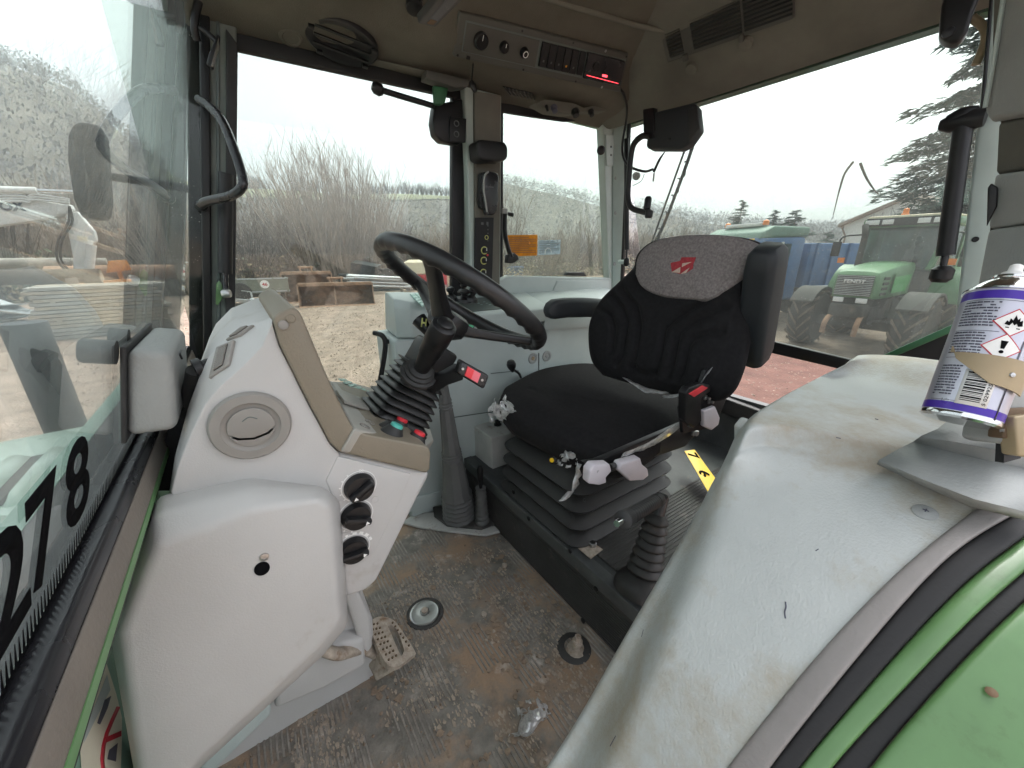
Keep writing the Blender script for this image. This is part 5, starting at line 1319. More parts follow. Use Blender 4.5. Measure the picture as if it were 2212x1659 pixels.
# find the radius that fills the photograph's width
e1, e2, e3 = basis(ax)
lathe('bottom_rim', [(cr * .93, -.004), (cr * 1.02, -.001), (cr * 1.02, .003), (cr, .005)], cd_, ax, 'chrome', can, n=48)
wall = lathe('wall', [(cr, .004), (cr, L * .985)], cd_, ax, 'can_silver', can, n=64, caps=False)
lathe('purple_band', [(cr * 1.004, .006), (cr * 1.004, .017)], cd_, ax, 'can_purple', can, n=64, caps=False)
lathe('purple_band', [(cr * 1.004, L * .91), (cr * 1.004, L * .975)], cd_, ax, 'can_purple', can, n=64, caps=False)
lathe('shoulder', [(cr, L * .985), (cr * 1.04, L * .99), (cr * 1.04, L * 1.005), (cr * .96, L * 1.01), (cr * .80, L * 1.06), (cr * .62, L * 1.10), (cr * .48, L * 1.12), (cr * .50, L * 1.125), (cr * .50, L * 1.14), (cr * .40, L * 1.145)], cd_, ax, 'chrome', can, n=48)
lathe('nozzle', [(cr * .30, L * 1.14), (cr * .30, L * 1.18), (cr * .18, L * 1.19), (cr * .16, L * 1.24), (cr * .10, L * 1.25), (0, L * 1.25)], cd_, ax, 'white_print', can, n=24)
# direction on the can that faces the viewer
mid = cd_ + ax * L * .5; toc = (CAM - mid); toc = (toc - ax * toc.dot(ax)).normalized(); sidev = ax.cross(toc)      # sidev points to the viewer's right
if sidev.dot(RT) < 0: sidev = -sidev
def cpt(a, h, lift=.0005): return cd_ + ax * h + (toc * math.cos(a) + sidev * math.sin(a)) * (cr + lift)
def cquad(name, a0, a1, h0, h1, m, par, lift=.0005, n=6, skew=0.0):
    vs_, fs_ = [], []
    for i in range(n + 1):
        a = a0 + (a1 - a0) * i / n
        for l in (lift, lift + .0003):
            vs_ += [cpt(a, h0 + skew * (a - a0), l), cpt(a, h1 + skew * (a - a0), l)]
    for i in range(n):
        k = i * 4; fs_ += [[k + 2, k + 6, k + 7, k + 3], [k, k + 1, k + 5, k + 4], [k, k + 4, k + 6, k + 2], [k + 1, k + 3, k + 7, k + 5]]
    fs_ += [[0, 2, 3, 1], [n * 4, n * 4 + 1, n * 4 + 3, n * 4 + 2]]
    return mesh(name, vs_, fs_, m, par, ang=0)
def diamond(a, h, s, glyph):
    vs_, fs_ = [], []
    def dm(sz, lift, m, nm):
        n = 8; vv, ff = [], []
        for i in range(n + 1):
            x = -1 + 2 * i / n; y = 1 - abs(x)
            vv += [cpt(a + x * sz / cr, h - y * sz, lift), cpt(a + x * sz / cr, h + y * sz, lift)]
        ff = [[2 * i, 2 * i + 2, 2 * i + 3, 2 * i + 1] for i in range(n)]
        return mesh(nm, vv, ff, m, wall, smooth=True, ang=0)
    dm(s, .0007, 'decal_red', 'hazard_border'); d_ = dm(s * .90, .0010, 'white_print', 'hazard_diamond')
    return
def blob(name, poly, a, h, s, m, lift=.0014):
    pts = [cpt(a + x * s / cr, h + y * s, lift) for x, y in poly]
    return mesh(name, pts + [p + (p - mid).normalized() * .0002 for p in pts], [list(range(len(pts)))], m, wall, smooth=False)
flame = [(-.5, -.25), (-.42, .05), (-.30, -.05), (-.28, .25), (-.12, .10), (-.05, .55), (.12, .20), (.22, .38), (.26, .08), (.40, .22), (.46, -.05), (.5, -.25), (.25, -.34), (.12, -.12), (.02, -.28), (-.12, -.08), (-.22, -.34)]
for a, h, g__ in ((.40, L * .735, 'f'), (.34, L * .545, '!'), (.36, L * .36, None)):
    diamond(a, h, .0200, g__)
    if g__ == 'f':
        blob('hazard_flame', flame, a, h + .001, .017, 'sticker_black'); blob('hazard_bar', [(-.4, -.48), (.4, -.48), (.4, -.40), (-.4, -.40)], a, h, .017, 'sticker_black')
    if g__ == '!':
        blob('hazard_stroke', [(-.10, -.10), (.10, -.10), (.20, .55), (-.20, .55)], a, h, .017, 'sticker_black'); blob('hazard_dot', [(.14 * math.cos(t * .7), -.36 + .14 * math.sin(t * .7)) for t in range(9)], a, h, .017, 'sticker_black')
lab = cquad('barcode_label', -.25, .50, L * .085, L * .355, 'white_print', wall, .0006)
rr_ = random.Random(3); h = L * .115
while h < L * .345:
    w = rr_.choice((.0006, .001, .0016, .0022)); cquad('barcode_bar', -.17, .30, h, h + w, 'sticker_black', lab, .0011); h += w + rr_.choice((.0007, .0011, .0016))
dg = '5 029925 200'
ey_ = -sidev; o_ = cpt(.44, L * .10, .0013)
textfit('barcode_digits', dg, o_, ax, -(sidev * math.cos(.42) - toc * math.sin(.42)), L * .25, .0038, 'sticker_black', lab, .0002)
# small print: rows of short dashes
ln = 0
for blk, (h0, h1, a0, a1) in enumerate(((L * .665, L * .875, -.95, -.02), (L * .45, L * .635, -.95, -.10), (L * .12, L * .37, -.98, -.36))):
    n = int((h1 - h0) / .0042)
    for i in range(n):
        hh = h1 - i * .0042; a = a0 + rr_.uniform(0, .02)
        while a < a1 - .03:
            w = rr_.uniform(.05, .16)
            if rr_.random() < .93: cquad('print_word', a, min(a + w, a1), hh, hh + .0019, 'print_dark', wall, .0004, n=2)
            a += w + .022
for h in (L * .655, L * .44, L * .895, L * .10): cquad('print_rule', -.95, .75 if h > L * .8 else .15, h, h + .0006, 'print_dark', wall, .0004)
cquad('print_seam', .82, .86, L * .02, L * .62, 'print_dark', wall, .0004, skew=.0)
ho_ = thing('can_holder', 'curved tan metal holder clasping the spray can', 'bracket', cpt(0, L * .3))
vs_, fs_ = [], []
n = 20
for i in range(n + 1):
    a = -.75 + 2.1 * i / n; f = i / n
    h1 = L * (.475 + .0 * f); h0 = L * (.47 - .17 * min(1, f * 2.0) ** .9 - .06 * f) if f > .02 else L * .46
    for l in (.0035, .0055): vs_ += [cpt(a, h0 + (.012 if f < .1 else 0) * (1 - f * 10), l), cpt(a, h1, l)]
for i in range(n):
    k = i * 4; fs_ += [[k + 2, k + 6, k + 7, k + 3], [k, k + 1, k + 5, k + 4], [k, k + 4, k + 6, k + 2], [k + 1, k + 3, k + 7, k + 5]]
fs_ += [[0, 2, 3, 1], [n * 4, n * 4 + 1, n * 4 + 3, n * 4 + 2]]
mesh('clasp', vs_, fs_, 'bracket_tan', ho_, ang=40)
lathe('rivet', [(.0035, 0), (.003, .0015), (0, .002)], cpt(.72, L * .36, .0055), toc * .75 + sidev * .66, 'steel', ho_, n=10)
# ================================================================= things along the roof
def pxl(u, v, dz=0.0):                        # bearing met with the cloth lining
    r = ray(u, v); t = .8
    def g_(t):
        p = CAM + r * t; pr = side_prof(p.x)
        for a, b in zip(pr, pr[1:]):
            if b.y <= p.y <= a.y:
                return p.z - (a.z + (b.z - a.z) * (a.y - p.y) / max(1e-6, a.y - b.y)) - dz
        return -1 if p.y < 1.69 else 1
    while t < 4 and g_(t) < 0: t += .01
    return CAM + r * (t - .005)
# radio panel
ov = thing('overhead_panel', 'dark overhead control panel with knobs, switches and a red-lit radio', 'control panel', pxl(1160, 110))
pa = pxl(975, 117); pb = pxl(1336, 196); pc = px(1354, 112, y=pb.y - .085); pd_ = px(988, 18, y=pa.y - .085)
q = [pa, pb, pc, pd_]
nn = (q[1] - q[0]).cross(q[3] - q[0]).normalized()
if nn.dot(CAM - q[0]) < 0: nn = -nn
q = [p + nn * .018 for p in q]
f = lambda s, t, d=0.0: q[0].lerp(q[1], s).lerp(q[3].lerp(q[2], s), t) + nn * d
ex, ey = (q[1] - q[0]).normalized(), (q[3] - q[0]).normalized()
prism('panel_frame', q, -nn * .06, 'roof_plastic', ov, bevel=.006)
prism('panel_face', [f(.035, .17), f(.985, .17), f(.985, .86), f(.035, .86)], nn * .002, 'console_dark', ov, bevel=.001)
prism('knob_plate', [f(.04, .19, .002), f(.42, .19, .002), f(.42, .82, .002), f(.04, .82, .002)], nn * .002, 'roof_plastic', ov, bevel=.001)
for s, t, r_ in ((.115, .52, .026), (.235, .50, .018), (.345, .48, .017)):
    k = lathe('rotary_knob', [(r_, 0), (r_ * .96, .012), (r_ * .8, .016), (0, .017)], f(s, t, .004), nn, 'black', ov, n=24)
    if s > .3: lathe('knob_ring', [(r_ * .62, .0172), (r_ * .62, .018), (r_ * .48, .018), (r_ * .48, .0172)], f(s, t, .004), nn, 'white_print', k, n=20, caps=False)
    else: prism('knob_pointer', [f(s, t, .0212) + ey * r_ * .2 - ex * .001, f(s, t, .0212) + ey * r_ * .2 + ex * .001, f(s, t, .0212) + ey * r_ * .85 + ex * .001, f(s, t, .0212) + ey * r_ * .85 - ex * .001], nn * .0005, 'white_print', k)
for i in range(5):
    s0 = .435 + i * .046
    b = prism('rocker_switch', [f(s0, .24, .002), f(s0 + .042, .24, .002), f(s0 + .042, .82, .002), f(s0, .82, .002)], nn * .009, 'black', ov, bevel=.002)
    box('switch_symbol', f(s0 + .021, .40, .0118), (.007, .007, .0006), 'orange_print' if i == 3 else 'gaiter_grey', b, (ex, ey, nn))
prism('blank_switch', [f(.670, .24, .002), f(.708, .24, .002), f(.708, .82, .002), f(.670, .82, .002)], nn * .006, 'black', ov, bevel=.002)
rd = prism('radio', [f(.715, .20, .002), f(.975, .20, .002), f(.975, .84, .002), f(.715, .84, .002)], nn * .012, 'black_gloss', ov, bevel=.003)
lathe('radio_knob', [(.016, 0), (.015, .008), (.012, .009), (0, .009)], f(.775, .58, .014), nn, 'black', rd, n=24)
lathe('radio_ring', [(.0165, 0), (.0165, .0015), (.0145, .0015), (.0145, 0)], f(.775, .58, .0155), nn, 'gaiter_grey', rd, n=24, caps=False)
prism('radio_strip', [f(.73, .30, .0142), f(.955, .27, .0142), f(.955, .282, .0142), f(.73, .312, .0142)], nn * .0006, 'led_red', rd)
prism('radio_light', [f(.833, .36, .0142), f(.868, .36, .0142), f(.868, .42, .0142), f(.833, .42, .0142)], nn * .001, 'led_red', rd, bevel=.0004)
for s, t in ((.02, .06), (.32, .92), (.62, .94), (.36, .06), (.68, .05), (.985, .93)): lathe('screw', [(.004, 0), (.0035, .001), (0, .0012)], f(s, t, .0005), nn, 'black', ov, n=10)
for s, t in ((.835, .94), (.86, .05)): lathe('screw', [(.005, 0), (.0045, .001), (0, .0012)], f(s, t, .0005), nn, 'steel', ov, n=10)
box('panel_clip', f(.07, .06, .001), (.014, .010, .003), 'black', ov, (ex, ey, nn))
# loudspeaker hanging from its oval opening
c = pxl(740, 86); sp = thing('loudspeaker', 'oval black loudspeaker hanging loose from the roof lining', 'loudspeaker', c)
n_ = V((-.15, -.45, -1)).normalized(); e1 = V((1, 0, 0)); e1 = (e1 - n_ * e1.dot(n_)).normalized(); e2 = n_.cross(e1)
def ell(a, b, d): return [c + e1 * (a * math.cos(2 * math.pi * j / 36)) + e2 * (b * math.sin(2 * math.pi * j / 36)) + n_ * d for j in range(36)]
loft('speaker_rim', [ell(.112, .078, -.02), ell(.112, .078, .012), ell(.106, .072, .018), ell(.090, .058, .016), ell(.075, .045, .004), ell(.03, .02, -.002)], 'black', sp, ang=50)
for k in range(3): beam('speaker_bar', c + e1 * -.085 + e2 * (-.03 + .03 * k) + n_ * .017, c + e1 * .085 + e2 * (-.03 + .03 * k) + n_ * .017, .008, .004, 'black', sp, up=n_)
for a in (20, 160, 230, 320): box('speaker_lug', c + e1 * .10 * math.cos(R(a)) + e2 * .07 * math.sin(R(a)) + n_ * .020, (.018, .012, .012), 'black', sp, (e1, e2, n_), bevel=.002)
# courtesy lamp
q = [px(u, v, y=1.16) for u, v in ((903, 52), (940, 60), (1008, -8), (968, -30))]
lampo = thing('courtesy_lamp', 'wedge-shaped grey courtesy lamp at the top edge of the picture', 'lamp', q[0])
nn = V((-.2, -.7, -.7)).normalized()
prism('lamp_housing', q, -nn * .05, 'roof_plastic', lampo, bevel=.004)
fq = lambda s, t: q[0].lerp(q[1], s).lerp(q[3].lerp(q[2], s), t) + nn * .001
prism('lamp_lens', [fq(.30, .12), fq(.78, .12), fq(.78, .85), fq(.30, .85)], nn * .004, 'gaiter_grey', lampo, bevel=.002)
prism('lamp_switch', [fq(.34, .08), fq(.74, .08), fq(.74, .2), fq(.34, .2)], nn * .006, 'rust_brown', lampo, bevel=.002)
c = pxl(895, 8); o = lathe('ceiling_knob', [(.026, 0), (.026, .016), (.02, .02), (0, .02)], c, (-.1, -.4, -1), 'black', None, n=22); tag(o, 'dark round fitting left of the courtesy lamp', 'ceiling fitting')
for u, v, l in ((628, 78, 'shallow round boss in the cloth lining left of the loudspeaker'),):
    c = pxl(u, v); o = lathe('lining_boss', [(.036, -.012), (.034, .006), (.026, .010), (.022, .006), (0, .005)], c, (-.05, -.4, -1), 'liner', None, n=26); tag(o, l, 'lining boss')
# grab recess over the door
q = [pxl(795, 118), pxl(925, 148), pxl(925, 163), pxl(790, 133)]
o = prism('visor_strip', [p + V((0, -.01, -.012)) for p in q], (0, .02, .01), 'liner_grey', None, bevel=.006); tag(o, 'flat padded strip above the far door window', 'sun visor')
# door catch: bracket, green tab, black striker housing
dc = thing('door_catch', 'black door catch with green tab at the top of the door pillar', 'door catch', px(970, 260, y=1.60))
prism('bracket', [px(u, v, y=1.56) for u, v in ((922, 150), (1016, 172), (1012, 186), (985, 190), (920, 168))], (0, .05, 0), 'roof_plastic', dc, bevel=.004)
prism('green_tab', [px(u, v, y=1.585) for u, v in ((937, 184), (969, 190), (962, 222), (954, 226), (940, 224))], (0, .02, 0), 'paint_green_dark', dc, bevel=.004)
prism('housing', [px(u, v, y=1.60) for u, v in ((940, 226), (1000, 212), (1003, 304), (992, 312), (955, 306), (940, 290), (935, 262))], (0, .05, 0), 'black', dc, bevel=.008)
prism('key_plate', [px(u, v, y=1.592) for u, v in ((972, 250), (1008, 256), (1006, 308), (972, 306))], (0, .012, 0), 'black', dc, bevel=.003)
for v in (267, 290): lathe('key_ring', [(.011, 0), (.011, .003), (.008, .003), (.008, 0)], px(986, v, y=1.590), (-.2, -1, 0), 'gaiter_grey', dc, n=18, caps=False)
tube('stay_rod', [px(822, 194, y=1.62), px(860, 206, y=1.62), px(940, 230, y=1.62)], .010, 'black', dc, k=0)
lathe('stay_end', [(.012, -.02), (.02, -.01), (.02, .01), (.012, .02)], px(816, 192, y=1.62), (1, 0, -.3), 'black', dc, n=16)
# small hanging switch on a thread
hs_ = thing('dangling_switch', 'small black plug dangling on a thin wire above the door pillar', 'plug', px(1020, 190, y=1.45))
tube('wire', [pxl(1022, 138), px(1020, 160, y=1.46), px(1018, 176, y=1.46)], .0025, 'black', hs_)
tube('plug_body', [px(1017, 176, y=1.46), px(1022, 186, y=1.455), px(1027, 198, y=1.45)], [.008, .012, .008], 'black', hs_)
# phone cradle and black lamp pod on the door pillar
pod = thing('lamp_pod', 'black rounded pod screwed to the door pillar above the phone', 'pod', px(1062, 325, y=1.57))
prism('pod_shell', [px(u, v, y=1.52) for u, v in ((1031, 304), (1040, 300), (1092, 306), (1098, 318), (1098, 340), (1090, 348), (1046, 348), (1034, 342))], (0, .08, 0), 'black', pod, bevel=.014, seg=4)
lathe('pod_screw', [(.007, 0), (.006, .002), (0, .003)], px(1029, 329, y=1.58), (-1, -.3, 0), 'steel', pod, n=10)
ph = thing('phone_handset', 'black and silver phone handset in a cradle on the door pillar', 'phone', px(1058, 420, y=1.59))
prism('cradle', [px(u, v, y=1.575) for u, v in ((1039, 374), (1050, 370), (1048, 452), (1040, 448), (1037, 430))], (0, .03, 0), 'black', ph, bevel=.004)
prism('handset', [px(u, v, y=1.55) for u, v in ((1047, 374), (1056, 369), (1072, 372), (1079, 378), (1077, 410), (1078, 432), (1074, 456), (1068, 464), (1053, 465), (1048, 440), (1044, 410))], (0, .035, 0), 'black_gloss', ph, bevel=.008)
tube('silver_edge', [px(1055, 371, y=1.549), px(1047, 380, y=1.549), px(1045, 410, y=1.549), px(1049, 436, y=1.549), px(1052, 458, y=1.55)], .004, 'trim_grey', ph, n=8)
box('name_strip', px(1061, 404, y=1.548), (.024, .001, .003), 'gaiter_grey', ph)
# hanging mic arm / clip between pillar and quarter window
mic = thing('window_stay', 'angled black window handle hanging at the quarter window', 'handle', px(1100, 560, y=1.64))
tube('arm', [px(1090, 458, y=1.64), px(1090, 500, y=1.64), px(1096, 530, y=1.63), px(1104, 556, y=1.62)], [.016, .017, .015, .016], 'black', mic, n=10, flat=.6)
prism('grip', [px(u, v, y=1.61) for u, v in ((1098, 550), (1112, 546), (1120, 552), (1122, 562), (1108, 569), (1096, 568))], (0, .03, 0), 'black', mic, bevel=.005)
lathe('latch_knob', [(.008, 0), (.010, .012), (.010, .024), (0, .026)], px(1098, 462, y=1.63), (1, -.1, -.1), 'black', mic, n=14)
box('steel_clip', px(1090, 456, y=1.625), (.028, .012, .022), 'trim_grey', mic, bevel=.003)
# stickers on the quarter window
def sticker(name, label, pts, m, nlines, lm):
    t = thing(name, label, 'sticker', px(*pts[3], y=YR - .004)); qq = [px(u, v, y=YR - .004) for u, v in pts]
    prism('sheet', qq, (0, .001, 0), m, t)
    g_ = lambda s, t_: qq[0].lerp(qq[1], s).lerp(qq[3].lerp(qq[2], s), t_) + V((0, -.0012, 0))
    for i in range(nlines):
        t0 = .10 + .80 * i / nlines
        prism('print_line', [g_(.05, t0), g_(.95 if i % 3 else .7, t0), g_(.95 if i % 3 else .7, t0 + .35 / nlines), g_(.05, t0 + .35 / nlines)], (0, -.0004, 0), lm, t)
    return t, g_
glass('sheet_blue', tint=(.75, .85, .92), dust=.30, dcol=(.75, .85, .92), dscale=20)
glass('sheet_amber', tint=(.85, .50, .06), dust=.42, dcol=(.75, .40, .03), dscale=20)
sticker('warning_sticker', 'amber printed sticker on the quarter window glass', [(1096, 508), (1161, 507), (1160, 552), (1098, 554)], 'sheet_amber', 9, 'rust_brown')
t, g_ = sticker('info_sticker', 'pale blue printed sticker beside the amber one on the glass', [(1163, 519), (1211, 518), (1210, 549), (1162, 551)], 'sheet_blue', 7, 'gaiter_grey')
tube('print_loop', [g_(.3, .95), g_(.32, .68), g_(.42, .55), g_(.55, .68), g_(.58, .92)], .0025, 'white_print', t, n=6)
# vents and lamp strip above the quarter window
ve = thing('roof_vent', 'slotted black air vent in the lining above the quarter window', 'air vent', pxl(1115, 196))
q = [pxl(1085, 186), pxl(1150, 201), pxl(1156, 212), pxl(1098, 200)]
prism('vent_frame', [p + V((0, -.004, -.004)) for p in q], (0, .01, .01), 'black', ve, bevel=.002)
for i in range(8):
    a = q[0].lerp(q[1], (i + .5) / 8); b = q[3].lerp(q[2], (i + .5) / 8)
    beam('vent_slat', a + V((0, -.006, -.008)), b + V((0, -.006, -.008)), .004, .010, 'roof_plastic', ve)
ls = thing('switch_bar', 'grey moulded bar with plugs over the quarter window', 'switch bar', px(1240, 240, y=1.55))
prism('bar', [px(u, v, y=1.53) for u, v in ((1158, 222), (1178, 214), (1240, 222), (1262, 232), (1290, 226), (1316, 232), (1310, 240), (1270, 240), (1230, 246), (1190, 240))], (0, .06, 0), 'liner_grey', ls, bevel=.005)
for u, v, r_ in ((1196, 231, .013), (1242, 240, .016), (1276, 240, .012), (1180, 229, .006)): lathe('plug', [(r_ * 1.2, 0), (r_ * 1.2, .008), (r_, .010), (r_ * .9, .024), (0, .026)], px(u, v, y=1.525), (-.1, -.6, -1), 'black' if r_ != .013 else 'print_dark', ls, n=18)
# rear air grille in the header: many slats
def rh(u, v, d=0.0):                           # bearing met with the rear header's sloping face
    return pxp(u, v, V((1.62 - d, 0, 1.87)), V((.78, 0, .62)).normalized())
gr_ = thing('header_grille', 'long dark louvred air grille in the rear roof lining', 'air grille', rh(1430, 120))
RNv = V((-.78, 0, -.62)).normalized()
quad = [(1424, 62), (1712, -60), (1712, 42), (1442, 136)]
prism('grille_frame', [rh(u, v, .022) for u, v in quad], RNv * -.02, 'roof_plastic', gr_, bevel=.003)
def gq(s, t, d): 
    u = (quad[0][0] * (1 - t) + quad[3][0] * t) * (1 - s) + (quad[1][0] * (1 - t) + quad[2][0] * t) * s
    v = (quad[0][1] * (1 - t) + quad[3][1] * t) * (1 - s) + (quad[1][1] * (1 - t) + quad[2][1] * t) * s
    return rh(u, v, d)
for (s0, s1) in ((.03, .14), (.22, .60), (.62, 1.0)):
    prism('grille_opening', [gq(s0, .06, .0228), gq(s1, .06, .0228), gq(s1, .90, .0228), gq(s0, .90, .0228)], RNv * .001, 'black', gr_)
    for i in range(8):
        t = .09 + .81 * i / 8
        prism('slat', [gq(s0, t, .0245), gq(s1, t, .0245), gq(s1, t + .045, .031), gq(s0, t + .045, .031)], RNv * .002, 'roof_plastic', gr_)
for s in (.13, .58): prism('grille_clip', [gq(s, .92, .024), gq(s + .035, .92, .024), gq(s + .035, 1.10, .024), gq(s, 1.10, .024)], RNv * .012, 'roof_plastic', gr_, bevel=.002)
for u, v, l in ((1610, 97, 'round plug in the rear lining below the grille'), (1493, 150, 'dark round dimple in the rear lining below the short louvres')):
    o = lathe('lining_plug', [(.024, -.01), (.022, .003), (.008, .004), (0, .002)], pxp(u, v, V((1.69, 0, 1.80)), V((.6, 0, .8)).normalized()), (-.6, 0, -.8), 'liner_grey', None, n=20); tag(o, l, 'plug')
# blind rail under the header
bl_ = thing('blind_rail', 'dark rolled blind rail along the top of the rear window', 'blind', px(1900, 50, x=1.68))
tube('rail', [px(1752, 66, x=1.70), px(1900, 18, x=1.70), px(2080, -40, x=1.70)], .020, 'console_dark', bl_, n=12)
prism('rail_end', [px(u, v, x=1.68) for u, v in ((1724, 60), (1760, 44), (1772, 66), (1740, 80), (1726, 80))], (.03, 0, 0), 'console_dark', bl_, bevel=.005)
# black latch hanging in the corner of the rear window
la = thing('window_latch', 'black latch housing hanging at the upper corner of the rear window', 'latch', px(2075, 60, x=1.62))
prism('latch_body', [px(u, v, x=1.58) for u, v in ((2034, 10), (2050, -40), (2130, -40), (2105, 20), (2090, 70), (2070, 92), (2045, 92), (2028, 78))], (.05, .01, 0), 'black', la, bevel=.012, seg=4)
lathe('latch_pivot', [(.012, 0), (.011, .003), (0, .004)], px(2049, 70, x=1.578), (-1, 0, 0), 'black_gloss', la, n=16)
tube('red_cable', [px(2100, 38, x=1.64), px(2125, 60, x=1.64), px(2128, 90, x=1.64), px(2108, 140, x=1.64)], .009, 'bracket_tan', la)
# cable and monitor at the rear pillar
cb = thing('black_cable', 'black cable hanging from the roof past the rear pillar', 'cable', px(1350, 370, y=1.42))
tube('cable', [px(1338, 190, y=1.42), px(1350, 210, y=1.43), px(1354, 250, y=1.47), px(1344, 320, y=1.48), px(1356, 356, y=1.44), px(1390, 370, y=1.38), px(1410, 366, y=1.32)], .006, 'black', cb, n=8)
tube('wire_lead', [px(1412, 372, y=1.30), px(1424, 346, y=1.28), px(1436, 328, y=1.27)], [.006, .006, .0025], 'black', cb, n=8)
tube('thin_wire', [px(1392, 376, y=1.36), px(1384, 392, y=1.40), px(1360, 404, y=1.44)], .0016, 'black', cb, n=6)
lathe('bare_connector', [(.004, 0), (.004, .035), (0, .036)], px(1413, 374, y=1.30), (0, 0, -1), 'trim_grey', cb, n=8)
mo = thing('work_lamp', 'dark grey box-shaped work lamp on a bent tube arm at the rear pillar', 'work lamp', px(1400, 400, y=1.33))
q = [px(u, v, x=1.62) for u, v in ((1395, 316), (1401, 322), (1470, 322), (1488, 312), (1512, 278), (1506, 226), (1498, 221), (1420, 240), (1404, 250))]
prism('lamp_box', q, (.07, .02, 0), 'armrest', mo, bevel=.010, seg=3)
prism('lamp_side', [px(u, v, x=1.612) for u, v in ((1486, 236), (1504, 228), (1511, 278), (1488, 306))], (.012, .0, 0), 'rubber', mo, bevel=.003)
lathe('lamp_bolt', [(.006, 0), (.005, .003), (0, .004)], px(1446, 300, x=1.618), (-1, -.2, 0), 'black', mo, n=12)
tube('arm', [px(1406, 292, x=1.60), px(1384, 296, x=1.60), px(1366, 320, x=1.60), px(1359, 380, x=1.60), px(1357, 430, x=1.60), px(1366, 450, x=1.60), px(1392, 458, x=1.60), px(1404, 460, x=1.60)], .013, 'black', mo, n=12)
lathe('arm_end', [(.010, -.028), (.016, -.02), (.016, .02), (.010, .03)], px(1399, 440, x=1.59), (.05, 0, 1), 'black', mo, n=14)
lathe('arm_end', [(.012, -.018), (.018, -.012), (.018, .012), (.012, .018)], px(1402, 462, x=1.59), (.05, 0, 1), 'black', mo, n=14)
prism('clamp', [px(u, v, x=1.61) for u, v in ((1388, 236), (1412, 232), (1412, 296), (1390, 300))], (.03, 0, 0), 'black', mo, bevel=.004)
for u, v in ((1298, 326), (1374, 381)):
    o = lathe('rubber_stop', [(.010, 0), (.020, .006), (.022, .014), (.016, .024), (0, .026)], px(u, v, y=1.62 if u < 1350 else 1.58), (-.5, -.5, 0), 'black', None, n=16)
    tag(o, 'round black rubber stop on the ' + ('left edge of the rear right pillar' if u < 1350 else 'rear window beside the bent arm'), 'rubber stop')
# gas struts
def strut(label, a, b, c, x, r_, foot):
    g_ = thing('gas_strut', label, 'gas strut', px(*c, x=x), group='gas struts of the rear window')
    tube('cylinder', [px(*a, x=x), px(*b, x=x)], r_, 'black', g_, k=0, n=16)
    tube('piston_rod', [px(*b, x=x), px(*c, x=x)], r_ * .42, 'black_gloss', g_, k=0, n=10)
    lathe('ball_joint', [(r_ * .8, -.022), (r_ * 1.25, -.012), (r_ * 1.25, .012), (r_ * .7, .022)], px(*c, x=x), (0, 0, 1), 'black', g_, n=12)
    return g_
s1 = strut('gas strut hanging beside the near rear pillar', (2082, 262), (2042, 552), (2034, 592), 1.60, .019, None)
lathe('top_pivot', [(.02, -.04), (.024, -.02), (.022, .02), (.012, .04)], px(2078, 262, x=1.60), (0, 1, 0), 'black', s1, n=16)
tube('top_pivot_arm', [px(2050, 266, x=1.60), px(2078, 252, x=1.60), px(2108, 245, x=1.61)], [.020, .022, .018], 'black', s1, n=12)
s2 = strut('gas strut standing against the far rear pillar', (1353, 300), (1354, 540), (1353, 566), 1.74, .012, None)
tube('strut_peg', [px(1338, 566, x=1.75), px(1352, 566, x=1.74)], .012, 'pillar_green', s2, k=0)
# grab handle on the front pillar
gh = thing('grab_bar', 'bent black grab handle on the right front pillar', 'handle', px(450, 440, y=1.60))
tube('bar', [px(430, 215, y=1.62), px(452, 230, y=1.58), px(480, 262, y=1.52), px(508, 330, y=1.46), px(524, 385, y=1.44), px(520, 408, y=1.44), px(495, 424, y=1.48), px(450, 434, y=1.56), px(434, 442, y=1.60)], .0125, 'black_gloss', gh, n=14, k=8)
lathe('foot', [(.018, 0), (.018, .01), (.013, .014)], px(434, 444, y=1.63), (0, -1, 0), 'black', gh, n=14)
# small mirror, cables and catch at the top of that pillar
im = thing('interior_mirror', 'small tilted mirror at the top of the right front pillar', 'mirror', px(460, 120, y=1.58))
prism('mirror_back', [px(u, v, y=1.57) for u, v in ((470, 72), (476, 78), (474, 100), (461, 150), (446, 138), (450, 118))], (0, .012, 0), 'black', im, bevel=.003)
prism('mirror_glass', [px(u, v, y=1.567) for u, v in ((472, 80), (474, 100), (462, 146), (456, 142))], (0, .002, 0), 'chrome', im)
tube('mirror_arm', [px(432, 60, y=1.60), px(452, 75, y=1.59), px(468, 90, y=1.58)], .008, 'black', im)
cbl = thing('pillar_cable', 'black cable looping down the right front pillar', 'cable', px(425, 60, y=1.60))
tube('cable', [px(440, -30, y=1.60), px(425, 20, y=1.60), px(420, 60, y=1.60), px(426, 88, y=1.61)], .010, 'black', cbl)
bs = thing('pillar_stay', 'black door stay with steel pin on the lower front pillar', 'door stay', px(490, 640, y=1.62))
tube('cylinder', [px(488, 375, y=1.62), px(487, 590, y=1.62)], .020, 'black', bs, k=0, n=14)
tube('rod', [px(487, 590, y=1.62), px(488, 640, y=1.62)], .009, 'black_gloss', bs, k=0)
prism('green_plate', [px(u, v, y=1.63) for u, v in ((467, 612), (474, 606), (484, 622), (484, 640), (470, 660), (466, 656))], (0, .006, 0), 'paint_green', bs, bevel=.001)
lathe('steel_pin', [(.012, -.012), (.015, -.006), (.015, .006), (.012, .012)], px(489, 634, y=1.61), (1, -.3, 0), 'steel', bs, n=14)
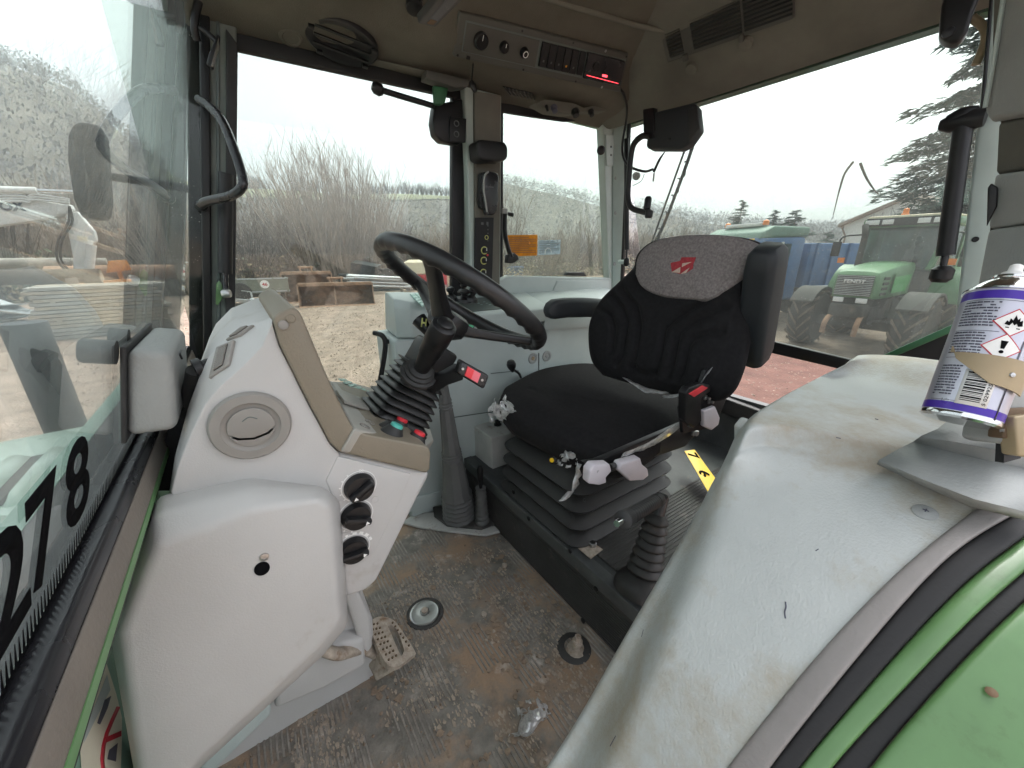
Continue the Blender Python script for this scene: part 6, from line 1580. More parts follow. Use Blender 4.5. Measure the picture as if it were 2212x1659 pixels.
# rear wiper outside the window
wi = thing('rear_wiper', 'slim black wiper arm and blade across the rear window', 'wiper', px(1420, 520, x=1.95))
tube('arm', [px(1512, 238, x=1.92), px(1495, 320, x=1.94), px(1440, 470, x=1.98), px(1412, 530, x=2.0)], [.012, .010, .009, .012], 'armrest', wi, flat=.5)
tube('blade', [px(1480, 322, x=1.93), px(1452, 400, x=1.94), px(1408, 524, x=1.97)], .006, 'black', wi, flat=.6)
for i in range(5):
    a = px(1478 - i * 14, 350 + i * 36, x=1.935); tube('blade_link', [a, a + V((0, -.012, -.004)), a + V((.0, -.012, -.06)), a + V((0, 0, -.064))], .003, 'black', wi, n=6)
# ================================================================= the yard outside
GZ = -1.10
import numpy as np
mat('gravel', (0.245, 0.188, 0.15), 0.95, var=0.38, vscale=2.2, detail=9, bump=0.8, bscale=24, bdist=0.04, dirt=(0.34, 0.28, 0.225), damt=0.45, dscale=0.6, wear=((0.085, 0.062, 0.045), 0.40, 3.2), spec=0.2)
mat('gravel_red', (0.105, 0.055, 0.043), 0.95, var=0.3, vscale=2, bump=0.8, bscale=22, bdist=0.03, dirt=(0.16, 0.115, 0.10), damt=0.30, dscale=1.6, wear=((0.13, 0.06, 0.05), 0.3, 7), spec=0.2)
mat('grass_hill', (0.22, 0.225, 0.14), 0.95, var=0.2, vscale=0.05, dirt=(0.12, 0.105, 0.075), damt=0.3, dscale=0.03, spec=0.1)
mat('hill_scrub', (0.19, 0.175, 0.15), 0.95, var=0.25, vscale=0.08, spec=0.05)
mat('twig', (0.25, 0.205, 0.17), 0.9, var=0.35, vscale=2, spec=0.15)
mat('twig_pale', (0.40, 0.34, 0.295), 0.9, var=0.3, vscale=2, spec=0.15)
mat('twig_dark', (0.10, 0.083, 0.068), 0.9, var=0.35, vscale=2, spec=0.15)
mat('ivy', (0.095, 0.11, 0.065), 0.6, var=0.5, vscale=3, spec=0.3)
mat('dead_leaf', (0.28, 0.225, 0.15), 0.9, var=0.4, vscale=3, spec=0.1)
mat('far_wood', (0.21, 0.20, 0.195), 0.95, var=0.35, vscale=0.06, spec=0.05)
mat('needle', (0.045, 0.085, 0.06), 0.7, var=0.4, vscale=1.5, spec=0.2)
mat('bark', (0.10, 0.075, 0.055), 0.9, var=0.3, bump=0.6, bscale=20)
mat('rust', (0.30, 0.18, 0.115), 0.85, var=0.4, vscale=5, dirt=(0.33, 0.29, 0.22), damt=0.42, dscale=2.5, wear=((0.28, 0.09, 0.03), 0.22, 4))
mat('galv', (0.42, 0.44, 0.45), 0.5, 0.4, var=0.15, dirt=(0.25, 0.23, 0.2), damt=0.2)
mat('trailer_green', (0.20, 0.21, 0.17), 0.7, var=0.15, vscale=4, dirt=(0.30, 0.27, 0.21), damt=0.3, dscale=4)
mat('tyre', (0.028, 0.026, 0.024), 0.85, var=0.3, dirt=(0.15, 0.12, 0.09), damt=0.42, dscale=4)
mat('lug_mud', (0.16, 0.125, 0.095), 0.9, var=0.35, vscale=12)
mat('timber', (0.30, 0.25, 0.19), 0.85, var=0.3, vscale=4, stretch=(1, 6, 6))
mat('timber_grey', (0.28, 0.26, 0.23), 0.9, var=0.25, vscale=4)
mat('orange_paint', (0.65, 0.24, 0.04), 0.6, var=0.15, dirt=(0.25, 0.15, 0.1), damt=0.25, dscale=5)
mat('white_paint', (0.66, 0.66, 0.64), 0.5, var=0.08, dirt=(0.36, 0.33, 0.28), damt=0.3, dscale=3)
mat('red_paint', (0.55, 0.04, 0.06), 0.5, var=0.1)
mat('cream_paint', (0.66, 0.58, 0.42), 0.6, var=0.1)
mat('blue_paint', (0.055, 0.14, 0.31), 0.45, var=0.15, dirt=(0.22, 0.27, 0.34), damt=0.42, dscale=2)
mat('crate_dark', (0.025, 0.032, 0.034), 0.6, var=0.2)
mat('wall_white', (0.74, 0.76, 0.76), 0.9, var=0.06)
mat('roof_brown', (0.30, 0.24, 0.20), 0.9, var=0.2)
mat('tractor_green', (0.085, 0.20, 0.09), 0.4, var=0.12, dirt=(0.25, 0.25, 0.18), damt=0.25, dscale=3)
mat('panel_green', (0.09, 0.36, 0.11), 0.4, var=0.1)
mat('lorry_green', (0.13, 0.22, 0.17), 0.5, var=0.12, dirt=(0.3, 0.32, 0.3), damt=0.35, dscale=3)
mat('engine_dark', (0.05, 0.048, 0.043), 0.8, var=0.3, dirt=(0.15, 0.12, 0.09), damt=0.4, dscale=3)
mat('lamp_glass', (0.75, 0.76, 0.76), 0.15, var=0.05)
mat('red_rim', (0.50, 0.07, 0.04), 0.6, var=0.1)
mat('tarp_dark', (0.02, 0.02, 0.02), 0.6)

gnd = mesh('ground', [(-700, -700, GZ), (700, -700, GZ), (700, 700, GZ), (-700, 700, GZ)], [[0, 1, 2, 3]], 'gravel'); struct(gnd)
rg_ = mesh('red_gravel', [(2.6, -4, GZ + .004), (11.2, -4, GZ + .004), (10.4, 1.5, GZ + .004), (10.8, 5.5, GZ + .004), (6.0, 7.0, GZ + .004), (2.2, 3.5, GZ + .004)], [[0, 1, 2, 3, 4, 5]], 'gravel_red'); struct(rg_)
# loose stones on the yard within sight of the door window
rs_ = random.Random(12)
vs_, fs_ = [], []
def stone(p, s):
    k = len(vs_); 
    for d in ((1, 0, 0), (0, 1, 0), (-1, 0, 0), (0, -1, 0), (0, 0, .7)): vs_.append(V(p) + V(d) * s * rs_.uniform(.5, 1.2))
    for a, b in ((0, 1), (1, 2), (2, 3), (3, 0)): fs_.append([k + a, k + b, k + 4])
for i in range(5200):
    r = 4.5 + 18 * rs_.random() ** 1.3; a = R(rs_.uniform(60, 108)); stone((r * math.cos(a), r * math.sin(a), GZ), rs_.uniform(.012, .04) * (1 + r * .03))
for i in range(1200):
    r = 3.5 + 8 * rs_.random(); a = R(rs_.uniform(8, 32)); stone((r * math.cos(a), r * math.sin(a), GZ + .004), rs_.uniform(.01, .03))
o = mesh('loose_gravel', vs_, fs_, 'gravel', None, smooth=False); o['kind'] = 'stuff'; o['label'] = 'loose stones scattered over the gravel yard'; o['category'] = 'gravel'

# ---- hill behind, built by bearing and steepness of its skyline
EL = [(2, 1.4), (20, 2.0), (29.5, 3.2), (32.8, 4.0), (43.3, 5.6), (49.5, 7.2), (53.8, 8.1), (56.6, 8.5), (63.7, 6.9), (70, 6.9), (79, 6.5), (85.8, 6.5), (90, 6.3), (93, 6.8), (95.5, 9), (98.8, 13.3), (103, 14.3), (125, 12.5), (150, 9)]
def elev(a):
    for (x, y), (x2, y2) in zip(EL, EL[1:]):
        if x <= a <= x2: return y + (y2 - y) * (a - x) / (x2 - x)
    return 1.4
def hill_z(a, f):
    r = 110 + 150 * f; top = 260 * math.tan(R(elev(a))) + 1.15
    s = f * f * (3 - 2 * f)
    return r, GZ + (top - GZ) * s + 1.2 * noise.noise(V((math.cos(R(a)) * r * .03, math.sin(R(a)) * r * .03, 0)))
vs_, fs_ = [], []
NA, NF = 150, 16
for i in range(NA + 1):
    a = 2 + 148 * i / NA
    for j in range(NF + 1):
        r, z = hill_z(a, j / NF); vs_.append((r * math.cos(R(a)), r * math.sin(R(a)), z - (.4 if j == 0 else 0)))
    vs_.append((420 * math.cos(R(a)), 420 * math.sin(R(a)), z - 20))
NK = NF + 2
for i in range(NA):
    for j in range(NF + 1): fs_.append([i * NK + j, (i + 1) * NK + j, (i + 1) * NK + j + 1, i * NK + j + 1])
struct(mesh('hill', vs_, fs_, 'hill_scrub', ang=0))
vs_, fs_ = [], []
for i in range(41):                                   # the open field below the ridge
    a = 59 + 35 * i / 40
    for j in range(6):
        r, z = hill_z(a, min(1, .70 + .06 * j + .05 * noise.noise(V((a * .15, 0, 0))))); vs_.append((r * math.cos(R(a)), r * math.sin(R(a)), z + .5))
for i in range(40):
    for j in range(5): fs_.append([i * 6 + j, i * 6 + 6 + j, i * 6 + 7 + j, i * 6 + 1 + j])
struct(mesh('field', vs_, fs_, 'grass_hill', ang=0))
vs_, fs_ = [], []
rh_ = random.Random(5)
def blade_tree(p, h, w, n):
    c = V(p) + V((0, 0, h * .5))
    for i in range(n):
        d = V((rh_.gauss(0, 1), rh_.gauss(0, 1), rh_.gauss(0, 1))).normalized() * rh_.random() ** .5
        q = c + V((d.x * w, d.y * w, d.z * h * .5)); s = w * rh_.uniform(.10, .26)
        e1 = V((rh_.uniform(-1, 1), rh_.uniform(-1, 1), rh_.uniform(0, 1.6))).normalized() * s; e2 = e1.orthogonal().normalized() * s * rh_.uniform(.3, .8); k = len(vs_)
        vs_.extend([q - e1, q + e2 * .8 - e1 * .2, q + e1, q - e2]); fs_.append([k, k + 1, k + 2, k + 3])
for i in range(8500):
    a = rh_.uniform(4, 128); f = rh_.random() ** .7
    if 60 < a < 94 and f > .62 and noise.noise(V((a * .2, f * 4, 0))) > -.35: continue
    r, z = hill_z(a, f)
    blade_tree((r * math.cos(R(a)), r * math.sin(R(a)), z), rh_.uniform(4, 8), rh_.uniform(1.8, 3.6), 10)
o = mesh('hillside_wood', vs_, fs_, 'far_wood', None, smooth=False); o['kind'] = 'stuff'; o['label'] = 'bare wood covering the far hillside'; o['category'] = 'wood'

# ---- bare shrubs
def stems(name, n, h, spread, seed, r0=.022, twig=4, lean=.35, m='twig', parent=None, base=.5):
    rr = random.Random(seed); vs_, fs_ = [], []
    def seg(pts, ra, rb):
        k = len(vs_); L_ = len(pts)
        for i, p in enumerate(pts):
            t = (pts[min(i + 1, L_ - 1)] - pts[max(0, i - 1)]).normalized(); e1 = t.orthogonal().normalized(); e2 = t.cross(e1); r = ra + (rb - ra) * i / (L_ - 1)
            for j in range(3): vs_.append(p + (e1 * math.cos(j * 2.094) + e2 * math.sin(j * 2.094)) * r)
        for i in range(L_ - 1):
            for j in range(3): fs_.append([k + i * 3 + j, k + i * 3 + (j + 1) % 3, k + i * 3 + 3 + (j + 1) % 3, k + i * 3 + 3 + j])
    for i in range(n):
        a = rr.uniform(0, 6.283); q = rr.random() ** .6; b = V((math.cos(a), math.sin(a), 0)) * base * q
        d = V((math.cos(a + rr.uniform(-.5, .5)), math.sin(a + rr.uniform(-.5, .5)), 0)); hh = h * rr.uniform(.55, 1.0) * (1 - .25 * q)
        out = spread * q * rr.uniform(.6, 1.2)
        pts = [b + d * out * (t ** 1.3) + V((rr.uniform(-.06, .06), rr.uniform(-.06, .06), hh * t)) for t in (0, .3, .6, .85, 1)]
        seg(pts, r0, r0 * .25)
        for k in range(twig):
            t = rr.uniform(.3, .98); j = min(3, int(t * 4)); p = pts[j].lerp(pts[j + 1], rr.random())
            a2 = rr.uniform(0, 6.283); l = hh * rr.uniform(.08, .26); dd = V((math.cos(a2) * .55, math.sin(a2) * .55, 1)).normalized()
            p2 = p + dd * l * .5 + V((rr.uniform(-.05, .05), rr.uniform(-.05, .05), 0)); p3 = p + dd * l + V((0, 0, .05 * l))
            seg([p, p2, p3], r0 * .38, r0 * .16)
            if rr.random() < .6:
                a3 = a2 + rr.uniform(-1.2, 1.2); seg([p2, p2 + V((math.cos(a3) * .5, math.sin(a3) * .5, .9)) * l * .35], r0 * .25, r0 * .12)
    return mesh(name, vs_, fs_, m, parent, smooth=False, recalc=False)
def shrub(label, cat, group, n, h, spread, seed, m, base, r0=.022, twig=5):
    s = thing('bare_shrub', label, cat, (0, 0, 0), group)
    stems('stems', n, h, spread, seed, r0, twig, m=m, parent=s, base=base)
    return s
GH = 'bare shrubs of the hedge behind the yard'
LH = 'leafless brown shrub in the thicket behind the yard'
protos = [shrub(LH, 'shrub', GH, 78, 4.6, 1.6, 21 + i, m_, .9, .034, 5) for i, m_ in enumerate(('twig', 'twig_dark', 'twig', 'twig_pale'))]
rr_ = random.Random(9); used = set()
spots = []
for row, (yy, st_) in enumerate(((29.3, 1.9), (31.6, 2.2), (34.5, 2.6))):
    x = -24
    while x < 58 + row * 4:
        spots.append((x + rr_.uniform(-.5, .5), yy + rr_.uniform(-.6, .6) + max(0, (x - 25) * .12), rr_.uniform(.60, 1.22) * (1.0 + .12 * row))); x += st_
for i, (x, y, s) in enumerate(spots):
    k = (i * 7 + i // 5) % 4
    if k not in used: used.add(k); o = protos[k]
    else: o = copy_tree(protos[k])
    where = 'left of the door window, seen through the windscreen' if x < -1.5 else 'behind the flat trailer' if x < 2 else 'behind the rusty buckets' if x < 7.5 else 'behind the black crates and hopper' if x < 14 else 'beside the door pillar' if x < 19 else 'seen through the quarter window' if x < 38 else 'seen through the rear window above the seat'
    o['label'] = 'leafless shrub of the ' + ('front' if y < 30.4 else 'middle' if y < 33 else 'back') + ' row, ' + where; o['group'] = GH + ', ' + where
    o.location = (x, y, GZ); o.rotation_euler = (0, 0, rr_.uniform(0, 6.28)); o.scale = (s, s, s * rr_.uniform(.85, 1.15) * (1.22 if x < -3 else 1.0))
big = shrub('tall fan-shaped leafless bush standing above the thicket', 'bush', None, 470, 9.4, 2.5, 77, 'twig_pale', 2.9, .036, 6)
big.location = (6.0, 29.6, GZ); big.name = 'tall_bush'
b2 = shrub('slender bare tree seen through the quarter window at its left edge', 'tree', None, 14, 9.5, 2.4, 79, 'twig', .5, .05, 12); b2.location = (21.5, 31.5, GZ); b2.name = 'bare_tree'
# undergrowth: brambles, ivy and dead grass, uncountable
def leafmass(name, label, n, xr, yr, zr, m, size, seed, fn=None):
    rr = random.Random(seed); vs_, fs_ = [], []
    for i in range(n):
        x, y = rr.uniform(*xr), rr.uniform(*yr); top = zr[1] * (0.55 + .6 * noise.noise(V((x * .35, y * .3, seed))))
        p = V((x, y + max(0, (x - 25) * .12), GZ + rr.random() ** 1.2 * max(.3, top)))
        e1 = V((rr.uniform(-1, 1), rr.uniform(-1, 1), rr.uniform(-.6, 1))).normalized() * size * rr.uniform(.5, 1.4); e2 = e1.orthogonal().normalized() * e1.length * rr.uniform(.25, .7)
        k = len(vs_); vs_ += [p - e1, p + e2, p + e1, p - e2]; fs_.append([k, k + 1, k + 2, k + 3])
    o = mesh(name, vs_, fs_, m, None, smooth=False, recalc=False); o['kind'] = 'stuff'; o['label'] = label; o['category'] = 'undergrowth'
leafmass('ivy_undergrowth', 'ivy and bramble leaves low in the thicket', 26000, (-26, 60), (28.2, 33), (0, 3.2), 'ivy', .13, 3)
leafmass('dead_undergrowth', 'dead grass and dry leaves at the foot of the thicket', 30000, (-26, 60), (27.6, 33), (0, 2.8), 'dead_leaf', .12, 4)
leafmass('dark_undergrowth', 'dark tangled stems deep in the thicket', 26000, (-26, 62), (30.5, 36), (0, 4.6), 'twig_dark', .17, 6)
# earth bank closing the thicket from behind
vs_, fs_ = [], []
for i in range(60):
    x = -30 + 100 * i / 59; y0 = 35.5 + max(0, (x - 25) * .12)
    for (dy, z) in ((0, GZ - .1), (1.2, GZ + 1.8 + .5 * noise.noise(V((x * .2, 0, 0)))), (4, GZ + 2.6 + .6 * noise.noise(V((x * .2, 3, 0)))), (12, GZ + 2.2)): vs_.append((x, y0 + dy, z))
for i in range(59):
    for j in range(3): fs_.append([i * 4 + j, i * 4 + 4 + j, i * 4 + 5 + j, i * 4 + 1 + j])
struct(mesh('bank', vs_, fs_, 'grass_hill', ang=0))
# ridge trees
rt = thing('ridge_tree', 'small bare tree in the far row along the ridge', 'tree', (0, 0, 0), 'bare trees in a row on the ridge')
stems('crown', 34, 9.5, 4.2, 31, .16, 6, m='twig_dark', parent=rt, base=.5); tube('trunk', [(0, 0, -1), (0, 0, 2.5), (.2, 0, 5)], [.35, .28, .15], 'bark', rt, n=6)
k = 0
for a in [88.6, 87.8, 87.2, 86.6, 86.0, 85.4] + [62.9 + i * .62 for i in range(18)] + [76, 77.5, 80, 82]:
    r, z = hill_z(a, .97); o = rt if k == 0 else copy_tree(rt); k += 1
    o.location = (r * math.cos(R(a)), r * math.sin(R(a)), z - .3); o.rotation_euler = (0, 0, k * 1.7); s = .62 + .3 * ((k * 37) % 10) / 10; o.scale = (s, s, s)

# ---- conifers
def conifer(name, label, loc, h, r, nb, seed, dens=26, z0=.06, drop=.25, group=None, needle=.28):
    t = thing(name, label, 'tree', (0, 0, 0), group); rr = random.Random(seed)
    tube('trunk', [(0, 0, -.2), (0, 0, h * .5), (0, 0, h * .97)], [h * .022, h * .014, .02], 'bark', t, n=8, k=0)
    vs_, fs_ = [], []
    for i in range(nb):
        f = (i + rr.random()) / nb; z = h * (z0 + (1 - z0) * f); L_ = r * (1 - f) ** .75 * rr.uniform(.65, 1.12) + .15; a = rr.uniform(0, 6.283)
        d = V((math.cos(a), math.sin(a), 0)); s = V((-d.y, d.x, 0))
        m_ = max(5, int(dens * L_ / r + 5))
        for k in range(m_):
            t_ = (k + rr.random()) / m_; c = V((0, 0, z)) + d * L_ * t_ + V((0, 0, -drop * L_ * t_ ** 1.6 + .10 * L_ * t_))
            w = L_ * .30 * (1 - t_ * .7)
            for q in range(4):
                p = c + s * rr.uniform(-w, w) + V((0, 0, rr.uniform(-.12, .06) * L_ * .5)); e1 = (d * rr.uniform(.4, 1) + s * rr.uniform(-.8, .8) + V((0, 0, rr.uniform(-.45, .15)))).normalized() * needle * rr.uniform(.6, 1.5)
                e2 = e1.cross(V((rr.uniform(-.5, .5), rr.uniform(-.5, .5), 1))).normalized() * needle * rr.uniform(.12, .3); kk = len(vs_)
                vs_ += [p - e1 * .3, p + e2, p + e1, p - e2]; fs_.append([kk, kk + 1, kk + 2, kk + 3])
    mesh('crown', vs_, fs_, 'needle', t, smooth=False, recalc=False)
    t.location = loc
    return t
conifer('conifer', 'tall drooping conifer beside the near rear pillar', (23.8, 3.3, GZ), 20, 3.2, 330, 3, dens=44, z0=.10, needle=.26)
conifer('conifer', 'broad lower conifer in front of the white building', (27.5, 4.1, GZ), 6.2, 1.8, 90, 8, dens=30, z0=.08, needle=.3)
for i, (u, dist, h, r, l) in enumerate(((1590, 62, 8.6, 2.9, 'dark conifer rising left of the blue lorry roof, the pointed one'), (1663, 66, 7.6, 2.5, 'small conifer in the middle of the three beyond the lorry'), (1708, 60, 7.0, 3.6, 'round-topped evergreen right of the two pointed conifers'), (1785, 75, 5.0, 3.0, 'low evergreen beside the gable of the white building'))):
    r_ = ray(u, 520); dd = V((r_.x, r_.y, 0)).normalized() * dist
    conifer('evergreen', l, (dd.x, dd.y, GZ), h, r, 60, 40 + i, dens=22, z0=.05, drop=.1, needle=.42)

# ---- white building
wb = thing('white_building', 'white gabled building with brown roof beyond the parked machines', 'building', (46, 10, GZ))
gx_ = 46.0
g0 = [px(u, v, x=gx_) for u, v in ((1824, 487), (1966, 428), (2130, 490))]
wall_ = [V((gx_, g0[0].y, GZ)), g0[0], g0[1], g0[2], V((gx_, g0[2].y, GZ))]
prism('gable_wall', wall_, (14, -2, 0), 'wall_white', wb)
for a, b in ((g0[0], g0[1]), (g0[1], g0[2])):
    e = (b - a).normalized() * .4
    prism('roof', [a - e + V((-.4, 0, .02)), b + V((-.4, 0, .02)) + (e * .0), b + V((-.4, 0, .30)), a - e + V((-.4, 0, .30))], (15, -2, 0), 'roof_brown', wb)
tube('drain_pipe', [g0[0] + V((-.1, .1, -.2)), g0[0] + V((-.1, -.3, -.9)), V((gx_ - .1, g0[0].y - .3, GZ))], .07, 'roof_brown', wb, n=6, k=0)
for i, l in enumerate(('left', 'middle', 'right')):
    s = shrub('bare sapling against the white building gable, ' + l + ' of three', 'tree', 'bare saplings by the gable', 9, 6.6 - i * .3, .9, 60 + i, 'twig_dark', .3, .04, 6); s.name = 'bare_sapling'
    r_ = ray(1918 + i * 15, 500); dd = V((r_.x, r_.y, 0)).normalized() * 44.0; s.location = (dd.x, dd.y, GZ)
# dark bough hanging in front of the sky
for nm, l, pts in (('hanging_twig', 'long bare drooping twig against the white sky', [(1843, 350), (1825, 375), (1815, 405), (1806, 440), (1800, 465)]), ('hanging_twig', 'shorter bare twig to the right of the long drooping one', [(1858, 352), (1872, 385), (1890, 412), (1898, 420)])):
    o = tube(nm, [px(u, v, d=9.0) for u, v in pts], [.03, .026, .02, .012, .008], 'twig_dark', None, n=5); tag(o, l, 'twig')
# ================================================================= own bonnet and outside mirror
bo_ = thing('tractor_bonnet', 'pale green bonnet with two rows of louvres in front of the windscreen', 'bonnet', (-1.2, .9, .6))
BZ = .745
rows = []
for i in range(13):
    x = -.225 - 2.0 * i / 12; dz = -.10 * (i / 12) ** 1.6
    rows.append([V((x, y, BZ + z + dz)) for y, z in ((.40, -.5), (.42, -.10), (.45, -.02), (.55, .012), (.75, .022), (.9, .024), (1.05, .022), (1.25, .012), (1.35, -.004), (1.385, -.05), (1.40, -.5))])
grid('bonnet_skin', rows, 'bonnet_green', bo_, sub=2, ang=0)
def louvre(x, y0, y1):
    z = BZ + .024 - .10 * (max(0, (-.225 - x)) / 2.0) ** 1.6
    rings = []
    for f, h in ((0, .0), (.08, .016), (.5, .018), (.92, .016), (1, .0)):
        y = y0 + (y1 - y0) * f; rings.append([V((x - .016, y, z - .002)), V((x - .010, y, z + h)), V((x + .002, y, z + h * .9)), V((x + .012, y, z - .002))])
    o = loft('louvre', rings, 'bonnet_green', bo_, ang=60)
    prism('louvre_slot', [V((x + .013, y0 + .008, z + .0015)), V((x + .036, y0 + .008, z + .0015)), V((x + .036, y1 - .008, z + .0015)), V((x + .013, y1 - .008, z + .0015))], (0, 0, .001), 'bonnet_slot', bo_)
for i in range(6):
    louvre(-.30 - i * .055, .62, .84); louvre(-.30 - i * .055, .88, 1.10)
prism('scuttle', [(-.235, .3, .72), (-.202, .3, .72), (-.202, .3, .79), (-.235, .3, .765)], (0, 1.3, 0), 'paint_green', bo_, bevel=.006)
me_ = thing('outside_mirror', 'dark oblong outside mirror seen through the windscreen', 'mirror', px(190, 470, y=2.0))
prism('mirror_head', [px(u, v, y=2.0) for u, v in ((148, 290), (158, 268), (174, 262), (215, 268), (236, 300), (246, 440), (240, 474), (200, 474), (176, 466), (160, 430), (146, 340))], (-.02, .10, 0), 'armrest', me_, bevel=.02, seg=3)
tube('mirror_arm', [px(225, 380, y=2.06), px(330, 395, y=1.95), px(420, 410, y=1.78)], .014, 'black', me_)
# air intake stack by the right front pillar, outside
es = thing('exhaust_stack', 'dark exhaust stack standing outside near the right front pillar', 'exhaust', (-.55, 1.72, .4))
tube('pipe', [(-.55, 1.78, .3), (-.55, 1.78, .95)], .05, 'armrest', es, k=0, n=16)
# decals on the bulkhead left of the dashboard
DX = -.3035
dc_ = thing('safety_decal', 'cream and red pictogram decal on the green panel by the dashboard', 'decal', px(215, 1560, x=DX))
prism('decal_sheet', [px(u, v, x=DX) for u, v in ((221, 1411), (236, 1456), (250, 1500), (262, 1550), (262, 1600), (258, 1690), (178, 1690), (173, 1620), (160, 1584))], (.0008, 0, 0), 'decal_cream', dc_)
prism('red_bar', [px(u, v, x=DX + .0012) for u, v in ((217, 1424), (222, 1440), (170, 1589), (162, 1578))], (.0004, 0, 0), 'decal_red', dc_)
prism('grey_field', [px(u, v, x=DX + .0010) for u, v in ((231, 1458), (238, 1490), (180, 1606), (190, 1560))], (.0004, 0, 0), 'console_grey', dc_)
prism('figure', [px(u, v, x=DX + .0016) for u, v in ((240, 1503), (226, 1512), (210, 1562), (216, 1565), (232, 1530))], (.0003, 0, 0), 'print_dark', dc_)
prism('figure', [px(u, v, x=DX + .0016) for u, v in ((254, 1605), (236, 1620), (232, 1640), (250, 1645))], (.0003, 0, 0), 'print_dark', dc_)
ra_ = [(252, 1526), (240, 1552), (227, 1583), (220, 1610), (217, 1640), (222, 1690)]
vs_ = []
for u, v in ra_: vs_ += [px(u, v, x=DX + .0013), px(u + 8, v + 1, x=DX + .0013)]
mesh('red_ring', vs_, [[2 * i, 2 * i + 2, 2 * i + 3, 2 * i + 1] for i in range(len(ra_) - 1)], 'decal_red', dc_, solid=.0004)
prism('red_slash', [px(u, v, x=DX + .0014) for u, v in ((228, 1593), (262, 1578), (262, 1590), (230, 1604))], (.0003, 0, 0), 'decal_red', dc_)
prism('dash_edging', [px(u, v, y=.72) for u, v in ((236, 1362), (248, 1380), (330, 1710), (298, 1710))], (0, .02, 0), 'rubber', dash)

# ================================================================= trailer, buckets and stores by the thicket
def place(o, p, rz): o.location = p; o.rotation_euler = (0, 0, rz); return o
def wheel(par, c, ax, r, w, rim='galv', nm='wheel', lugs=0, lug_m='lug_mud'):
    wh = lathe(nm, [(r * .55, -w * .42), (r * .85, -w * .5), (r * .97, -w * .40), (r, -w * .2), (r, w * .2), (r * .97, w * .40), (r * .85, w * .5), (r * .55, w * .42)], c, ax, 'tyre', par, n=32)
    lathe('rim', [(r * .56, -w * .38), (r * .50, -w * .30), (r * .2, -w * .22), (r * .12, -w * .3), (0, -w * .3)], c, ax, rim, wh, n=24)
    lathe('rim', [(r * .56, w * .38), (r * .50, w * .30), (r * .2, w * .22), (r * .12, w * .3), (0, w * .3)], c, ax, rim, wh, n=24)
    if lugs:
        c = V(c); e1, e2, e3 = basis(ax); me0 = None
        for i in range(lugs):
            for sd in (-1, 1):
                t = 2 * math.pi * (i + (.5 if sd > 0 else 0)) / lugs
                if me0 is None or sd not in me0:
                    me0 = me0 or {}
                    pr = []
                    for f in (0, .5, 1):
                        y = sd * w * (.02 + .48 * f); aa = f * .42 * (2.6 / lugs * 7); dirr = lambda a: e1 * math.cos(a) + e2 * math.sin(a)
                        h = r * (1.045 - .02 * f); bw = .055 / r * .75
                        pr.append([dirr(aa - bw) * (r * .95) + e3 * y, dirr(aa - bw * .7) * h + e3 * y, dirr(aa + bw * .7) * h + e3 * y, dirr(aa + bw) * (r * .95) + e3 * y])
                    vs_ = [p for rg in pr for p in rg]; fs_ = [[k * 4 + j, k * 4 + j + 1, k * 4 + 5 + j, k * 4 + 4 + j] for k in range(2) for j in range(3)] + [[3, 2, 1, 0], [8, 9, 10, 11]]
                    lg = mesh('lug', vs_, fs_, lug_m, wh, ang=30)
                    lg.data.transform(Matrix.Translation(off(wh))); me0[sd] = lg.data; COL.objects.unlink(lg); bpy.data.objects.remove(lg)
                lo = bpy.data.objects.new('lug', me0[sd]); COL.objects.link(lo); lo.parent = wh
                lo.matrix_local = Matrix.Translation(c - off(wh)) @ Matrix.Rotation(t, 4, V(e3))
    return wh
tl = thing('flat_trailer', 'grey-green flat trailer with spare wheel and number 46 beside the rusty buckets', 'trailer', (0, 0, 0))
box('deck', (0, .9, .62), (3.0, 2.4, .08), 'trailer_green', tl)
sb_ = box('side_board', (0, -.32, .92), (3.0, .05, .50), 'trailer_green', tl)
box('side_board', (-1.48, .9, .92), (.05, 2.4, .50), 'trailer_green', tl); box('side_board', (1.48, .9, .92), (.05, 2.4, .50), 'trailer_green', tl)
box('top_rail', (0, -.33, 1.19), (3.05, .09, .05), 'galv', tl); box('bottom_rail', (0, -.33, .66), (3.05, .09, .06), 'galv', tl)
for x in (-1.4, -.35, .95, 1.45): box('post', (x, -.37, .90), (.07, .05, .60), 'trailer_green', tl)
lathe('number_disc', [(.17, 0), (.17, .01), (0, .01)], (.62, -.36, .96), (0, -1, 0), 'white_print', tl, n=28)
textfit('number', '46', (.52, -.375, .89), (1, 0, 0), (0, 0, 1), .20, .14, 'decal_red', tl, .004, bold=.03)
wheel(tl, (-.28, -.48, .66), (0, 1, 0), .40, .20, nm='spare_wheel')
for sx in (-1, 1):
    beam('drawbar', (sx * .9, -.35, .42), (0.1, -1.5, .38), .10, .12, 'galv', tl); wheel(tl, (sx * 1.25, .8, .34), (1, 0, 0), .34, .2)
box('coupling', (.1, -1.55, .42), (.18, .30, .16), 'galv', tl, bevel=.02); tube('jockey_leg', [(.1, -1.35, 0), (.1, -1.35, .75)], .035, 'galv', tl, k=0)
beam('crank', (.1, -1.35, .75), (-.2, -1.45, .82), .03, .03, 'galv', tl)
box('chassis', (0, .9, .5), (1.4, 2.4, .12), 'engine_dark', tl)
place(tl, (0.35, 20.3, GZ), R(-3))
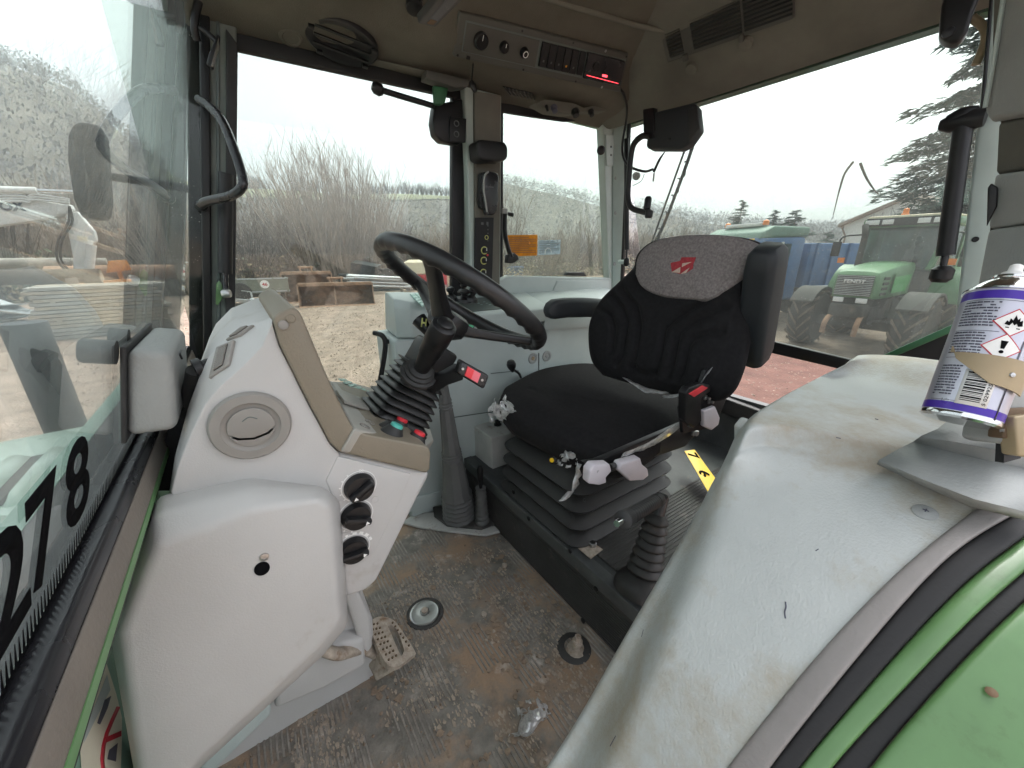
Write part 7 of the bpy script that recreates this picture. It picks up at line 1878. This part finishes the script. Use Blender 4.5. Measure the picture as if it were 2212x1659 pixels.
def bucket(name, label, w, h, dpt):
    b = thing(name, label, 'bucket', (0, 0, 0))
    prof = [(-.05, h), (.0, h * .98), (dpt * .75, h * .62), (dpt * .95, h * .28), (dpt * .8, .04), (.0, 0), (-dpt * .30, .02)]
    prof = [(0, h), (dpt * .55, h * .85), (dpt * .9, h * .45), (dpt * .75, h * .1), (dpt * .3, 0), (-dpt * .35, .0)]
    P = crom([V((0, y, z)) for y, z in prof], 5); n = len(P)
    vs_ = [V((s * w / 2, p.y, p.z)) for s in (-1, 1) for p in P]
    mesh('shell', vs_, [[i, i + 1, n + i + 1, n + i] for i in range(n - 1)], 'rust', b, solid=.035, ang=40)
    for s in (-1, 1): prism('side_plate', [V((s * w / 2, p.y, p.z)) for p in P], (s * .04, 0, 0), 'rust', b)
    prism('top_beam', [V((-w / 2, -.02, h - .10)), V((-w / 2, .10, h - .10)), V((-w / 2, .10, h + .05)), V((-w / 2, -.02, h + .05))], (w, 0, 0), 'rust', b, bevel=.02)
    prism('cutting_edge', [V((-w / 2 - .04, -dpt * .5, -.01)), V((-w / 2 - .04, -dpt * .30, -.01)), V((-w / 2 - .04, -dpt * .30, .05))], (w + .08, 0, 0), 'rust', b)
    for s in (-1, 1):
        prism('ear', [V((s * .24 - .03, .05, h)), V((s * .24 - .03, .4, h * .9)), V((s * .24 - .03, .30, h + .26)), V((s * .24 - .03, .15, h + .30))], (.06, 0, 0), 'rust', b, bevel=.01)
    tube('pin', [V((-.34, .2, h + .22)), V((.34, .2, h + .22))], .05, 'rust', b, k=0)
    return b
bk1 = bucket('digger_bucket', 'wide shallow rusty digger bucket lying in front', 3.0, .95, .8)
prism('divider', [V((-.12, -.2, .05)), V((-.12, .5, .1)), V((-.12, .62, .5)), V((-.12, .3, .85)), V((-.12, .12, .6))], (.04, 0, 0), 'rust', bk1)
place(bk1, (3.55, 18.75, GZ), R(-14))
bk2 = bucket('digger_bucket', 'taller rusty digger bucket standing behind the wide one', 2.1, 1.35, .95)
place(bk2, (2.75, 21.0, GZ), R(-10))
# crates, tubes and the red hopper
pl_ = random.Random(2)
for i, (x, y, z, w, d_, h, rz, l) in enumerate(((6.3, 25.2, 0, 2.6, 1.4, 1.0, -8, 'long black slatted crate behind the rusty buckets'), (8.2, 25.0, 0, 1.5, 1.4, 1.25, -4, 'tall black slatted crate beside the red hopper'), (6.6, 25.2, 1.0, 1.5, 1.1, .6, -30, 'tilted black crate on top of the long one'))):
    c = thing('slatted_crate', l, 'crate', (0, 0, 0), 'black crates by the thicket')
    for k in range(7): box('slat', (0, -d_ / 2, .08 + k * (h - .1) / 6), (w, .04, (h / 7) * .7), 'crate_dark', c)
    for k in range(9): box('upright', (-w / 2 + w * k / 8, -d_ / 2 + .04, h / 2), (.06, .05, h), 'crate_dark', c)
    box('body', (0, .05, h / 2), (w * .97, d_ * .8, h * .96), 'tarp_dark', c)
    for k in range(5): box('lid_slat', (0, -d_ / 2 + d_ * (k + .5) / 5, h), (w, d_ / 5 * .75, .05), 'crate_dark', c)
    place(c, (x, y, GZ + z), R(rz))
    if z: c.rotation_euler = (R(6), R(10), R(rz))
for i in range(14):
    y = 22.6 + (i % 4) * .10; z = GZ + .25 + (i // 4) * .17 + (i % 3) * .03
    o = tube('scaffold_tube', [(5.0 + pl_.uniform(-.4, .3), y, z + .30), (8.5 + pl_.uniform(-.4, .4), y + .3, z)], .055, 'galv', None, k=0, n=8); tag(o, 'galvanised scaffold tube in the bundle behind the buckets', 'tube', 'bundle of galvanised tubes')
for i, x in enumerate((5.9, 7.9)):
    o = beam('timber_bearer', (x, 22.3, GZ + .10), (x + .2, 23.4, GZ + .10), .15, .20, 'timber', None); tag(o, 'timber bearer under the ' + ('left' if i == 0 else 'right') + ' end of the tube bundle', 'timber')
hp_ = thing('red_hopper', 'cream and red hopper standing right of the black crates', 'hopper', (0, 0, 0))
loft('cream_body', [[V((sx * a, sy * b, z)) for sx, sy in ((-1, -1), (1, -1), (1, 1), (-1, 1))] for a, b, z in ((.55, .5, .75), (1.0, .8, 1.0), (.8, .7, 1.65), (.5, .5, 1.8))], 'cream_paint', hp_, ang=30)
loft('red_tub', [[V((sx * a, -.35 + sy * b, z)) for sx, sy in ((-1, -1), (1, -1), (1, 1), (-1, 1))] for a, b, z in ((.38, .35, .25), (.60, .45, .85), (.62, .47, .92))], 'red_paint', hp_, ang=30, bevel=.02)
for s in (-1, 1): tube('leg', [(s * .6, -.3, 0), (s * .6, -.3, .8)], .05, 'galv', hp_, k=0); tube('leg', [(s * .6, .4, 0), (s * .6, .4, .8)], .05, 'galv', hp_, k=0)
place(hp_, (9.6, 24.4, GZ), R(-20))
for i, (x, y, w, h, m_, l) in enumerate(((11.3, 25.2, 1.2, 1.0, 'red_paint', 'red oil drum stand right of the hopper'), (12.6, 25.8, 1.3, 1.3, 'cream_paint', 'cream panel leaning behind the door pillar'))):
    o = thing('machine_part', l, 'machine part', (0, 0, 0)); box('panel', (0, 0, h / 2), (w, .5, h), m_, o, bevel=.05); box('foot', (-w * .4, 0, .08), (.1, .7, .16), 'galv', o); box('foot', (w * .4, 0, .08), (.1, .7, .16), 'galv', o); place(o, (x, y, GZ), R(i * 25 - 20))
# paling fence and blue bin past the quarter window
pf_ = thing('paling_fence', 'weathered paling fence below the thicket in the quarter window', 'fence', (0, 0, 0))
for i in range(96):
    x = 22.5 + i * .145; h = 1.25 + .10 * math.sin(i * 1.7)
    o = box('pale', (x, 30.0 + (x - 22.5) * .22, GZ + h / 2), (.075, .03, h), 'timber', pf_)
for z in (.3, .95): beam('fence_rail', (22.4, 30.05, GZ + z), (36.6, 33.15, GZ + z), .05, .09, 'timber_grey', pf_)
bb = thing('blue_bin', 'blue plastic bin by the paling fence', 'bin', (0, 0, 0))
loft('tub', [rrect((0, 0, z), (1, 0, 0), (0, 1, 0), a, .8 * a, .1, 3) for z, a in ((0, .62), (.9, .72), (.95, .78), (1.02, .78))], 'blue_paint', bb, ang=40); box('lid', (0, 0, 1.05), (1.5, 1.2, .06), 'blue_paint', bb, bevel=.02)
place(bb, (20.6, 29.4, GZ), R(-25))
tube_rope = tube('blue_rope', [(-2.4, 24.0, GZ + 1.9), (-1.2, 24.5, GZ + 1.75), (.2, 25, GZ + 1.95)], .02, 'galv', None, n=6); tag(tube_rope, 'pale rope strung in front of the thicket', 'rope')

# ================================================================= digger arm, plank stack and scrap seen through the windscreen
ex_ = thing('mini_digger', 'white digger arm with hydraulic ram and hoses reaching in from the left', 'digger', (-5.2, 22, GZ))
YA = 20.0
def ya(pts, y=YA): return [px(u, v, y=y) for u, v in pts]
prism('boom', ya([(-120, 440), (-120, 505), (60, 480), (140, 466), (154, 455), (152, 443), (130, 440), (60, 428)]), (0, .35, 0), 'white_paint', ex_, bevel=.05)
prism('boom_cap', ya([(120, 443), (150, 441), (156, 452), (148, 462), (122, 464)], YA - .04), (0, .43, 0), 'white_paint', ex_, bevel=.03)
for k in range(3): tube('hydraulic_pipe', ya([(-100, 424 + k * 7), (40, 423 + k * 6), (60, 428 + k * 5), (75, 420 + k * 6), (150, 430 + k * 4)], YA - .08), .035, 'white_paint', ex_, n=6)
tube('ram', ya([(-120, 408), (80, 412)], YA - .05), .11, 'white_paint', ex_, k=0, n=10); tube('ram_rod', ya([(80, 412), (160, 415)], YA - .05), .06, 'chrome', ex_, k=0, n=8)
prism('stick', ya([(140, 462), (166, 456), (204, 500), (208, 520), (188, 540), (184, 600), (180, 640), (156, 640), (158, 560)]), (0, .32, 0), 'white_paint', ex_, bevel=.04)
tube('bucket_ram', ya([(198, 528), (192, 592)], YA - .1), .13, 'white_paint', ex_, k=0, n=12); tube('ram_rod', ya([(192, 592), (190, 612)], YA - .1), .06, 'chrome', ex_, k=0)
beam('link', px(152, 628, y=YA - .1), px(196, 614, y=YA - .1), .12, .18, 'white_paint', ex_); beam('link', px(192, 612, y=YA - .1), px(184, 650, y=YA - .1), .12, .16, 'white_paint', ex_)
for o_ in (0, 8): tube('hose', ya([(150, 445), (148 + o_, 480), (126 + o_, 520), (124 + o_, 560), (146 + o_, 590)], YA - .12), .035, 'black', ex_, n=6)
prism('decal', ya([(164, 575), (184, 578), (178, 612), (160, 608)], YA - .02), (0, .02, 0), 'white_print', ex_); prism('decal', ya([(166, 508), (188, 512), (190, 522), (168, 518)], YA - .02), (0, .02, 0), 'decal_cream', ex_)
textfit('boom_lettering', 'OX', px(2, 455, y=YA - .03), (1, 0, .03), (0, 0, 1), .55, .28, 'print_dark', ex_, .01, bold=.04)
prism('bucket', ya([(120, 630), (160, 625), (215, 640), (226, 660), (190, 672), (130, 665)]), (0, .8, 0), 'rust', ex_, bevel=.03)
ps = thing('plank_stack', 'tall stack of weathered grey planks seen through the windscreen', 'plank stack', (0, 0, 0))
prr = random.Random(6)
for r_ in range(14):
    for c_ in range(2):
        box('plank', (prr.uniform(-.08, .08), -.45 + c_ * .75, .07 + r_ * .098), (2.6 + prr.uniform(-.1, .2), .70, .075), 'timber_grey' if prr.random() < .7 else 'timber', ps)
for r_ in (0, 5, 10): box('spacer', (-.9, -.05, .02 + r_ * .098), (.1, 1.5, .03), 'timber', ps)
place(ps, (-3.3, 16.2, GZ), R(8))
for i, (u, v, y, w, h, rz, l) in enumerate(((150, 640, 19.0, 1.1, .8, 20, 'orange steel part left of the digger stick'), (235, 620, 19.5, 1.5, .5, -10, 'orange steel beam right of the digger ram'), (255, 575, 20.5, .7, .45, 15, 'small orange lug above the plank stack'))):
    p = px(u, v, y=y); o = thing('orange_attachment', l, 'machine part', (0, 0, 0), 'orange machine parts'); prism('plate', [V((-w / 2, 0, -h / 2)), V((w / 2, 0, -h * .3)), V((w * .4, 0, h / 2)), V((-w * .3, 0, h * .4))], (0, .15, 0), 'orange_paint', o, bevel=.02); box('gusset', (0, .3, -h * .1), (w * .7, .5, .08), 'orange_paint', o); box('leg', (0, .2, (-h / 2 - (p.z - GZ)) / 2 - h * .1), (.12, .12, max(.1, p.z - GZ)), 'orange_paint', o); place(o, p, R(rz))
for i, (u, v, y, L_, r_, l) in enumerate(((60, 600, 19.5, 3.4, .24, 'brown log lying across the yard by the digger'), (250, 590, 22.5, 3.8, .30, 'dark rusty pipe behind the plank stack'), (60, 570, 23.5, 4.4, .20, 'grey beam lying at the foot of the thicket on the left'))):
    p = px(u, v, y=y); o = thing('log', l, 'log', (0, 0, 0)); tube('barrel', [V((-L_ / 2, 0, 0)), V((0, .05, .02)), V((L_ / 2, .1, 0))], r_, ('bark', 'rust', 'timber_grey')[i], o, n=12); lathe('cut_end', [(r_ * .95, 0), (0, .01)], V((L_ / 2, .1, 0)), (1, 0, 0), 'timber', o, n=12)
    box('support', (-L_ * .3, 0, -(p.z - GZ) / 2), (.3, .3, max(.05, p.z - GZ)), 'timber_grey', o); box('support', (L_ * .3, 0, -(p.z - GZ) / 2), (.3, .3, max(.05, p.z - GZ)), 'timber_grey', o); place(o, p, R(-4 + 3 * i))
ju = thing('scrap_heap', 'heap of grey sheeting lying on the gravel at the left edge', 'scrap heap', (0, 0, 0))
for i in range(9):
    a = prr.uniform(0, 6.28); e = V((math.cos(a), math.sin(a), prr.uniform(-.15, .25))).normalized(); e2 = e.cross(V((prr.uniform(-.3, .3), prr.uniform(-.3, .3), 1))).normalized(); box('sheet', (prr.uniform(-.8, .8), prr.uniform(-.4, .4), .12 + .06 * i), (1.6, .9, .03), 'galv' if i % 3 else 'timber_grey', ju, (e, e2, e.cross(e2)))
place(ju, px(40, 700, z=GZ), 0)

# ================================================================= green tractor facing us
tt = thing('green_tractor', 'green tractor facing us, muddy front tyres and FENDT on its grille', 'tractor', (0, 0, 0))
# x runs to the rear from the front axle, z from the ground
rows = []
for x, w, zt, zb in ((-.78, .34, 1.66, 1.22), (-.70, .37, 1.74, 1.20), (-.3, .39, 1.80, 1.20), (.4, .41, 1.87, 1.22), (1.15, .43, 1.92, 1.25)):
    rows.append([V((x, -w, zb)), V((x, -w, zt - .12)), V((x, -w * .93, zt - .03)), V((x, -w * .5, zt)), V((x, w * .5, zt)), V((x, w * .93, zt - .03)), V((x, w, zt - .12)), V((x, w, zb))])
bon = loft('bonnet', rows, 'tractor_green', tt, ang=35, bevel=.01)
gr = prism('grille', [V((-.80, -.31, 1.25)), V((-.80, .31, 1.25)), V((-.79, .31, 1.66)), V((-.79, -.31, 1.66))], (.04, 0, 0), 'engine_dark', tt)
for i in range(12): box('grille_bar', (-.81, 0, 1.27 + i * .034), (.02, .62, .016), 'galv', gr)
textfit('lettering', 'FENDT', (-.83, .17, 1.50), (0, -1, 0), (0, 0, 1), .36, .075, 'white_print', gr, .01, bold=.03)
for s in (-1, 1):
    pn = box('side_panel', (.45, s * .425, 1.50), (.95, .02, .36), 'tractor_green' if s > 0 else 'tractor_green', tt)
    prism('bright_panel', [V((-.05, s * .437, 1.30)), V((.85, s * .445, 1.32)), V((.95, s * .445, 1.66)), V((-.05, s * .437, 1.62))], (0, s * .006, 0), 'panel_green', tt)
    for i in range(4): box('side_vent', (-.35, s * .395, 1.30 + i * .10), (.30, .02, .055), 'engine_dark', tt)
    lp_ = box('headlamp', (-.80, s * .20, 1.16), (.05, .19, .10), 'lamp_glass', tt, bevel=.015)
    box('front_mudguard_bracket', (.15, s * .75, 1.20), (.08, .4, .05), 'engine_dark', tt)
    # front mudguard
    rings = []
    for k in range(9):
        a = R(20 + k * 15); c = V((.02 - .80 * math.cos(a), 0, .65 + .76 * math.sin(a) * .93)); rings.append([V((c.x, s * .72, c.z)), V((c.x, s * 1.20, c.z)), V((c.x * .98, s * 1.20, c.z - .04)), V((c.x * .98, s * .72, c.z - .04))])
    loft('front_mudguard', rings[1:], 'engine_dark', tt, ang=40)
    wheel(tt, (0, s * .95, .64), (0, 1, 0), .62, .50, 'red_rim', 'front_wheel', lugs=15)
    wheel(tt, (2.55, s * .98, .86), (0, 1, 0), .84, .62, 'red_rim', 'rear_wheel', lugs=17)
    rings = []
    for k in range(9):
        a = R(15 + k * 17); c = V((2.55 - .95 * math.cos(a), 0, .86 + .95 * math.sin(a))); rings.append([V((c.x, s * .62, c.z)), V((c.x, s * 1.28, c.z)), V((c.x, s * 1.28, c.z - .05)), V((c.x, s * .62, c.z - .05))])
    loft('rear_mudguard', rings, 'tractor_green', tt, ang=40)
    # cab posts
    beam('cab_post', (1.25, s * .62, 1.75), (1.50, s * .70, 2.66), .09, .09, 'tractor_green', tt); beam('cab_post', (2.75, s * .72, 1.5), (2.60, s * .70, 2.66), .08, .08, 'tractor_green', tt)
    prism('side_window', [V((1.30, s * .64, 1.70)), V((2.70, s * .72, 1.60)), V((2.60, s * .71, 2.64)), V((1.52, s * .71, 2.64))], (0, s * .008, 0), 'glass_out', tt)
    lm = box('roof_lamp', (1.265, s * .58, 2.745), (.03, .26, .10), 'lamp_glass', tt, bevel=.01); box('roof_lamp', (1.265, s * .30, 2.745), (.03, .20, .10), 'lamp_glass', tt, bevel=.01)
    box('marker_lamp', (1.12, s * .95, 1.92), (.05, .13, .12), 'amber', tt); tube('mirror_arm', [(1.4, s * .72, 2.5), (1.2, s * 1.05, 2.45), (1.15, s * 1.1, 2.2)], .02, 'black', tt)
    box('mirror', (1.14, s * 1.12, 2.18), (.06, .18, .34), 'black', tt, bevel=.02)
prism('windscreen', [V((1.22, -.58, 1.80)), V((1.22, .58, 1.80)), V((1.46, .66, 2.64)), V((1.46, -.66, 2.64))], (.01, 0, 0), 'glass_out', tt)
prism('rear_window', [V((2.75, -.66, 1.6)), V((2.75, .66, 1.6)), V((2.62, .66, 2.64)), V((2.62, -.66, 2.64))], (.01, 0, 0), 'glass_out', tt)
textfit('number', '279', (1.225, -.10, 1.86), (0, -1, 0), (.25, 0, 1), .30, .10, 'sticker_black', tt, .004)
box('roof', (2.0, 0, 2.73), (1.45, 1.52, .20), 'tractor_green', tt, bevel=.06, seg=3); box('roof_cap', (2.02, 0, 2.85), (1.35, 1.4, .06), 'cream_paint', tt, bevel=.03)
box('lamp_band', (1.285, 0, 2.745), (.03, 1.40, .17), 'black', tt, bevel=.01)
bc_ = lathe('beacon', [(.07, 0), (.07, .03), (.055, .04), (.05, .13), (0, .15)], (1.5, .1, 2.88), (0, 0, 1), 'amber', tt, n=16)
tube('exhaust', [(1.05, .58, 1.3), (1.05, .58, 2.35), (1.05, .60, 2.55), (1.15, .66, 2.68)], .065, 'engine_dark', tt, n=12); tube('wiper', [(1.28, .35, 1.88), (1.34, -.05, 2.05), (1.38, -.40, 2.25)], .012, 'black', tt, n=6)
box('cab_interior', (2.2, 0, 1.95), (.5, .5, .7), 'engine_dark', tt, bevel=.08); lathe('wheel_rim', [(.19, -.015), (.21, 0), (.19, .015)], (1.75, 0, 2.0), (-.5, 0, 1), 'black', tt, n=20, caps=False)
box('lower_cab', (1.95, 0, 1.45), (1.5, 1.25, .55), 'engine_dark', tt, bevel=.05)
box('engine', (.2, 0, .98), (1.7, .55, .55), 'engine_dark', tt, bevel=.05); box('front_axle', (0, 0, .62), (.22, 1.5, .20), 'engine_dark', tt, bevel=.04); box('front_weight', (-.72, 0, .95), (.32, .62, .26), 'engine_dark', tt, bevel=.04)
box('transmission', (1.8, 0, .85), (1.8, .6, .6), 'engine_dark', tt, bevel=.06); tube('linkage', [(-.7, .25, .9), (-.95, .28, .7), (-1.0, .28, .45)], .05, 'rust', tt); tube('linkage', [(-.7, -.25, .9), (-.95, -.28, .7), (-1.0, -.28, .45)], .05, 'rust', tt)
place(tt, (11.9, 2.84, GZ), R(-4)); tt.scale = (.92, 1.05, 1.07)

# ================================================================= blue and green lorry beside it
lo = thing('blue_lorry', 'blue tipper lorry with a green cab roof parked behind the tractor', 'lorry', (0, 0, 0))
cabm = box('cab', (.9, 0, 1.75), (1.8, 2.3, 1.9), 'blue_paint', lo, bevel=.10, seg=3)
prism('windscreen', [V((-.012, -1.0, 1.75)), V((-.012, 1.0, 1.75)), V((.03, .98, 2.5)), V((.03, -.98, 2.5))], (-.01, 0, 0), 'glass_out', lo)
prism('cab_roof', [V((.0, -1.16, 2.62)), V((1.85, -1.16, 2.72)), V((1.85, -1.16, 2.98)), V((.5, -1.16, 3.0)), V((.1, -1.16, 2.82))], (0, 2.32, 0), 'lorry_green', lo, bevel=.06)
for s in (-1, 1):
    prism('side_window', [V((.22, s * 1.153, 1.85)), V((1.25, s * 1.153, 1.80)), V((1.25, s * 1.153, 2.5)), V((.40, s * 1.153, 2.5))], (0, s * .01, 0), 'glass_out', lo)
    wheel(lo, (.75, s * 1.0, .52), (0, 1, 0), .52, .32); wheel(lo, (4.3, s * 1.0, .52), (0, 1, 0), .52, .5); wheel(lo, (5.6, s * 1.0, .52), (0, 1, 0), .52, .5)
    box('mirror', (-.1, s * 1.4, 2.1), (.10, .2, .5), 'white_paint', lo, bevel=.03); lathe('beacon', [(.09, 0), (.08, .12), (0, .16)], (.55, s * .75, 3.04), (0, 0, 1), 'amber', lo, n=14); box('headlamp', (-.02, s * .85, .95), (.05, .35, .18), 'lamp_glass', lo)
    box('door_stripe', (.9, s * 1.162, 2.15), (.10, .01, .8), 'white_paint', lo)
box('beacon_bar', (.55, 0, 3.06), (.3, 1.4, .10), 'white_paint', lo, bevel=.02); box('bumper', (-.05, 0, .65), (.2, 2.3, .35), 'blue_paint', lo, bevel=.04); box('yellow_line', (-.02, 0, 2.62), (.03, 2.0, .035), 'yellow', lo)
bd = box('tipper_body', (4.6, 0, 1.85), (5.2, 2.35, 1.35), 'blue_paint', lo, bevel=.04)
for i in range(8): 
    for s in (-1, 1): box('body_rib', (2.25 + i * .66, s * 1.2, 1.85), (.10, .08, 1.35), 'blue_paint', bd)
box('chassis', (3.6, 0, .85), (6.4, .9, .3), 'engine_dark', lo); tube('rail', [(2.0, -1.24, 1.18), (7.2, -1.24, 1.18)], .07, 'galv', lo, k=0)
place(lo, (13.3, 6.9, GZ), R(-20))
# ================================================================= damp winter air
hm = bpy.data.materials.new('haze_air'); hm.use_nodes = True
hn, hl = hm.node_tree.nodes, hm.node_tree.links
hn.remove(hn['Principled BSDF'])
pv = hn.new('ShaderNodeVolumePrincipled')
pv.inputs['Color'].default_value = (0.86, 0.92, 1.0, 1)
pv.inputs['Density'].default_value = 0.0009
pv.inputs['Anisotropy'].default_value = 0.3
hl.new(pv.outputs[0], hn['Material Output'].inputs['Volume'])
M['haze_air'] = hm
hz = mesh('haze', [(x, y, z) for x in (-720, 720) for y in (-720, 720) for z in (GZ - 25, 90)], [[0, 1, 3, 2], [4, 6, 7, 5], [0, 4, 5, 1], [2, 3, 7, 6], [0, 2, 6, 4], [1, 5, 7, 3]], 'haze_air', smooth=False)
hz['kind'] = 'stuff'
